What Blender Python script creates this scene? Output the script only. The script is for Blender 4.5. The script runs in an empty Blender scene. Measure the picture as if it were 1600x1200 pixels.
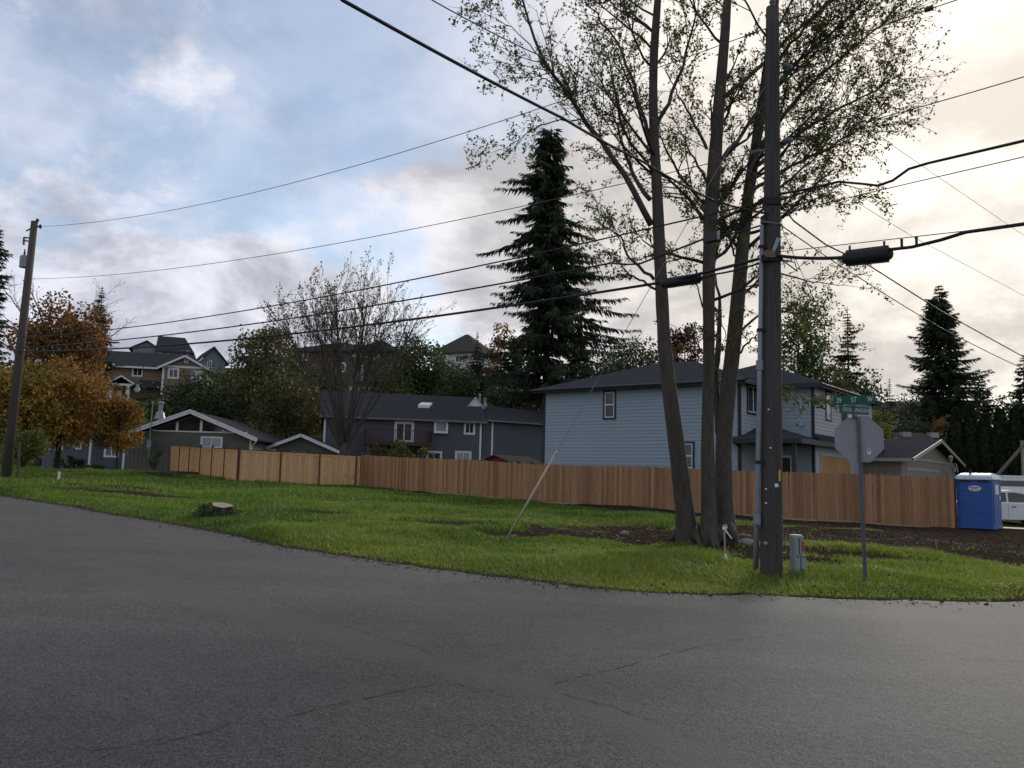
import bpy, math, random
import numpy as np
from mathutils import Vector, Matrix

# ------------------------------------------------------------------ camera
FPX = 1290.0                       # focal length in pixels of a 1600 px wide frame
PITCH = math.radians(6.2)
ROLL = math.radians(1.43)
EYE = 1.6
sc = bpy.context.scene
col = sc.collection
cam_d = bpy.data.cameras.new("camera")
cam = bpy.data.objects.new("camera", cam_d)
col.objects.link(cam)
cam_d.sensor_width = 36.0
cam_d.lens = 36.0 * FPX / 1600.0
cam_d.clip_start = 0.1
cam_d.clip_end = 6000.0
cam.matrix_world = (Matrix.Translation((0, 0, EYE)) @ Matrix.Rotation(math.radians(90) + PITCH, 4, 'X')
                    @ Matrix.Rotation(ROLL, 4, 'Z'))
sc.camera = cam

# ------------------------------------------------------------------ light
SUN_AZ = math.radians(30.0)        # to the right of straight ahead (+Y)
SUN_EL = math.radians(24.0)
SUN = Vector((math.sin(SUN_AZ) * math.cos(SUN_EL), math.cos(SUN_AZ) * math.cos(SUN_EL), math.sin(SUN_EL)))

world = bpy.data.worlds.new("World")
sc.world = world
world.use_nodes = True
wt = world.node_tree
wt.nodes.clear()


def wn(kind, **kw):
    n = wt.nodes.new(kind)
    for k, v in kw.items():
        setattr(n, k, v)
    return n


def wmath(op, a, b=None, c=None, clamp=False):
    n = wn('ShaderNodeMath', operation=op, use_clamp=clamp)
    for i, v in enumerate((a, b, c)):
        if v is None:
            continue
        if isinstance(v, (int, float)):
            n.inputs[i].default_value = v
        else:
            wt.links.new(v, n.inputs[i])
    return n.outputs[0]


def wmix(f, a, b, mode='MIX'):
    n = wn('ShaderNodeMix', data_type='RGBA', blend_type=mode)
    for s, v in ((n.inputs[0], f), (n.inputs[6], a), (n.inputs[7], b)):
        if isinstance(v, (int, float)):
            s.default_value = v
        elif isinstance(v, tuple):
            s.default_value = v
        else:
            wt.links.new(v, s)
    return n.outputs[2]


def wramp(fac, stops):
    n = wn('ShaderNodeMapRange', interpolation_type='SMOOTHSTEP')
    n.inputs[1].default_value, n.inputs[2].default_value = stops[0], stops[1]
    n.inputs[3].default_value, n.inputs[4].default_value = stops[2], stops[3]
    wt.links.new(fac, n.inputs[0])
    return n.outputs[0]


def wnoise(vec, scale, detail, rough, dist=0.0, w=0.0):
    n = wn('ShaderNodeTexNoise', noise_dimensions='4D')
    n.inputs['W'].default_value = w
    n.inputs['Scale'].default_value = scale
    n.inputs['Detail'].default_value = detail
    n.inputs['Roughness'].default_value = rough
    n.inputs['Distortion'].default_value = dist
    wt.links.new(vec, n.inputs['Vector'])
    return n.outputs['Fac']


tc = wn('ShaderNodeTexCoord')
sep = wn('ShaderNodeSeparateXYZ')
wt.links.new(tc.outputs['Generated'], sep.inputs[0])
dx_, dy_, dz_ = sep.outputs
zz = wmath('ADD', wmath('MAXIMUM', dz_, 0.0), 0.42)
comb = wn('ShaderNodeCombineXYZ')
wt.links.new(wmath('DIVIDE', dx_, zz), comb.inputs[0])
wt.links.new(wmath('DIVIDE', dy_, zz), comb.inputs[1])
plane = comb.outputs[0]                                   # cloud layer seen in perspective
dot = wn('ShaderNodeVectorMath', operation='DOT_PRODUCT')
wt.links.new(tc.outputs['Generated'], dot.inputs[0])
dot.inputs[1].default_value = SUN
cosang = wmath('MAXIMUM', dot.outputs['Value'], 0.0)
glow_wide = wmath('POWER', cosang, 7.0)
glow_mid = wmath('POWER', cosang, 30.0)

n_big = wnoise(plane, 1.25, 7.0, 0.55, 0.35, 4.8)
n_bill = wnoise(plane, 3.3, 10.0, 0.61, 0.25, 10.0)
n_thin = wnoise(plane, 4.0, 8.0, 0.60, 0.6, 1.4)
low = wramp(dz_, (0.12, 0.46, 0.20, 0.02))               # the cloud deck closes up towards the horizon
cover = wmath('ADD', wmath('ADD', n_big, low), wmath('MULTIPLY', wmath('SUBTRACT', n_bill, 0.5), 0.45))
mask = wramp(cover, (0.46, 0.59, 0.0, 1.0))
veil = wmath('MULTIPLY', wramp(n_thin, (0.30, 0.75, 0.25, 0.80)), 1.0)
mask = wmath('MAXIMUM', mask, wmath('MULTIPLY', veil, 0.85))
mask = wmath('MAXIMUM', mask, wmath('MULTIPLY', glow_wide, 1.4, clamp=True))
thick = wmath('ADD', wmath('MULTIPLY', n_bill, 0.8), wmath('MULTIPLY', n_big, 0.45))
# lit flank of each billow: compare the density with a sample shifted towards the sun
sh = wn('ShaderNodeVectorMath', operation='ADD')
wt.links.new(plane, sh.inputs[0])
sh.inputs[1].default_value = (0.045, 0.075, 0.0)
n_bill2 = wnoise(sh.outputs[0], 3.3, 10.0, 0.61, 0.25, 10.0)
flank = wmath('MULTIPLY', wmath('SUBTRACT', n_bill, n_bill2), 1.2)
thick = wmath('SUBTRACT', thick, flank)
shade = wramp(thick, (0.48, 0.76, 1.0, 0.0))
cloud = wmix(shade, (0.265, 0.28, 0.335, 1), (0.525, 0.535, 0.60, 1))
warm = wmix(1.0, cloud, (0.98, 0.90, 0.765, 1), 'MULTIPLY')
warm = wmix(wmath('MULTIPLY', glow_wide, 1.5, clamp=True), cloud, warm)
gl = wn('ShaderNodeMix', data_type='RGBA', blend_type='ADD')
gl.inputs[0].default_value = 1.0
wt.links.new(warm, gl.inputs[6])
gcol = wmix(1.0, (0.22, 0.19, 0.145, 1), (1, 1, 1, 1), 'MULTIPLY')
gsum = wmath('ADD', wmath('MULTIPLY', glow_wide, 0.75), wmath('MULTIPLY', glow_mid, 0.6))
gs = wn('ShaderNodeVectorMath', operation='SCALE')
wt.links.new(gcol, gs.inputs[0])
wt.links.new(gsum, gs.inputs['Scale'])
wt.links.new(gs.outputs[0], gl.inputs[7])
sky = wn('ShaderNodeTexSky', sky_type='NISHITA')
sky.sun_disc = False
sky.sun_elevation = SUN_EL
sky.sun_rotation = SUN_AZ
sky.air_density = 1.0
sky.dust_density = 0.6
sky.ozone_density = 1.2
bg_sky = wn('ShaderNodeBackground')
bg_sky.inputs['Strength'].default_value = 0.088
wt.links.new(sky.outputs[0], bg_sky.inputs['Color'])
bg_cl = wn('ShaderNodeBackground')
bg_cl.inputs['Strength'].default_value = 1.0
wt.links.new(gl.outputs[2], bg_cl.inputs['Color'])
mx = wn('ShaderNodeMixShader')
wt.links.new(mask, mx.inputs[0])
wt.links.new(bg_sky.outputs[0], mx.inputs[1])
wt.links.new(bg_cl.outputs[0], mx.inputs[2])
wo = wn('ShaderNodeOutputWorld')
wt.links.new(mx.outputs[0], wo.inputs[0])

sun_d = bpy.data.lights.new("sun", 'SUN')
sun_d.energy = 1.5
sun_d.angle = math.radians(22.0)
sun_d.color = (1.0, 0.93, 0.82)
sun = bpy.data.objects.new("sun", sun_d)
col.objects.link(sun)
sun.rotation_euler = (-SUN).to_track_quat('-Z', 'Y').to_euler()
sun.location = (30, 50, 60)

sc.view_settings.view_transform = 'Standard'
sc.view_settings.look = 'None'
sc.view_settings.exposure = 0.75
sc.view_settings.gamma = 1.0
sc.view_settings.use_curve_mapping = False
sc.render.engine = 'CYCLES'
sc.cycles.max_bounces = 6
sc.cycles.diffuse_bounces = 3
sc.cycles.glossy_bounces = 3
sc.cycles.transmission_bounces = 4
sc.cycles.transparent_max_bounces = 6
sc.cycles.use_denoising = True

# ------------------------------------------------------------------ geometry helpers
cP, sP = math.cos(PITCH), math.sin(PITCH)
cR, sR = math.cos(ROLL), math.sin(ROLL)


def ray(px, py):
    """direction through a pixel of the 1600x1200 photograph"""
    dx, dy = px - 800.0, py - 600.0
    a = (dx * cR + dy * sR) / FPX
    b = (-dx * sR + dy * cR) / FPX
    return np.array([a, cP + b * sP, sP - b * cP])


def P(px, py, Y):
    d = ray(px, py)
    return np.array([0, 0, EYE]) + d * (Y / d[1])


def hit(px, py, O, n):
    d = ray(px, py)
    c = np.array([0, 0, EYE])
    t = np.dot(np.asarray(O, float) - c, n) / np.dot(d, n)
    return c + d * t


def rnd(seed):
    return np.random.default_rng(seed)


class MB:
    """collects geometry and links it as ONE mesh object"""

    def __init__(self):
        self.v, self.f3, self.f4, self.t, self.n = [], [], [], [], 0

    def add(self, v, quads=None, tris=None, tint=None):
        v = np.asarray(v, float).reshape(-1, 3)
        if quads is not None and len(quads):
            self.f4.append(np.asarray(quads, np.int64).reshape(-1, 4) + self.n)
        if tris is not None and len(tris):
            self.f3.append(np.asarray(tris, np.int64).reshape(-1, 3) + self.n)
        if tint is None:
            tint = np.zeros(len(v))
        elif np.isscalar(tint):
            tint = np.full(len(v), float(tint))
        self.t.append(np.asarray(tint, float))
        self.v.append(v)
        self.n += len(v)
        return self

    def hexa(self, v8, tint=None):
        """8 corners: bottom 0-3, top 4-7"""
        return self.add(v8, [[3, 2, 1, 0], [4, 5, 6, 7], [0, 1, 5, 4], [1, 2, 6, 5], [2, 3, 7, 6], [3, 0, 4, 7]], tint=tint)

    def box(self, lo, hi, tint=None):
        x0, y0, z0 = lo
        x1, y1, z1 = hi
        return self.hexa([[x0, y0, z0], [x1, y0, z0], [x1, y1, z0], [x0, y1, z0],
                          [x0, y0, z1], [x1, y0, z1], [x1, y1, z1], [x0, y1, z1]], tint)

    def beam(self, a, b, w, h, up=(0, 0, 1)):
        """box along a-b with width w (sideways) and height h (along up)"""
        a, b = np.asarray(a, float), np.asarray(b, float)
        d = (b - a) / np.linalg.norm(b - a)
        s = np.cross(d, up)
        s /= np.linalg.norm(s)
        u = np.cross(s, d)
        s, u = s * w / 2, u * h / 2
        return self.hexa([a - s - u, a + s - u, b + s - u, b - s - u, a - s + u, a + s + u, b + s + u, b - s + u])

    def slab(self, a, b, c, d, th):
        """roof slab: four top corners in order, thickness straight down"""
        q = np.array([a, b, c, d], float)
        lo = q - np.array([0, 0, th])
        return self.hexa(np.vstack([lo, q]))

    def tube(self, pts, r, sides=6, caps=True, tint=None):
        pts = np.asarray(pts, float)
        n = len(pts)
        r = np.broadcast_to(np.asarray(r, float), (n,))
        tan = np.gradient(pts, axis=0)
        tan /= np.linalg.norm(tan, axis=1, keepdims=True) + 1e-9
        ref = np.array([0., 0, 1.]) if abs(tan[0][2]) < 0.9 else np.array([1., 0, 0])
        s = np.cross(tan, ref)
        s /= np.linalg.norm(s, axis=1, keepdims=True) + 1e-9
        u = np.cross(tan, s)
        ang = np.arange(sides) * 2 * math.pi / sides
        ring = (np.cos(ang)[None, :, None] * s[:, None, :] + np.sin(ang)[None, :, None] * u[:, None, :])
        v = pts[:, None, :] + ring * r[:, None, None]
        i = np.arange(n - 1)[:, None] * sides
        j = np.arange(sides)[None, :]
        k = (j + 1) % sides
        q = np.stack([i + j, i + sides + j, i + sides + k, i + k], -1).reshape(-1, 4)
        v = v.reshape(-1, 3)
        tr = []
        if caps:
            v = np.vstack([v, pts[0], pts[-1]])
            c0, c1 = n * sides, n * sides + 1
            e = (n - 1) * sides
            for a in range(sides):
                b = (a + 1) % sides
                tr.append([c0, a, b])
                tr.append([c1, e + b, e + a])
        return self.add(v, q, tr, tint)

    def lathe(self, c, prof, sides=16, axis='z'):
        """profile of (radius, height)"""
        ang = np.arange(sides) * 2 * math.pi / sides
        n = len(prof)
        v = []
        for r, h in prof:
            v.append(np.stack([np.cos(ang) * r, np.sin(ang) * r, np.full(sides, h)], -1))
        v = np.concatenate(v)
        if axis == 'y':
            v = v[:, [0, 2, 1]]
        if axis == 'x':
            v = v[:, [2, 0, 1]]
        i = np.arange(n - 1)[:, None] * sides
        j = np.arange(sides)[None, :]
        k = (j + 1) % sides
        q = np.stack([i + j, i + k, i + sides + k, i + sides + j], -1).reshape(-1, 4)
        return self.add(v + np.asarray(c, float), q)

    def prism(self, poly, y0, y1):
        """polygon in local x,z pushed from y0 to y1 (fan triangulated, convex)"""
        poly = np.asarray(poly, float)
        n = len(poly)
        a = np.stack([poly[:, 0], np.full(n, y0), poly[:, 1]], -1)
        b = np.stack([poly[:, 0], np.full(n, y1), poly[:, 1]], -1)
        q = [[i, (i + 1) % n, n + (i + 1) % n, n + i] for i in range(n)]
        t = [[0, i + 1, i] for i in range(1, n - 1)] + [[n, n + i, n + i + 1] for i in range(1, n - 1)]
        return self.add(np.vstack([a, b]), q, t)

    def mesh(self, name, mat, smooth=False):
        me = bpy.data.meshes.new(name)
        v = np.concatenate(self.v) if self.v else np.zeros((0, 3))
        f3 = np.concatenate(self.f3) if self.f3 else np.zeros((0, 3), np.int64)
        f4 = np.concatenate(self.f4) if self.f4 else np.zeros((0, 4), np.int64)
        me.vertices.add(len(v))
        me.vertices.foreach_set('co', v.astype(np.float32).ravel())
        loops = np.concatenate([f3.ravel(), f4.ravel()])
        me.loops.add(len(loops))
        me.loops.foreach_set('vertex_index', loops.astype(np.int32))
        me.polygons.add(len(f3) + len(f4))
        st = np.concatenate([np.arange(len(f3)) * 3, len(f3) * 3 + np.arange(len(f4)) * 4])
        me.polygons.foreach_set('loop_start', st.astype(np.int32))
        me.polygons.foreach_set('use_smooth', np.full(len(st), bool(smooth)))
        at = me.attributes.new('tint', 'FLOAT', 'POINT')
        at.data.foreach_set('value', np.concatenate(self.t).astype(np.float32))
        me.update(calc_edges=True)
        if mat is not None:
            me.materials.append(mat)
        return me

    def build(self, name, mat, parent=None, smooth=False, **kw):
        return link(name, self.mesh(name, mat, smooth), parent, **kw)


def link(name, me, parent=None, label=None, cat=None, group=None, kind=None, loc=None, rotz=0.0):
    o = bpy.data.objects.new(name, me)
    col.objects.link(o)
    if parent is not None:
        o.parent = parent
    if loc is not None:
        o.location = loc
        o.rotation_euler = (0, 0, rotz)
    for k, val in (('label', label), ('category', cat), ('group', group), ('kind', kind)):
        if val:
            o[k] = val
    return o


def thing(name, label, cat, loc=(0, 0, 0), rotz=0.0, group=None):
    return link(name, None, None, label, cat, group, None, loc, rotz)


# ------------------------------------------------------------------ materials
MATS = {}


def nmat(name):
    m = bpy.data.materials.new(name)
    m.use_nodes = True
    nt = m.node_tree
    bs = nt.nodes['Principled BSDF']
    return m, nt, bs


def pm(name, c1, c2=None, scale=6.0, rough=0.7, bump=0.0, bscale=None, metal=0.0, objrand=0.0, stretch=(1, 1, 1),
       detail=6.0, spec=0.3, c3=None, spots=0.0):
    """painted / natural surface: two tones mixed by noise, optional per-object variation and relief"""
    if name in MATS:
        return MATS[name]
    m, nt, bs = nmat(name)
    c2 = c2 or tuple(x * 0.8 for x in c1)
    L = nt.links.new
    t = nt.nodes.new('ShaderNodeTexCoord')
    mp = nt.nodes.new('ShaderNodeMapping')
    mp.inputs['Scale'].default_value = stretch
    L(t.outputs['Object'], mp.inputs[0])
    oi = nt.nodes.new('ShaderNodeObjectInfo')
    ad = nt.nodes.new('ShaderNodeVectorMath')
    ad.operation = 'ADD'
    sv = nt.nodes.new('ShaderNodeVectorMath')
    sv.operation = 'SCALE'
    sv.inputs[0].default_value = (37.0, 17.0, 53.0)
    L(oi.outputs['Random'], sv.inputs['Scale'])
    L(mp.outputs[0], ad.inputs[0])
    L(sv.outputs[0], ad.inputs[1])
    nz = nt.nodes.new('ShaderNodeTexNoise')
    nz.inputs['Scale'].default_value = scale
    nz.inputs['Detail'].default_value = detail
    nz.inputs['Roughness'].default_value = 0.6
    L(ad.outputs[0], nz.inputs['Vector'])
    mr = nt.nodes.new('ShaderNodeMapRange')
    mr.inputs[1].default_value, mr.inputs[2].default_value = 0.3, 0.7
    L(nz.outputs['Fac'], mr.inputs[0])
    mix = nt.nodes.new('ShaderNodeMix')
    mix.data_type = 'RGBA'
    mix.inputs[6].default_value = (*c1, 1)
    mix.inputs[7].default_value = (*c2, 1)
    L(mr.outputs[0], mix.inputs[0])
    out = mix.outputs[2]
    if c3 is not None:
        vz = nt.nodes.new('ShaderNodeTexNoise')
        vz.inputs['Scale'].default_value = scale * 2.3
        vz.inputs['Detail'].default_value = 3.0
        L(ad.outputs[0], vz.inputs['Vector'])
        r2 = nt.nodes.new('ShaderNodeMapRange')
        r2.inputs[1].default_value, r2.inputs[2].default_value = 0.62 - spots, 0.70 - spots
        L(vz.outputs['Fac'], r2.inputs[0])
        m2 = nt.nodes.new('ShaderNodeMix')
        m2.data_type = 'RGBA'
        L(r2.outputs[0], m2.inputs[0])
        L(out, m2.inputs[6])
        m2.inputs[7].default_value = (*c3, 1)
        out = m2.outputs[2]
    if objrand > 0:
        hs = nt.nodes.new('ShaderNodeHueSaturation')
        r3 = nt.nodes.new('ShaderNodeMapRange')
        r3.inputs[3].default_value, r3.inputs[4].default_value = 1.0 - objrand, 1.0 + objrand
        L(oi.outputs['Random'], r3.inputs[0])
        L(r3.outputs[0], hs.inputs['Value'])
        wv = nt.nodes.new('ShaderNodeMath')
        wv.operation = 'MULTIPLY'
        wv.inputs[1].default_value = 7.31
        L(oi.outputs['Random'], wv.inputs[0])
        fr = nt.nodes.new('ShaderNodeMath')
        fr.operation = 'FRACT'
        L(wv.outputs[0], fr.inputs[0])
        r4 = nt.nodes.new('ShaderNodeMapRange')
        r4.inputs[3].default_value, r4.inputs[4].default_value = 0.5 - objrand * 0.02, 0.5 + objrand * 0.02
        L(fr.outputs[0], r4.inputs[0])
        L(r4.outputs[0], hs.inputs['Hue'])
        L(out, hs.inputs['Color'])
        out = hs.outputs[0]
    L(out, bs.inputs['Base Color'])
    bs.inputs['Roughness'].default_value = rough
    bs.inputs['Metallic'].default_value = metal
    bs.inputs['Specular IOR Level'].default_value = spec
    if bump > 0:
        nb = nt.nodes.new('ShaderNodeTexNoise')
        nb.inputs['Scale'].default_value = bscale or scale * 4
        nb.inputs['Detail'].default_value = 5.0
        L(ad.outputs[0], nb.inputs['Vector'])
        bp = nt.nodes.new('ShaderNodeBump')
        bp.inputs['Strength'].default_value = min(1.0, bump)
        bp.inputs['Distance'].default_value = 0.02
        L(nb.outputs['Fac'], bp.inputs['Height'])
        L(bp.outputs[0], bs.inputs['Normal'])
    MATS[name] = m
    return m


def leafmat(name, cols, trans=0.25, rough=0.6):
    """leaf colour picked per leaf from the 'tint' attribute"""
    if name in MATS:
        return MATS[name]
    m, nt, bs = nmat(name)
    L = nt.links.new
    at = nt.nodes.new('ShaderNodeAttribute')
    at.attribute_name = 'tint'
    rp = nt.nodes.new('ShaderNodeValToRGB')
    el = rp.color_ramp.elements
    el[0].color = (*cols[0], 1)
    el[1].color = (*cols[-1], 1)
    for i, c in enumerate(cols[1:-1]):
        e = el.new((i + 1) / (len(cols) - 1))
        e.color = (*c, 1)
    L(at.outputs['Fac'], rp.inputs[0])
    L(rp.outputs[0], bs.inputs['Base Color'])
    bs.inputs['Roughness'].default_value = rough
    bs.inputs['Specular IOR Level'].default_value = 0.25
    tr = nt.nodes.new('ShaderNodeBsdfTranslucent')
    L(rp.outputs[0], tr.inputs[0])
    mxs = nt.nodes.new('ShaderNodeMixShader')
    mxs.inputs[0].default_value = trans
    L(bs.outputs[0], mxs.inputs[1])
    L(tr.outputs[0], mxs.inputs[2])
    L(mxs.outputs[0], nt.nodes['Material Output'].inputs[0])
    MATS[name] = m
    return m


def flat(name, c, rough=0.5, metal=0.0, spec=0.4):
    return pm(name, c, tuple(x * 0.88 for x in c), 9.0, rough, 0.0, metal=metal, spec=spec)


M_WHITE = pm('white_paint', (0.74, 0.75, 0.77), (0.62, 0.63, 0.65), 5.0, 0.55)
M_GLASS = pm('window_glass', (0.016, 0.02, 0.024), (0.03, 0.034, 0.038), 1.3, 0.06, spec=0.6)
M_GLASS_PALE = pm('curtained_glass', (0.34, 0.39, 0.43), (0.26, 0.30, 0.34), 1.5, 0.12, spec=0.5)
M_BLACKTRIM = pm('dark_trim', (0.026, 0.03, 0.042), (0.02, 0.022, 0.03), 5.0, 0.5)
M_GALV = pm('galvanised_steel', (0.30, 0.32, 0.34), (0.22, 0.24, 0.26), 14.0, 0.45, metal=0.6)
M_BLACK = pm('black_rubber', (0.018, 0.018, 0.02), (0.012, 0.012, 0.013), 9.0, 0.6)
M_DARKMETAL = pm('dark_metal', (0.05, 0.052, 0.055), (0.035, 0.036, 0.04), 9.0, 0.5, metal=0.3)
M_SHINGLE = pm('asphalt_shingle', (0.058, 0.060, 0.066), (0.042, 0.043, 0.048), 3.0, 1.0, 0.35, 40.0, spec=0.0)
M_SHINGLE_BR = pm('brown_shingle', (0.085, 0.078, 0.07), (0.06, 0.055, 0.05), 3.0, 1.0, 0.35, 40.0, spec=0.0)

# ------------------------------------------------------------------ terrain
def vnoise(x, y, cell, seed):
    g = rnd(seed).random((64, 64))
    u, v = np.asarray(x, float) / cell, np.asarray(y, float) / cell
    i, j = np.floor(u).astype(int), np.floor(v).astype(int)
    a, b = u - i, v - j
    a, b = a * a * (3 - 2 * a), b * b * (3 - 2 * b)
    i0, j0, i1, j1 = i % 64, j % 64, (i + 1) % 64, (j + 1) % 64
    return (g[i0, j0] * (1 - a) * (1 - b) + g[i1, j0] * a * (1 - b) + g[i0, j1] * (1 - a) * b + g[i1, j1] * a * b)


def fbm(x, y, cell, seed, oct=3):
    s, amp, tot = 0.0, 1.0, 0.0
    for k in range(oct):
        s = s + amp * vnoise(x, y, cell / 2 ** k, seed + k)
        tot += amp
        amp *= 0.5
    return s / tot


FA = P(562, 759, 50.2)             # where the pale fence meets the long one
FB = P(1493, 826, 30.3)            # far right end of the long fence
FC = P(371, 754, 45.4)             # outer corner of the pale fence
FD = P(265, 737, 57.0)             # its end beside the green house
ctrl = [P(1352, 913, 14.0), P(1205, 900, 14.6), P(1090, 850, 17.8), FB, P(1220, 809, 34.2), P(1000, 791, 39.3),
        P(750, 776, 45.2), FA, FC, FD, P(10, 745, 34.0),
        P(300, 737, 61), P(120, 740, 62), P(230, 628, 118), P(330, 592, 142), P(240, 575, 155), P(120, 640, 112),
        P(530, 620, 138), P(715, 578, 165), P(650, 743, 72), P(800, 745, 74), P(430, 720, 80),
        P(1300, 760, 52), P(1450, 765, 45), P(1580, 818, 36.5), P(1600, 806, 42), P(1560, 770, 60), P(850, 690, 92), P(1050, 705, 90),
        P(1400, 690, 130), P(1560, 720, 120)]
ctrl = [tuple(c) for c in ctrl]
ctrl += [(0, 0, 0), (-6, 6, 0.02), (6, 6, -0.03), (0, 10, -0.03), (-14, 12, 0.18), (16, 8, -0.12), (-16, -10, 0.2),
         (16, -10, -0.1), (0, -30, 0), (30, 16, -0.1), (45, 30, 0.1), (60, 60, 0.6), (-35, 28, 1.2), (-45, 45, 2.2),
         (-70, 60, 3.5), (-60, 10, 1.6), (70, 0, -0.4), (-80, 110, 8), (-120, 160, 18), (-30, 200, 23), (-120, 260, 26),
         (40, 220, 13), (120, 160, 5), (150, 260, 9), (-160, 40, 5), (160, 40, 0), (0, -150, 0), (0, 330, 25)]
CT = np.array(ctrl)


def _k(r2):
    return np.where(r2 > 0, 0.5 * r2 * np.log(np.maximum(r2, 1e-12)), 0.0)


_n = len(CT)
_d2 = ((CT[:, None, :2] - CT[None, :, :2]) ** 2).sum(-1)
_A = np.zeros((_n + 3, _n + 3))
_A[:_n, :_n] = _k(_d2) + np.eye(_n) * 2.0
_A[:_n, _n] = 1
_A[:_n, _n + 1:] = CT[:, :2]
_A[_n:, :_n] = _A[:_n, _n:].T
_W = np.linalg.solve(_A, np.concatenate([CT[:, 2], np.zeros(3)]))


def h0(x, y):
    x, y = np.atleast_1d(np.asarray(x, float)), np.atleast_1d(np.asarray(y, float))
    r = np.hypot(x, y)
    s = np.minimum(1.0, 320.0 / np.maximum(r, 1e-6))
    x, y = x * s, y * s
    out = np.full(x.shape, _W[_n]) + _W[_n + 1] * x + _W[_n + 2] * y
    for i in range(_n):
        out = out + _W[i] * _k((x - CT[i, 0]) ** 2 + (y - CT[i, 1]) ** 2)
    return out


def G0(px, py, fn=None):
    """where the ray of a pixel meets the ground"""
    fn = fn or h0
    d = ray(px, py)
    Y = np.linspace(3, 220, 6000)
    X, Z = d[0] / d[1] * Y, EYE + d[2] / d[1] * Y
    k = np.argmax(Z < fn(X, Y))
    return np.array([X[k], Y[k], fn(X[k], Y[k])[0]])


edge_px = [(-160, 750), (0, 773), (100, 788), (200, 805), (300, 824), (400, 845), (500, 862), (600, 878), (700, 892), (800, 905),
           (900, 915), (1000, 923), (1100, 928), (1200, 931), (1300, 934), (1400, 936), (1500, 937), (1600, 935), (1700, 932)]
E = np.array([G0(*p)[:2] for p in edge_px])
E = E[np.argsort(E[:, 0])]
sl = (E[1, 1] - E[0, 1]) / (E[1, 0] - E[0, 0])
E = np.vstack([[E[0, 0] - 60, E[0, 1] - sl * 60 * 0.9], E, [[E[-1, 0] + 6, E[-1, 1] + 1.0], [E[-1, 0] + 60, E[-1, 1] + 22.0]]])


def yedge(x):
    x = np.asarray(x, float)
    return np.interp(x, E[:, 0], E[:, 1]) + (vnoise(x, x * 0, 1.9, 5) - 0.5) * 0.34 + (vnoise(x, x * 0, 0.5, 6) - 0.5) * 0.16 + (vnoise(x, x * 0, 0.16, 7) - 0.5) * 0.08


def beyond(x, y):
    """metres behind the far road edge"""
    return np.asarray(y, float) - yedge(x)


def h(x, y):
    x, y = np.atleast_1d(np.asarray(x, float)), np.atleast_1d(np.asarray(y, float))
    b = np.clip(beyond(x, y) / 1.2, 0, 1) * np.clip((75 - y) / 10, 0, 1)
    return h0(x, y) + b * ((fbm(x, y, 2.6, 11) - 0.5) * 0.26 + (fbm(x, y, 0.7, 21, 2) - 0.5) * 0.06)


def G(px, py):
    return G0(px, py, h)


def zat(x, y):
    return float(h(x, y)[0])


def seg_dist(x, y, a, b):
    ax, ay, bx, by = a[0], a[1], b[0], b[1]
    L2 = (bx - ax) ** 2 + (by - ay) ** 2
    t = np.clip(((x - ax) * (bx - ax) + (y - ay) * (by - ay)) / L2, 0, 1)
    return np.hypot(x - ax - t * (bx - ax), y - ay - t * (by - ay)), t


SOIL = [(G(px, py), rx, ry) for px, py, rx, ry in (
    (1560, 850, 7.0, 3.6), (1400, 842, 4.6, 4.2), (1250, 838, 4.2, 4.8), (1100, 835, 3.4, 3.2), (1310, 868, 2.2, 0.9),
    (1230, 872, 1.8, 0.9), (1000, 826, 3.0, 2.0), (880, 832, 2.2, 1.1), (970, 840, 1.6, 0.8), (690, 818, 3.2, 1.2),
    (800, 836, 1.3, 0.9), (980, 872, 0.8, 0.35), (170, 760, 3.2, 1.6), (210, 772, 3.6, 1.4), (90, 765, 1.6, 0.7),
    (340, 805, 1.3, 0.7), (480, 800, 2.5, 0.7), (270, 776, 2.0, 1.0), (1150, 862, 1.6, 0.7), (1440, 862, 4.0, 1.6))]


def soil(x, y):
    x, y = np.asarray(x, float), np.asarray(y, float)
    n = fbm(x, y, 1.5, 31) - 0.5
    d, t = seg_dist(x, y, FA, FB)
    wd = 1.3 + 6.6 * np.clip((t - 0.5) / 0.35, 0, 1)
    s = np.clip((wd - d) / 1.0 + n * 2.2 + 0.3, 0, 1)
    s = np.where(t <= 0, s * 0.5, s)
    for c, rx, ry in SOIL:
        q = np.sqrt(((x - c[0]) / rx) ** 2 + ((y - c[1]) / ry) ** 2)
        s = np.maximum(s, np.clip((1.0 - q) * 2.2 + n * 3.0, 0, 1))
    b = beyond(x, y)
    s = np.maximum(s, np.clip(1.0 - (b - 0.05) / (0.16 + 0.5 * np.clip(fbm(x, y, 0.9, 77) - 0.45, 0, 1)), 0, 1))
    # ground behind the fences is out of the lawn
    return s


def gridmesh(xs, ys, zfun, tfun, name, mat, **kw):
    X, Y = np.meshgrid(xs, ys)
    v = np.stack([X.ravel(), Y.ravel(), zfun(X.ravel(), Y.ravel())], -1)
    nx, ny = len(xs), len(ys)
    i = (np.arange(ny - 1)[:, None] * nx + np.arange(nx - 1)[None, :])
    q = np.stack([i, i + 1, i + nx + 1, i + nx], -1).reshape(-1, 4)
    mb = MB().add(v, q, tint=tfun(X.ravel(), Y.ravel()))
    return mb.build(name, mat, smooth=True, **kw)


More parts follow.
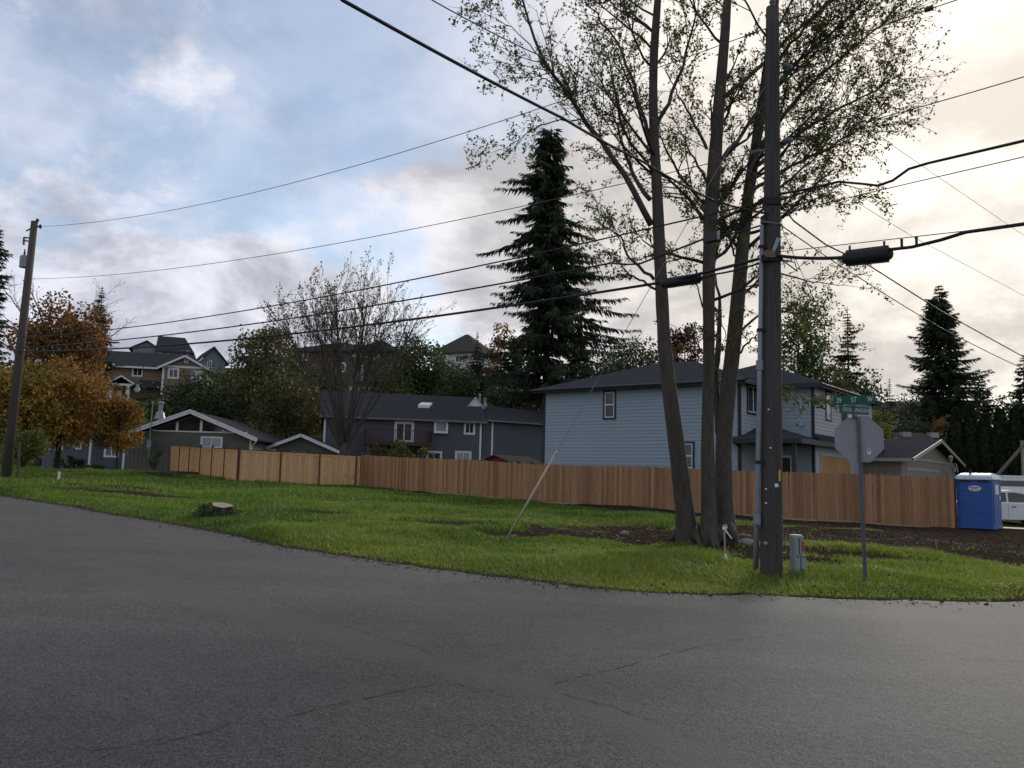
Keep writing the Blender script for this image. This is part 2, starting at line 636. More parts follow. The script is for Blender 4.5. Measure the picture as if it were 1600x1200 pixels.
def ground_mat():
    m, nt, bs = nmat('lawn_and_soil')
    L = nt.links.new
    at = nt.nodes.new('ShaderNodeAttribute')
    at.attribute_name = 'tint'
    t = nt.nodes.new('ShaderNodeTexCoord')

    def noise(s, d=6):
        n = nt.nodes.new('ShaderNodeTexNoise')
        n.inputs['Scale'].default_value = s
        n.inputs['Detail'].default_value = d
        n.inputs['Roughness'].default_value = 0.65
        L(t.outputs['Object'], n.inputs[0])
        return n.outputs['Fac']

    def mix(f, a, b):
        n = nt.nodes.new('ShaderNodeMix')
        n.data_type = 'RGBA'
        L(f, n.inputs[0])
        for s, v in ((n.inputs[6], a), (n.inputs[7], b)):
            if isinstance(v, tuple):
                s.default_value = (*v, 1)
            else:
                L(v, s)
        return n.outputs[2]

    def ramp(f, a, b):
        n = nt.nodes.new('ShaderNodeMapRange')
        n.inputs[1].default_value, n.inputs[2].default_value = a, b
        L(f, n.inputs[0])
        return n.outputs[0]

    g = mix(ramp(noise(2.5), 0.35, 0.65), (0.055, 0.085, 0.020), (0.085, 0.115, 0.030))
    s = mix(ramp(noise(5.0), 0.35, 0.65), (0.028, 0.0205, 0.0155), (0.050, 0.0375, 0.029))
    s = mix(ramp(noise(38.0, 3), 0.62, 0.72), s, (0.058, 0.042, 0.031))
    c = mix(at.outputs['Fac'], g, s)
    L(c, bs.inputs['Base Color'])
    bs.inputs['Roughness'].default_value = 1.0
    bs.inputs['Specular IOR Level'].default_value = 0.0
    bp = nt.nodes.new('ShaderNodeBump')
    bp.inputs['Strength'].default_value = 0.6
    bp.inputs['Distance'].default_value = 0.03
    L(noise(30.0, 8), bp.inputs['Height'])
    L(bp.outputs[0], bs.inputs['Normal'])
    return m


def spread(lo, hi, n, p=2.2):
    t = np.linspace(0, 1, n) ** p
    return lo + (hi - lo) * t


xs = np.concatenate([-spread(26, 2500, 34)[::-1], np.arange(-25.7, 24.9, 0.3), spread(25, 2500, 34)])
ys = np.concatenate([-spread(0, 600, 12)[::-1], np.arange(2, 11, 1.5), np.arange(11.2, 52, 0.3), np.arange(52.5, 90, 2.5), spread(92, 3000, 36)])


def zground(x, y):
    b = beyond(x, y)
    return h(x, y) - 0.10 * np.clip((-b) / 0.25, 0, 1)


gridmesh(xs, ys, zground, lambda x, y: np.where((y > 8) & (y < 60) & (np.abs(x) < 40), soil(x, y), 0.35), 'ground', ground_mat(), kind='structure')


# ------------------------------------------------------------------ road
def asphalt_mat():
    m, nt, bs = nmat('worn_asphalt')
    L = nt.links.new
    t = nt.nodes.new('ShaderNodeTexCoord')

    def noise(s, d=6, r=0.6):
        n = nt.nodes.new('ShaderNodeTexNoise')
        n.inputs['Scale'].default_value = s
        n.inputs['Detail'].default_value = d
        n.inputs['Roughness'].default_value = r
        L(t.outputs['Object'], n.inputs[0])
        return n.outputs['Fac']

    def ramp(f, a, b, c=0.0, d=1.0):
        n = nt.nodes.new('ShaderNodeMapRange')
        n.inputs[1].default_value, n.inputs[2].default_value = a, b
        n.inputs[3].default_value, n.inputs[4].default_value = c, d
        L(f, n.inputs[0])
        return n.outputs[0]

    def mix(f, a, b, mode='MIX'):
        n = nt.nodes.new('ShaderNodeMix')
        n.data_type = 'RGBA'
        n.blend_type = mode
        for s, v in ((n.inputs[0], f), (n.inputs[6], a), (n.inputs[7], b)):
            if isinstance(v, tuple):
                s.default_value = (*v, 1)
            elif isinstance(v, (int, float)):
                s.default_value = v
            else:
                L(v, s)
        return n.outputs[2]

    vo = nt.nodes.new('ShaderNodeTexVoronoi')
    vo.inputs['Scale'].default_value = 80.0
    L(t.outputs['Object'], vo.inputs['Vector'])
    base = mix(ramp(noise(0.35, 4), 0.35, 0.65), (0.044, 0.0432, 0.0428), (0.058, 0.057, 0.056))
    base = mix(ramp(noise(1.7, 5), 0.3, 0.75, 0.0, 0.55), base, (0.031, 0.0305, 0.031))
    # tyre-polished lanes and damp stains drawn out along the direction of travel
    mp = nt.nodes.new('ShaderNodeMapping')
    mp.inputs['Rotation'].default_value = (0, 0, math.radians(35))
    mp.inputs['Scale'].default_value = (0.16, 1.1, 1)
    L(t.outputs['Object'], mp.inputs[0])
    ln = nt.nodes.new('ShaderNodeTexNoise')
    ln.inputs['Scale'].default_value = 0.9
    ln.inputs['Detail'].default_value = 5.0
    ln.inputs['Distortion'].default_value = 0.4
    L(mp.outputs[0], ln.inputs[0])
    base = mix(ramp(ln.outputs['Fac'], 0.50, 0.68, 0.0, 0.38), base, (0.074, 0.073, 0.071))
    base = mix(ramp(ln.outputs['Fac'], 0.46, 0.30, 0.0, 0.30), base, (0.024, 0.024, 0.025))
    base = mix(ramp(noise(0.8, 3), 0.62, 0.72, 0.0, 0.30), base, (0.022, 0.022, 0.023))
    hv = nt.nodes.new('ShaderNodeSeparateColor')
    L(vo.outputs['Color'], hv.inputs[0])
    stones = ramp(hv.outputs[0], 0.0, 1.0, 0.34, 1.95)
    cs = nt.nodes.new('ShaderNodeCombineColor')
    for i in range(3):
        L(stones, cs.inputs[i])
    at = nt.nodes.new('ShaderNodeAttribute')
    at.attribute_name = 'tint'
    rough_part = mix(1.0, base, cs.outputs[0], 'MULTIPLY')
    c = mix(ramp(at.outputs['Fac'], 0.05, 0.9, 0.0, 0.85), rough_part, (0.062, 0.062, 0.062))
    L(c, bs.inputs['Base Color'])
    bs.inputs['Roughness'].default_value = 0.82
    bs.inputs['Specular IOR Level'].default_value = 0.35
    bp = nt.nodes.new('ShaderNodeBump')
    bp.inputs['Strength'].default_value = 0.55
    bp.inputs['Distance'].default_value = 0.008
    L(vo.outputs['Distance'], bp.inputs['Height'])
    b2 = nt.nodes.new('ShaderNodeBump')
    b2.inputs['Strength'].default_value = 0.35
    b2.inputs['Distance'].default_value = 0.03
    L(noise(9.0, 7), b2.inputs['Height'])
    L(bp.outputs[0], b2.inputs['Normal'])
    L(b2.outputs[0], bs.inputs['Normal'])
    return m


BAND = [[G0(*p)[:2] for p in line] for line in (
    [(150, 880), (250, 920), (380, 955), (480, 985), (620, 1018), (740, 1052), (840, 1078), (1000, 1135), (1120, 1200)],
    [(900, 1010), (1000, 1000), (1130, 975)], [(1380, 960), (1460, 950), (1560, 945)])]
xr = np.concatenate([-spread(12.2, 900, 26)[::-1], np.arange(-12, 12.01, 0.12), spread(12.2, 900, 26)])
rows = 96
tt = np.linspace(0, 1, rows)
V, T = [], []
for k in range(rows):
    t_ = tt[k]
    ye = yedge(xr)
    # denser rows between the far edge and the camera, then a long tail behind it
    yy = ye - (ye - 2.0) * min(1.0, t_ / 0.86) - max(0.0, t_ - 0.86) / 0.14 * 60.0
    zz_ = h0(xr, yy) + 0.006
    if k == 0:
        zz_ = zz_ - 0.06
        yy = yy + 0.02
    V.append(np.stack([xr, yy, zz_], -1))
    b = np.zeros(len(xr))
    for w_, line in zip((0.42, 0.22, 0.3), BAND):
        for p0, p1 in zip(line[:-1], line[1:]):
            d, _ = seg_dist(xr, yy, p0, p1)
            b = np.maximum(b, np.clip((w_ - d) / w_ + (fbm(xr, yy, 0.5, 41) - 0.5) * 1.1, 0, 1))
    T.append(b)
nx = len(xr)
i = (np.arange(rows - 1)[:, None] * nx + np.arange(nx - 1)[None, :])
q = np.stack([i, i + nx, i + nx + 1, i + 1], -1).reshape(-1, 4)
road = MB().add(np.concatenate(V), q, tint=np.concatenate(T)).build('road', asphalt_mat(), smooth=True, kind='structure')

M_CRACK = pm('open_crack', (0.020, 0.019, 0.019), (0.034, 0.033, 0.032), 8.0, 0.95)
rg = rnd(91)
for line, w0 in (([(395, 925), (470, 960), (560, 990), (640, 1012), (700, 1038)], 0.010),
                 ([(100, 1180), (250, 1166), (350, 1140), (440, 1125), (560, 1098), (640, 1080), (705, 1068)], 0.012),
                 ([(660, 1052), (690, 1062), (740, 1078), (770, 1086)], 0.011),
                 ([(845, 1078), (905, 1060), (980, 1042), (1070, 1018), (1150, 1002), (1250, 990)], 0.011),
                 ([(860, 1080), (900, 1094), (950, 1106), (1000, 1124), (1060, 1140)], 0.013),
                 ([(760, 1055), (800, 1048), (830, 1046)], 0.009),
                 ([(1300, 988), (1380, 996), (1450, 1004)], 0.010), ([(1480, 1030), (1560, 1034), (1620, 1036)], 0.010)):
    pts = np.array([G0(*p)[:2] for p in line])
    s = np.concatenate([[0], np.cumsum(np.linalg.norm(np.diff(pts, axis=0), axis=1))])
    n = max(12, int(s[-1] / 0.05))
    u = np.linspace(0, s[-1], n)
    c = np.stack([np.interp(u, s, pts[:, 0]), np.interp(u, s, pts[:, 1])], -1)
    c += np.cumsum(rg.normal(0, 0.006, (n, 2)), 0) * np.linspace(0, 1, n)[:, None] * np.linspace(1, 0, n)[:, None] * 3 + rg.normal(0, 0.007, (n, 2))
    d = np.gradient(c, axis=0)
    d /= np.linalg.norm(d, axis=1, keepdims=True) + 1e-9
    nr = np.stack([-d[:, 1], d[:, 0]], -1)
    w = 0.75 * w0 * np.clip(rg.normal(0.6, 0.5, n), 0.05, 1.6) * np.clip(np.minimum(u, u[-1] - u) / 0.2, 0.05, 1)
    a, b = c + nr * w[:, None] * 0.5, c - nr * w[:, None] * 0.5
    va = np.column_stack([a, h0(a[:, 0], a[:, 1]) + 0.011])
    vb = np.column_stack([b, h0(b[:, 0], b[:, 1]) + 0.011])
    k = np.arange(n - 1)
    MB().add(np.vstack([va, vb]), np.stack([k + n, k + n + 1, k + 1, k], -1)).build('crack', M_CRACK, road)

# loose grit and litter along the road edge
rg = rnd(17)
mb = MB()
xg = np.concatenate([rg.uniform(-16, 11, 2600), rg.uniform(-20, 1.5, 4400)])
yg = yedge(xg) + np.abs(rg.normal(0, 0.26, 7000)) * rg.choice([-1, 1], 7000, p=[0.8, 0.2])
zg = h0(xg, yg) + 0.006
for x_, y_, z_ in zip(xg, yg, zg):
    r_ = rg.uniform(0.006, 0.022)
    v = rg.normal(0, 1, (4, 3))
    v = v / np.linalg.norm(v, axis=1, keepdims=True) * r_ + np.array([x_, y_, z_ + r_ * 0.3])
    mb.add(v, None, [[0, 1, 2], [0, 3, 1], [0, 2, 3], [1, 3, 2]], tint=rg.random())
mb.build('gravel', leafmat('edge_grit', [(0.03, 0.028, 0.025), (0.09, 0.085, 0.08), (0.16, 0.13, 0.10), (0.06, 0.05, 0.04)], 0.0, 0.9),
         label='loose grit and litter along the asphalt edge', kind='stuff', cat='gravel')

# ------------------------------------------------------------------ grass
M_GRASS = leafmat('grass_blades', [(0.058, 0.112, 0.020), (0.105, 0.185, 0.026), (0.165, 0.242, 0.035), (0.240, 0.288, 0.050), (0.36, 0.31, 0.12)], 0.5, 0.5)


def grass_patch(n, region, hmin, hmax, width, seed, keep=1.0):
    r = rnd(seed)
    x0, x1, y0, y1 = region
    x = r.uniform(x0, x1, n)
    y = r.uniform(y0, y1, n)
    b = beyond(x, y)
    so = soil(x, y)
    # inside the fences nothing of the lawn shows
    dfx, dfy = FB[0] - FA[0], FB[1] - FA[1]
    behind = ((x - FA[0]) * dfy - (y - FA[1]) * dfx) < 0.0
    dcx, dcy = FA[0] - FC[0], FA[1] - FC[1]
    behind2 = ((x - FC[0]) * dcy - (y - FC[1]) * dcx) < 0.0
    inside = np.where(x > FA[0], behind, np.where(x > FC[0], behind2, False))
    clump = fbm(x, y, 0.55, 61, 2)
    ok = (b > -0.05 - 0.16 * (fbm(x, y, 0.35, 67, 2) > 0.62)) & (~inside) & (r.random(n) > so * 1.25 - 0.12) & (r.random(n) < 0.35 + 1.2 * clump) & (r.random(n) < keep)
    x, y, b, clump, so = x[ok], y[ok], b[ok], clump[ok], so[ok]
    m = len(x)
    tall = np.clip(fbm(x, y, 2.4, 71, 3) * 1.9 - 0.45, 0.15, 1.0) * np.clip(b / 0.7, 0.22, 1.0) * (1 - 0.6 * so)
    hh = (hmin + (hmax - hmin) * tall) * r.uniform(0.55, 1.15, m)
    a = r.uniform(0, 2 * math.pi, m)
    lean = r.normal(0.0, 0.38, (m, 2)) + (np.stack([fbm(x, y, 0.8, 81, 2), fbm(x, y, 0.8, 83, 2)], -1) - 0.5) * 1.6
    z = h(x, y) - 0.01
    base = np.stack([x, y, z], -1)
    w = width * r.uniform(0.6, 1.3, m)
    side = np.stack([np.cos(a), np.sin(a), np.zeros(m)], -1) * (w / 2)[:, None]
    mid = base + np.column_stack([lean * (hh * 0.30)[:, None], hh * 0.58])
    tip = base + np.column_stack([lean * (hh * 1.0)[:, None], hh * np.clip(1.0 - 0.25 * (lean ** 2).sum(1), 0.35, 1)])
    v = np.stack([base - side, base + side, mid + side * 0.75, mid - side * 0.75, tip], 1).reshape(-1, 3)
    k = np.arange(m) * 5
    quads = np.stack([k, k + 1, k + 2, k + 3], -1)
    tris = np.stack([k + 3, k + 2, k + 4], -1)
    patch = fbm(x, y, 3.2, 85, 3)
    tint = np.clip(0.10 + 0.75 * (patch - 0.25) + r.normal(0, 0.10, m) + 0.28 * np.clip(1 - b / 0.45, 0, 1)
                   + 0.6 * (r.random(m) < 0.09) + 0.30 * np.clip((x + 1) / 7, 0, 1) * np.clip((22 - y) / 6, 0, 1), 0, 1)  # near right blades tinted lighter and yellower: sunlight put into the colour
    return v, quads, tris, np.repeat(tint, 5)


mb = MB()
for args in ((300000, (-13, 10.5, 11.5, 19.5), 0.035, 0.27, 0.014, 101), (190000, (-24, 12, 19.5, 30), 0.045, 0.28, 0.022, 103),
             (120000, (-34, 17, 30, 56), 0.06, 0.22, 0.040, 105), (14000, (10.5, 18, 11, 20), 0.05, 0.2, 0.02, 107)):
    v, q4, q3, tn = grass_patch(*args)
    mb.add(v, q4, q3, tn)
mb.build('grass', M_GRASS, label='rough green grass covering the corner lot', cat='grass', kind='stuff')

# bark chips, twigs and fallen leaves on the bare soil
rg = rnd(23)
mb = MB()
cand = []
for c, rx, ry in SOIL:
    n = int(100 * rx * ry)
    cand.append(np.stack([c[0] + rg.normal(0, rx * 0.55, n), c[1] + rg.normal(0, ry * 0.55, n)], -1))
c = np.concatenate(cand)
c = c[(beyond(c[:, 0], c[:, 1]) > 0.2) & (rg.random(len(c)) < soil(c[:, 0], c[:, 1]))]
dfx, dfy = FB[0] - FA[0], FB[1] - FA[1]
c = c[~((c[:, 0] > FA[0]) & (((c[:, 0] - FA[0]) * dfy - (c[:, 1] - FA[1]) * dfx) < 0.0))]
n = len(c)
a = rg.uniform(0, 2 * math.pi, n)
ln = rg.uniform(0.010, 0.036, n)
wd = ln * rg.uniform(0.25, 0.6, n)
u = np.stack([np.cos(a), np.sin(a), rg.normal(0, 0.3, n)], -1) * ln[:, None]
w = np.stack([-np.sin(a), np.cos(a), rg.normal(0, 0.3, n)], -1) * wd[:, None]
o = np.column_stack([c, h(c[:, 0], c[:, 1]) + 0.02])
k = np.arange(n) * 4
mb.add(np.stack([o - u, o - w, o + u, o + w], 1).reshape(-1, 3), np.stack([k, k + 1, k + 2, k + 3], -1), tint=np.repeat(rg.random(n), 4))
mb.build('wood_chips', leafmat('chips', [(0.03, 0.022, 0.017), (0.05, 0.037, 0.029), (0.075, 0.057, 0.045), (0.20, 0.16, 0.13)], 0.0, 0.9),
         label='scattered bark chips and fallen leaves on bare soil', cat='wood chips', kind='stuff')

# fallen leaves strewn over the lawn and the asphalt edge
rg = rnd(29)
n = 2600
x = np.concatenate([rg.normal(3.5, 4.0, 1700), rg.uniform(-20, 12, n - 1700)])
y = np.concatenate([rg.normal(17.0, 3.2, 1700), rg.uniform(12, 40, n - 1700)])
ok = beyond(x, y) > -0.9
x, y = x[ok], y[ok]
n = len(x)
a = rg.uniform(0, 2 * math.pi, n)
ln = rg.uniform(0.02, 0.05, n)
u = np.stack([np.cos(a), np.sin(a), rg.normal(0, 0.25, n)], -1) * ln[:, None]
w = np.stack([-np.sin(a), np.cos(a), rg.normal(0, 0.35, n)], -1) * (ln * 0.6)[:, None]
o = np.column_stack([x, y, np.where(beyond(x, y) > 0.05, h(x, y) + rg.uniform(0.03, 0.10, n), h0(x, y) + 0.018)])
k = np.arange(n) * 4
MB().add(np.stack([o - u, o - w, o + u, o + w], 1).reshape(-1, 3), np.stack([k, k + 1, k + 2, k + 3], -1), tint=np.repeat(rg.random(n), 4)).build(
    'fallen_leaves', leafmat('litter', [(0.06, 0.035, 0.018), (0.12, 0.07, 0.025), (0.20, 0.13, 0.04), (0.10, 0.06, 0.03)], 0.15, 0.8),
    label='brown and yellow fallen leaves strewn over the lawn', cat='leaves', kind='stuff')

# ------------------------------------------------------------------ fences
M_CEDAR = pm('fresh_cedar', (0.365, 0.205, 0.105), (0.270, 0.146, 0.072), 2.2, 0.75, 0.35, 30.0, objrand=0.30, stretch=(9, 9, 0.8), c3=(0.125, 0.060, 0.032), spots=-0.02)
M_CEDAR_PALE = pm('pale_cedar', (0.68, 0.425, 0.215), (0.56, 0.335, 0.165), 2.2, 0.75, 0.3, 30.0, objrand=0.14, stretch=(9, 9, 0.8), c3=(0.26, 0.125, 0.055), spots=0.0)
M_POST = pm('stained_post', (0.1380, 0.0540, 0.0312), (0.0960, 0.0384, 0.0240), 3.0, 0.75, 0.3, 30.0, stretch=(6, 6, 0.8))
M_RAIL = pm('pale_rail', (0.4320, 0.3000, 0.1920), (0.3240, 0.2160, 0.1320), 3.0, 0.75, stretch=(1, 6, 6))


def picket_mesh(w, hgt, th, ear, mat):
    if ear > 0:
        poly = [(-w / 2, 0), (w / 2, 0), (w / 2, hgt - ear), (w / 2 - ear, hgt), (-w / 2 + ear, hgt), (-w / 2, hgt - ear)]
    else:
        poly = [(-w / 2, 0), (w / 2, 0), (w / 2, hgt), (-w / 2, hgt)]
    return MB().prism(poly, -th, 0).mesh('picket', mat)


def fence(A, B, label, mat, ear, hgt, posts, rail_front, seed, post_h=None, top_trim=False, post_step=2.4, pw=0.14, kick=True):
    r = rnd(seed)
    A, B = np.asarray(A, float), np.asarray(B, float)
    L = math.hypot(B[0] - A[0], B[1] - A[1])
    ang = math.atan2(B[1] - A[1], B[0] - A[0])
    zA, zB = A[2], B[2]
    t = thing('cedar_fence', label, 'fence', (A[0], A[1], zA), ang)
    slope = (zB - zA) / L
    me = picket_mesh(pw - 0.004, hgt, 0.019, ear, mat)
    n = int(L / pw)
    for i in range(n):
        x = (i + 0.5) * L / n
        o = link('picket', me, t)
        o.location = (x, -0.02 - 0.002 * (i % 2), slope * x + r.normal(0, 0.009) + 0.035 * math.sin(x * 0.55 + seed) * math.sin(x * 0.21) + (0.04 if kick else 0.0))
        o.rotation_euler = (0, r.normal(0, 0.005), 0)
        o.scale = (r.uniform(0.97, 1.0), 1, r.uniform(0.994, 1.006))
    ph = post_h or hgt
    k = int(L / post_step) + 1
    pmesh = MB()
    pmesh.box((-0.045, -0.045, -0.5), (0.045, 0.045, ph))
    pmesh = pmesh.mesh('post', posts)
    cmesh = MB()
    cmesh.box((-0.06, -0.06, ph), (0.06, 0.06, ph + 0.03))
    cmesh.add([[-0.05, -0.05, ph + 0.03], [0.05, -0.05, ph + 0.03], [0.05, 0.05, ph + 0.03], [-0.05, 0.05, ph + 0.03], [0, 0, ph + 0.06]],
              None, [[0, 1, 4], [1, 2, 4], [2, 3, 4], [3, 0, 4]])
    cmesh = cmesh.mesh('post_cap', M_DARKMETAL)
    for i in range(k + 1):
        x = min(i * post_step, L)
        po = link('post', pmesh, t)
        po.location = (x, -0.035 if rail_front else 0.062, slope * x)
        if post_h:
            ca = link('post_cap', cmesh, po)
    for zr in ((0.35, 0.95, hgt - 0.22)):
        mbr = MB()
        mbr.beam((0, 0.018, zr), (L, 0.018, zr + slope * L), 0.035, 0.085)
        mbr.build('rail', M_RAIL, t)
    if top_trim:
        mbr = MB()
        mbr.beam((0, -0.01, hgt + 0.06), (L, -0.01, hgt + 0.06 + slope * L), 0.13, 0.035)
        mbr.build('top_rail', M_POST, t)
        mbr = MB()
        mbr.beam((0, -0.055, hgt - 0.03), (L, -0.055, hgt - 0.03 + slope * L), 0.02, 0.11)
        mbr.build('trim_board', mat, t)
    if kick:
        x = 0.0
        while x < L - 0.2:
            x2 = min(x + 2.4, L)
            mbr = MB()
            dz = r.normal(0, 0.012)
            mbr.beam((x + 0.01, -0.012, slope * x + 0.0 + dz), (x2 - 0.01, -0.012, slope * x2 + 0.0 + dz), 0.035, 0.13)
            mbr.build('kick_board', M_RAIL, t)
            x = x2
    return t


def g_(p):
    return np.array([p[0], p[1], float(h0(p[0], p[1])[0])])


FD_, FC_, FA_, FB_ = g_(FD), g_(FC), g_(FA), g_(FB)
# split of the long fence: flat-topped boards up to here, dog-eared boards beyond
fmid_t = 0.40
FM_ = g_(FA + (FB - FA) * fmid_t)
fence(FD_, FC_, 'cedar fence run with dark posts ending beside the green gabled house', M_CEDAR_PALE, 0, 1.74, M_POST, True, 1, 1.92, True)
fence(FC_, FA_, 'pale new cedar fence panels with dark posts, behind the tree stump', M_CEDAR_PALE, 0, 1.74, M_POST, True, 2, 1.92, True)
fence(FA_, FM_, 'brown flat-topped cedar fence with small post caps, below the wooden deck', M_CEDAR, 0, 1.83, M_POST, False, 3, 1.94, False)
fence(FM_, FB_, 'brown dog-eared cedar fence in front of the blue house', M_CEDAR, 0.022, 1.83, M_POST, False, 4, None, False)

# ------------------------------------------------------------------ houses


class House:
    def __init__(self, name, label, px, py, Y, ang, z=None, cat='house'):
        p = P(px, py, Y)
        self.z0 = float(h0(p[0], p[1])[0]) if z is None else z
        self.o = np.array([p[0], p[1], self.z0])
        self.ang = math.radians(ang)
        self.ux = np.array([math.cos(self.ang), math.sin(self.ang), 0])
        self.uy = np.array([-math.sin(self.ang), math.cos(self.ang), 0])
        self.e = thing(name, label, cat, tuple(self.o), self.ang)

    def fy(self, px, py, y=0.0):
        """local (x, z) of a pixel on the plane y = const"""
        p = hit(px, py, self.o + self.uy * y, self.uy) - self.o
        return float(np.dot(p, self.ux)), float(p[2])

    def fx(self, px, py, x=0.0):
        """local (y, z) of a pixel on the plane x = const"""
        p = hit(px, py, self.o + self.ux * x, self.ux) - self.o
        return float(np.dot(p, self.uy)), float(p[2])

    def part(self, name, mb, mat, parent=None, **kw):
        return mb.build(name, mat, parent or self.e, **kw)


class Wall:
    """a wall face in house-local space: origin, direction along the wall, outward normal"""

    def __init__(self, H, o, d, n):
        self.H = H
        self.o, self.d, self.n = (np.asarray(v, float) for v in (o, d, n))

    def box(self, mb, t0, t1, z0, z1, o0, o1):
        c = []
        for z in (z0, z1):
            for t, o in ((t0, o1), (t1, o1), (t1, o0), (t0, o0)):
                c.append(self.o + self.d * t + self.n * o + np.array([0, 0, z]))
        return mb.hexa(c)

    def boards(self, t0, t1, z0, z1, step, mat, single=True, skip=None):
        """lap siding; each course tilts out at its lower edge"""
        n = int(round((z1 - z0) / step))
        step = (z1 - z0) / n
        a, b = self.o + self.d * t0, self.o + self.d * t1

        def course(mb, z):
            zz = np.array([0, 0, 1.0])
            lo, hi = 0.026, 0.005
            v = [a + zz * z, b + zz * z, b + zz * z + self.n * lo, a + zz * z + self.n * lo,
                 a + zz * (z + step), b + zz * (z + step), b + zz * (z + step) + self.n * hi, a + zz * (z + step) + self.n * hi]
            return mb.hexa(v)
        if single:
            me = course(MB(), 0.0).mesh('siding_board', mat)
            for i in range(n):
                o = link('siding_board', me, self.H.e)
                o.location = (0, 0, z0 + i * step)
        else:
            mb = MB()
            for i in range(n):
                course(mb, z0 + i * step)
            mb.build('siding', mat, self.H.e, kind='stuff')

    def window(self, tc, zc, w, hgt, trim, tw=0.09, sash=M_WHITE, pane=M_GLASS, mull='v', name='window', proud=0.06, sw=0.05):
        mb = MB()
        t0, t1, z0, z1 = tc - w / 2, tc + w / 2, zc - hgt / 2, zc + hgt / 2
        self.box(mb, t0 - tw, t1 + tw, z1, z1 + tw, 0.0, proud)
        self.box(mb, t0 - tw, t1 + tw, z0 - tw, z0, 0.0, proud + 0.012)
        self.box(mb, t0 - tw, t0, z0, z1, 0.0, proud)
        self.box(mb, t1, t1 + tw, z0, z1, 0.0, proud)
        win = mb.build(name, trim, self.H.e)
        mb = MB()
        p0, p1 = 0.02, proud - 0.015
        self.box(mb, t0, t1, z1 - sw, z1, p0, p1)
        self.box(mb, t0, t1, z0, z0 + sw, p0, p1)
        self.box(mb, t0, t0 + sw, z0 + sw, z1 - sw, p0, p1)
        self.box(mb, t1 - sw, t1, z0 + sw, z1 - sw, p0, p1)
        if mull == 'v':
            self.box(mb, tc - sw * 0.6, tc + sw * 0.6, z0 + sw, z1 - sw, p0, p1 + 0.004)
        if mull == 'h':
            self.box(mb, t0 + sw, t1 - sw, zc - sw * 0.6, zc + sw * 0.6, p0, p1 + 0.004)
        mb.build('sash', sash, win)
        if mull == 'v':
            spans = ((t0 + sw, tc - sw * 0.6, z0 + sw, z1 - sw), (tc + sw * 0.6, t1 - sw, z0 + sw, z1 - sw))
        elif mull == 'h':
            spans = ((t0 + sw, t1 - sw, z0 + sw, zc - sw * 0.6), (t0 + sw, t1 - sw, zc + sw * 0.6, z1 - sw))
        else:
            spans = ((t0 + sw, t1 - sw, z0 + sw, z1 - sw),)
        for s in spans:
            mb = MB()
            self.box(mb, *s, 0.026, 0.030)
            mb.build('pane', pane, win)
        return win


def hip_roof(x0, x1, y0, y1, z, rise, th=0.02):
    """closed hip roof solid, ridge along the longer side"""
    w, d = x1 - x0, y1 - y0
    e = [(x0, y0, z), (x1, y0, z), (x1, y1, z), (x0, y1, z)]
    if w >= d:
        r = [(x0 + d / 2, (y0 + y1) / 2, z + rise), (x1 - d / 2, (y0 + y1) / 2, z + rise)]
        f4, f3 = [[0, 1, 5, 4], [2, 3, 4, 5]], [[1, 2, 5], [3, 0, 4]]
    else:
        r = [((x0 + x1) / 2, y0 + w / 2, z + rise), ((x0 + x1) / 2, y1 - w / 2, z + rise)]
        f4, f3 = [[1, 2, 5, 4], [3, 0, 4, 5]], [[0, 1, 4], [2, 3, 5]]
    b = [(x, y, zz - th) for x, y, zz in e]
    f4 = f4 + [[6, 9, 8, 7], [0, 6, 7, 1], [1, 7, 8, 2], [2, 8, 9, 3], [3, 9, 6, 0]]
    return MB().add(e + r + b, f4, f3)


def fascia(mb, x0, x1, y0, y1, z, hgt=0.2, th=0.04):
    mb.box((x0, y0 - th, z - hgt), (x1, y0, z))
    mb.box((x0, y1, z - hgt), (x1, y1 + th, z))
    mb.box((x0 - th, y0 - th, z - hgt), (x0, y1 + th, z + 0.002))
    mb.box((x1, y0 - th, z - hgt), (x1 + th, y1 + th, z + 0.002))
    return mb


# ---- blue house ----------------------------------------------------------
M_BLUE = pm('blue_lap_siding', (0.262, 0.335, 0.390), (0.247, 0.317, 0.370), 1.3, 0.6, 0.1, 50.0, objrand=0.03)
M_BLUE_LIT = pm('blue_lap_siding_lit', (0.36, 0.385, 0.405), (0.335, 0.36, 0.38), 1.3, 0.6, 0.12, 50.0, objrand=0.03)  # same siding, with sky glow from the right put into a lighter tone
HB = House('blue_house', 'two-storey blue lap-sided house with dark hip roof behind the dog-eared fence', 848, 760, 46.0, -37.9)
xR, _ = HB.fy(1156, 650)
_, zE = HB.fy(950, 607)
W1 = xR
S = 3.0                                     # depth of the entry notch
x2, _ = HB.fy(1271, 650, S)
D = S + 10.5
mb = MB()
mb.box((0, 0, -0.8), (W1, 9.0, zE))
mb.box((W1 - 5, S, -0.8), (x2, D, zE - 0.003))
HB.part('wall', mb, M_BLUE_LIT)
WA = Wall(HB, (0, 0, 0), (1, 0, 0), (0, -1, 0))
WA.boards(0.1, W1 - 0.1, -0.1, zE - 0.12, 0.178, M_BLUE)
WN = Wall(HB, (W1, 0, 0), (0, 1, 0), (1, 0, 0))
WN.boards(0.1, S, 0.3, zE - 0.12, 0.178, M_BLUE_LIT)
WS = Wall(HB, (W1, S, 0), (1, 0, 0), (0, -1, 0))
WS.boards(0.03, x2 - W1 - 0.1, 0.3, zE - 0.12, 0.178, M_BLUE)
WR = Wall(HB, (x2, S, 0), (0, 1, 0), (1, 0, 0))
WR.boards(0.1, D - S, 0.0, zE - 0.12, 0.178, M_BLUE_LIT)
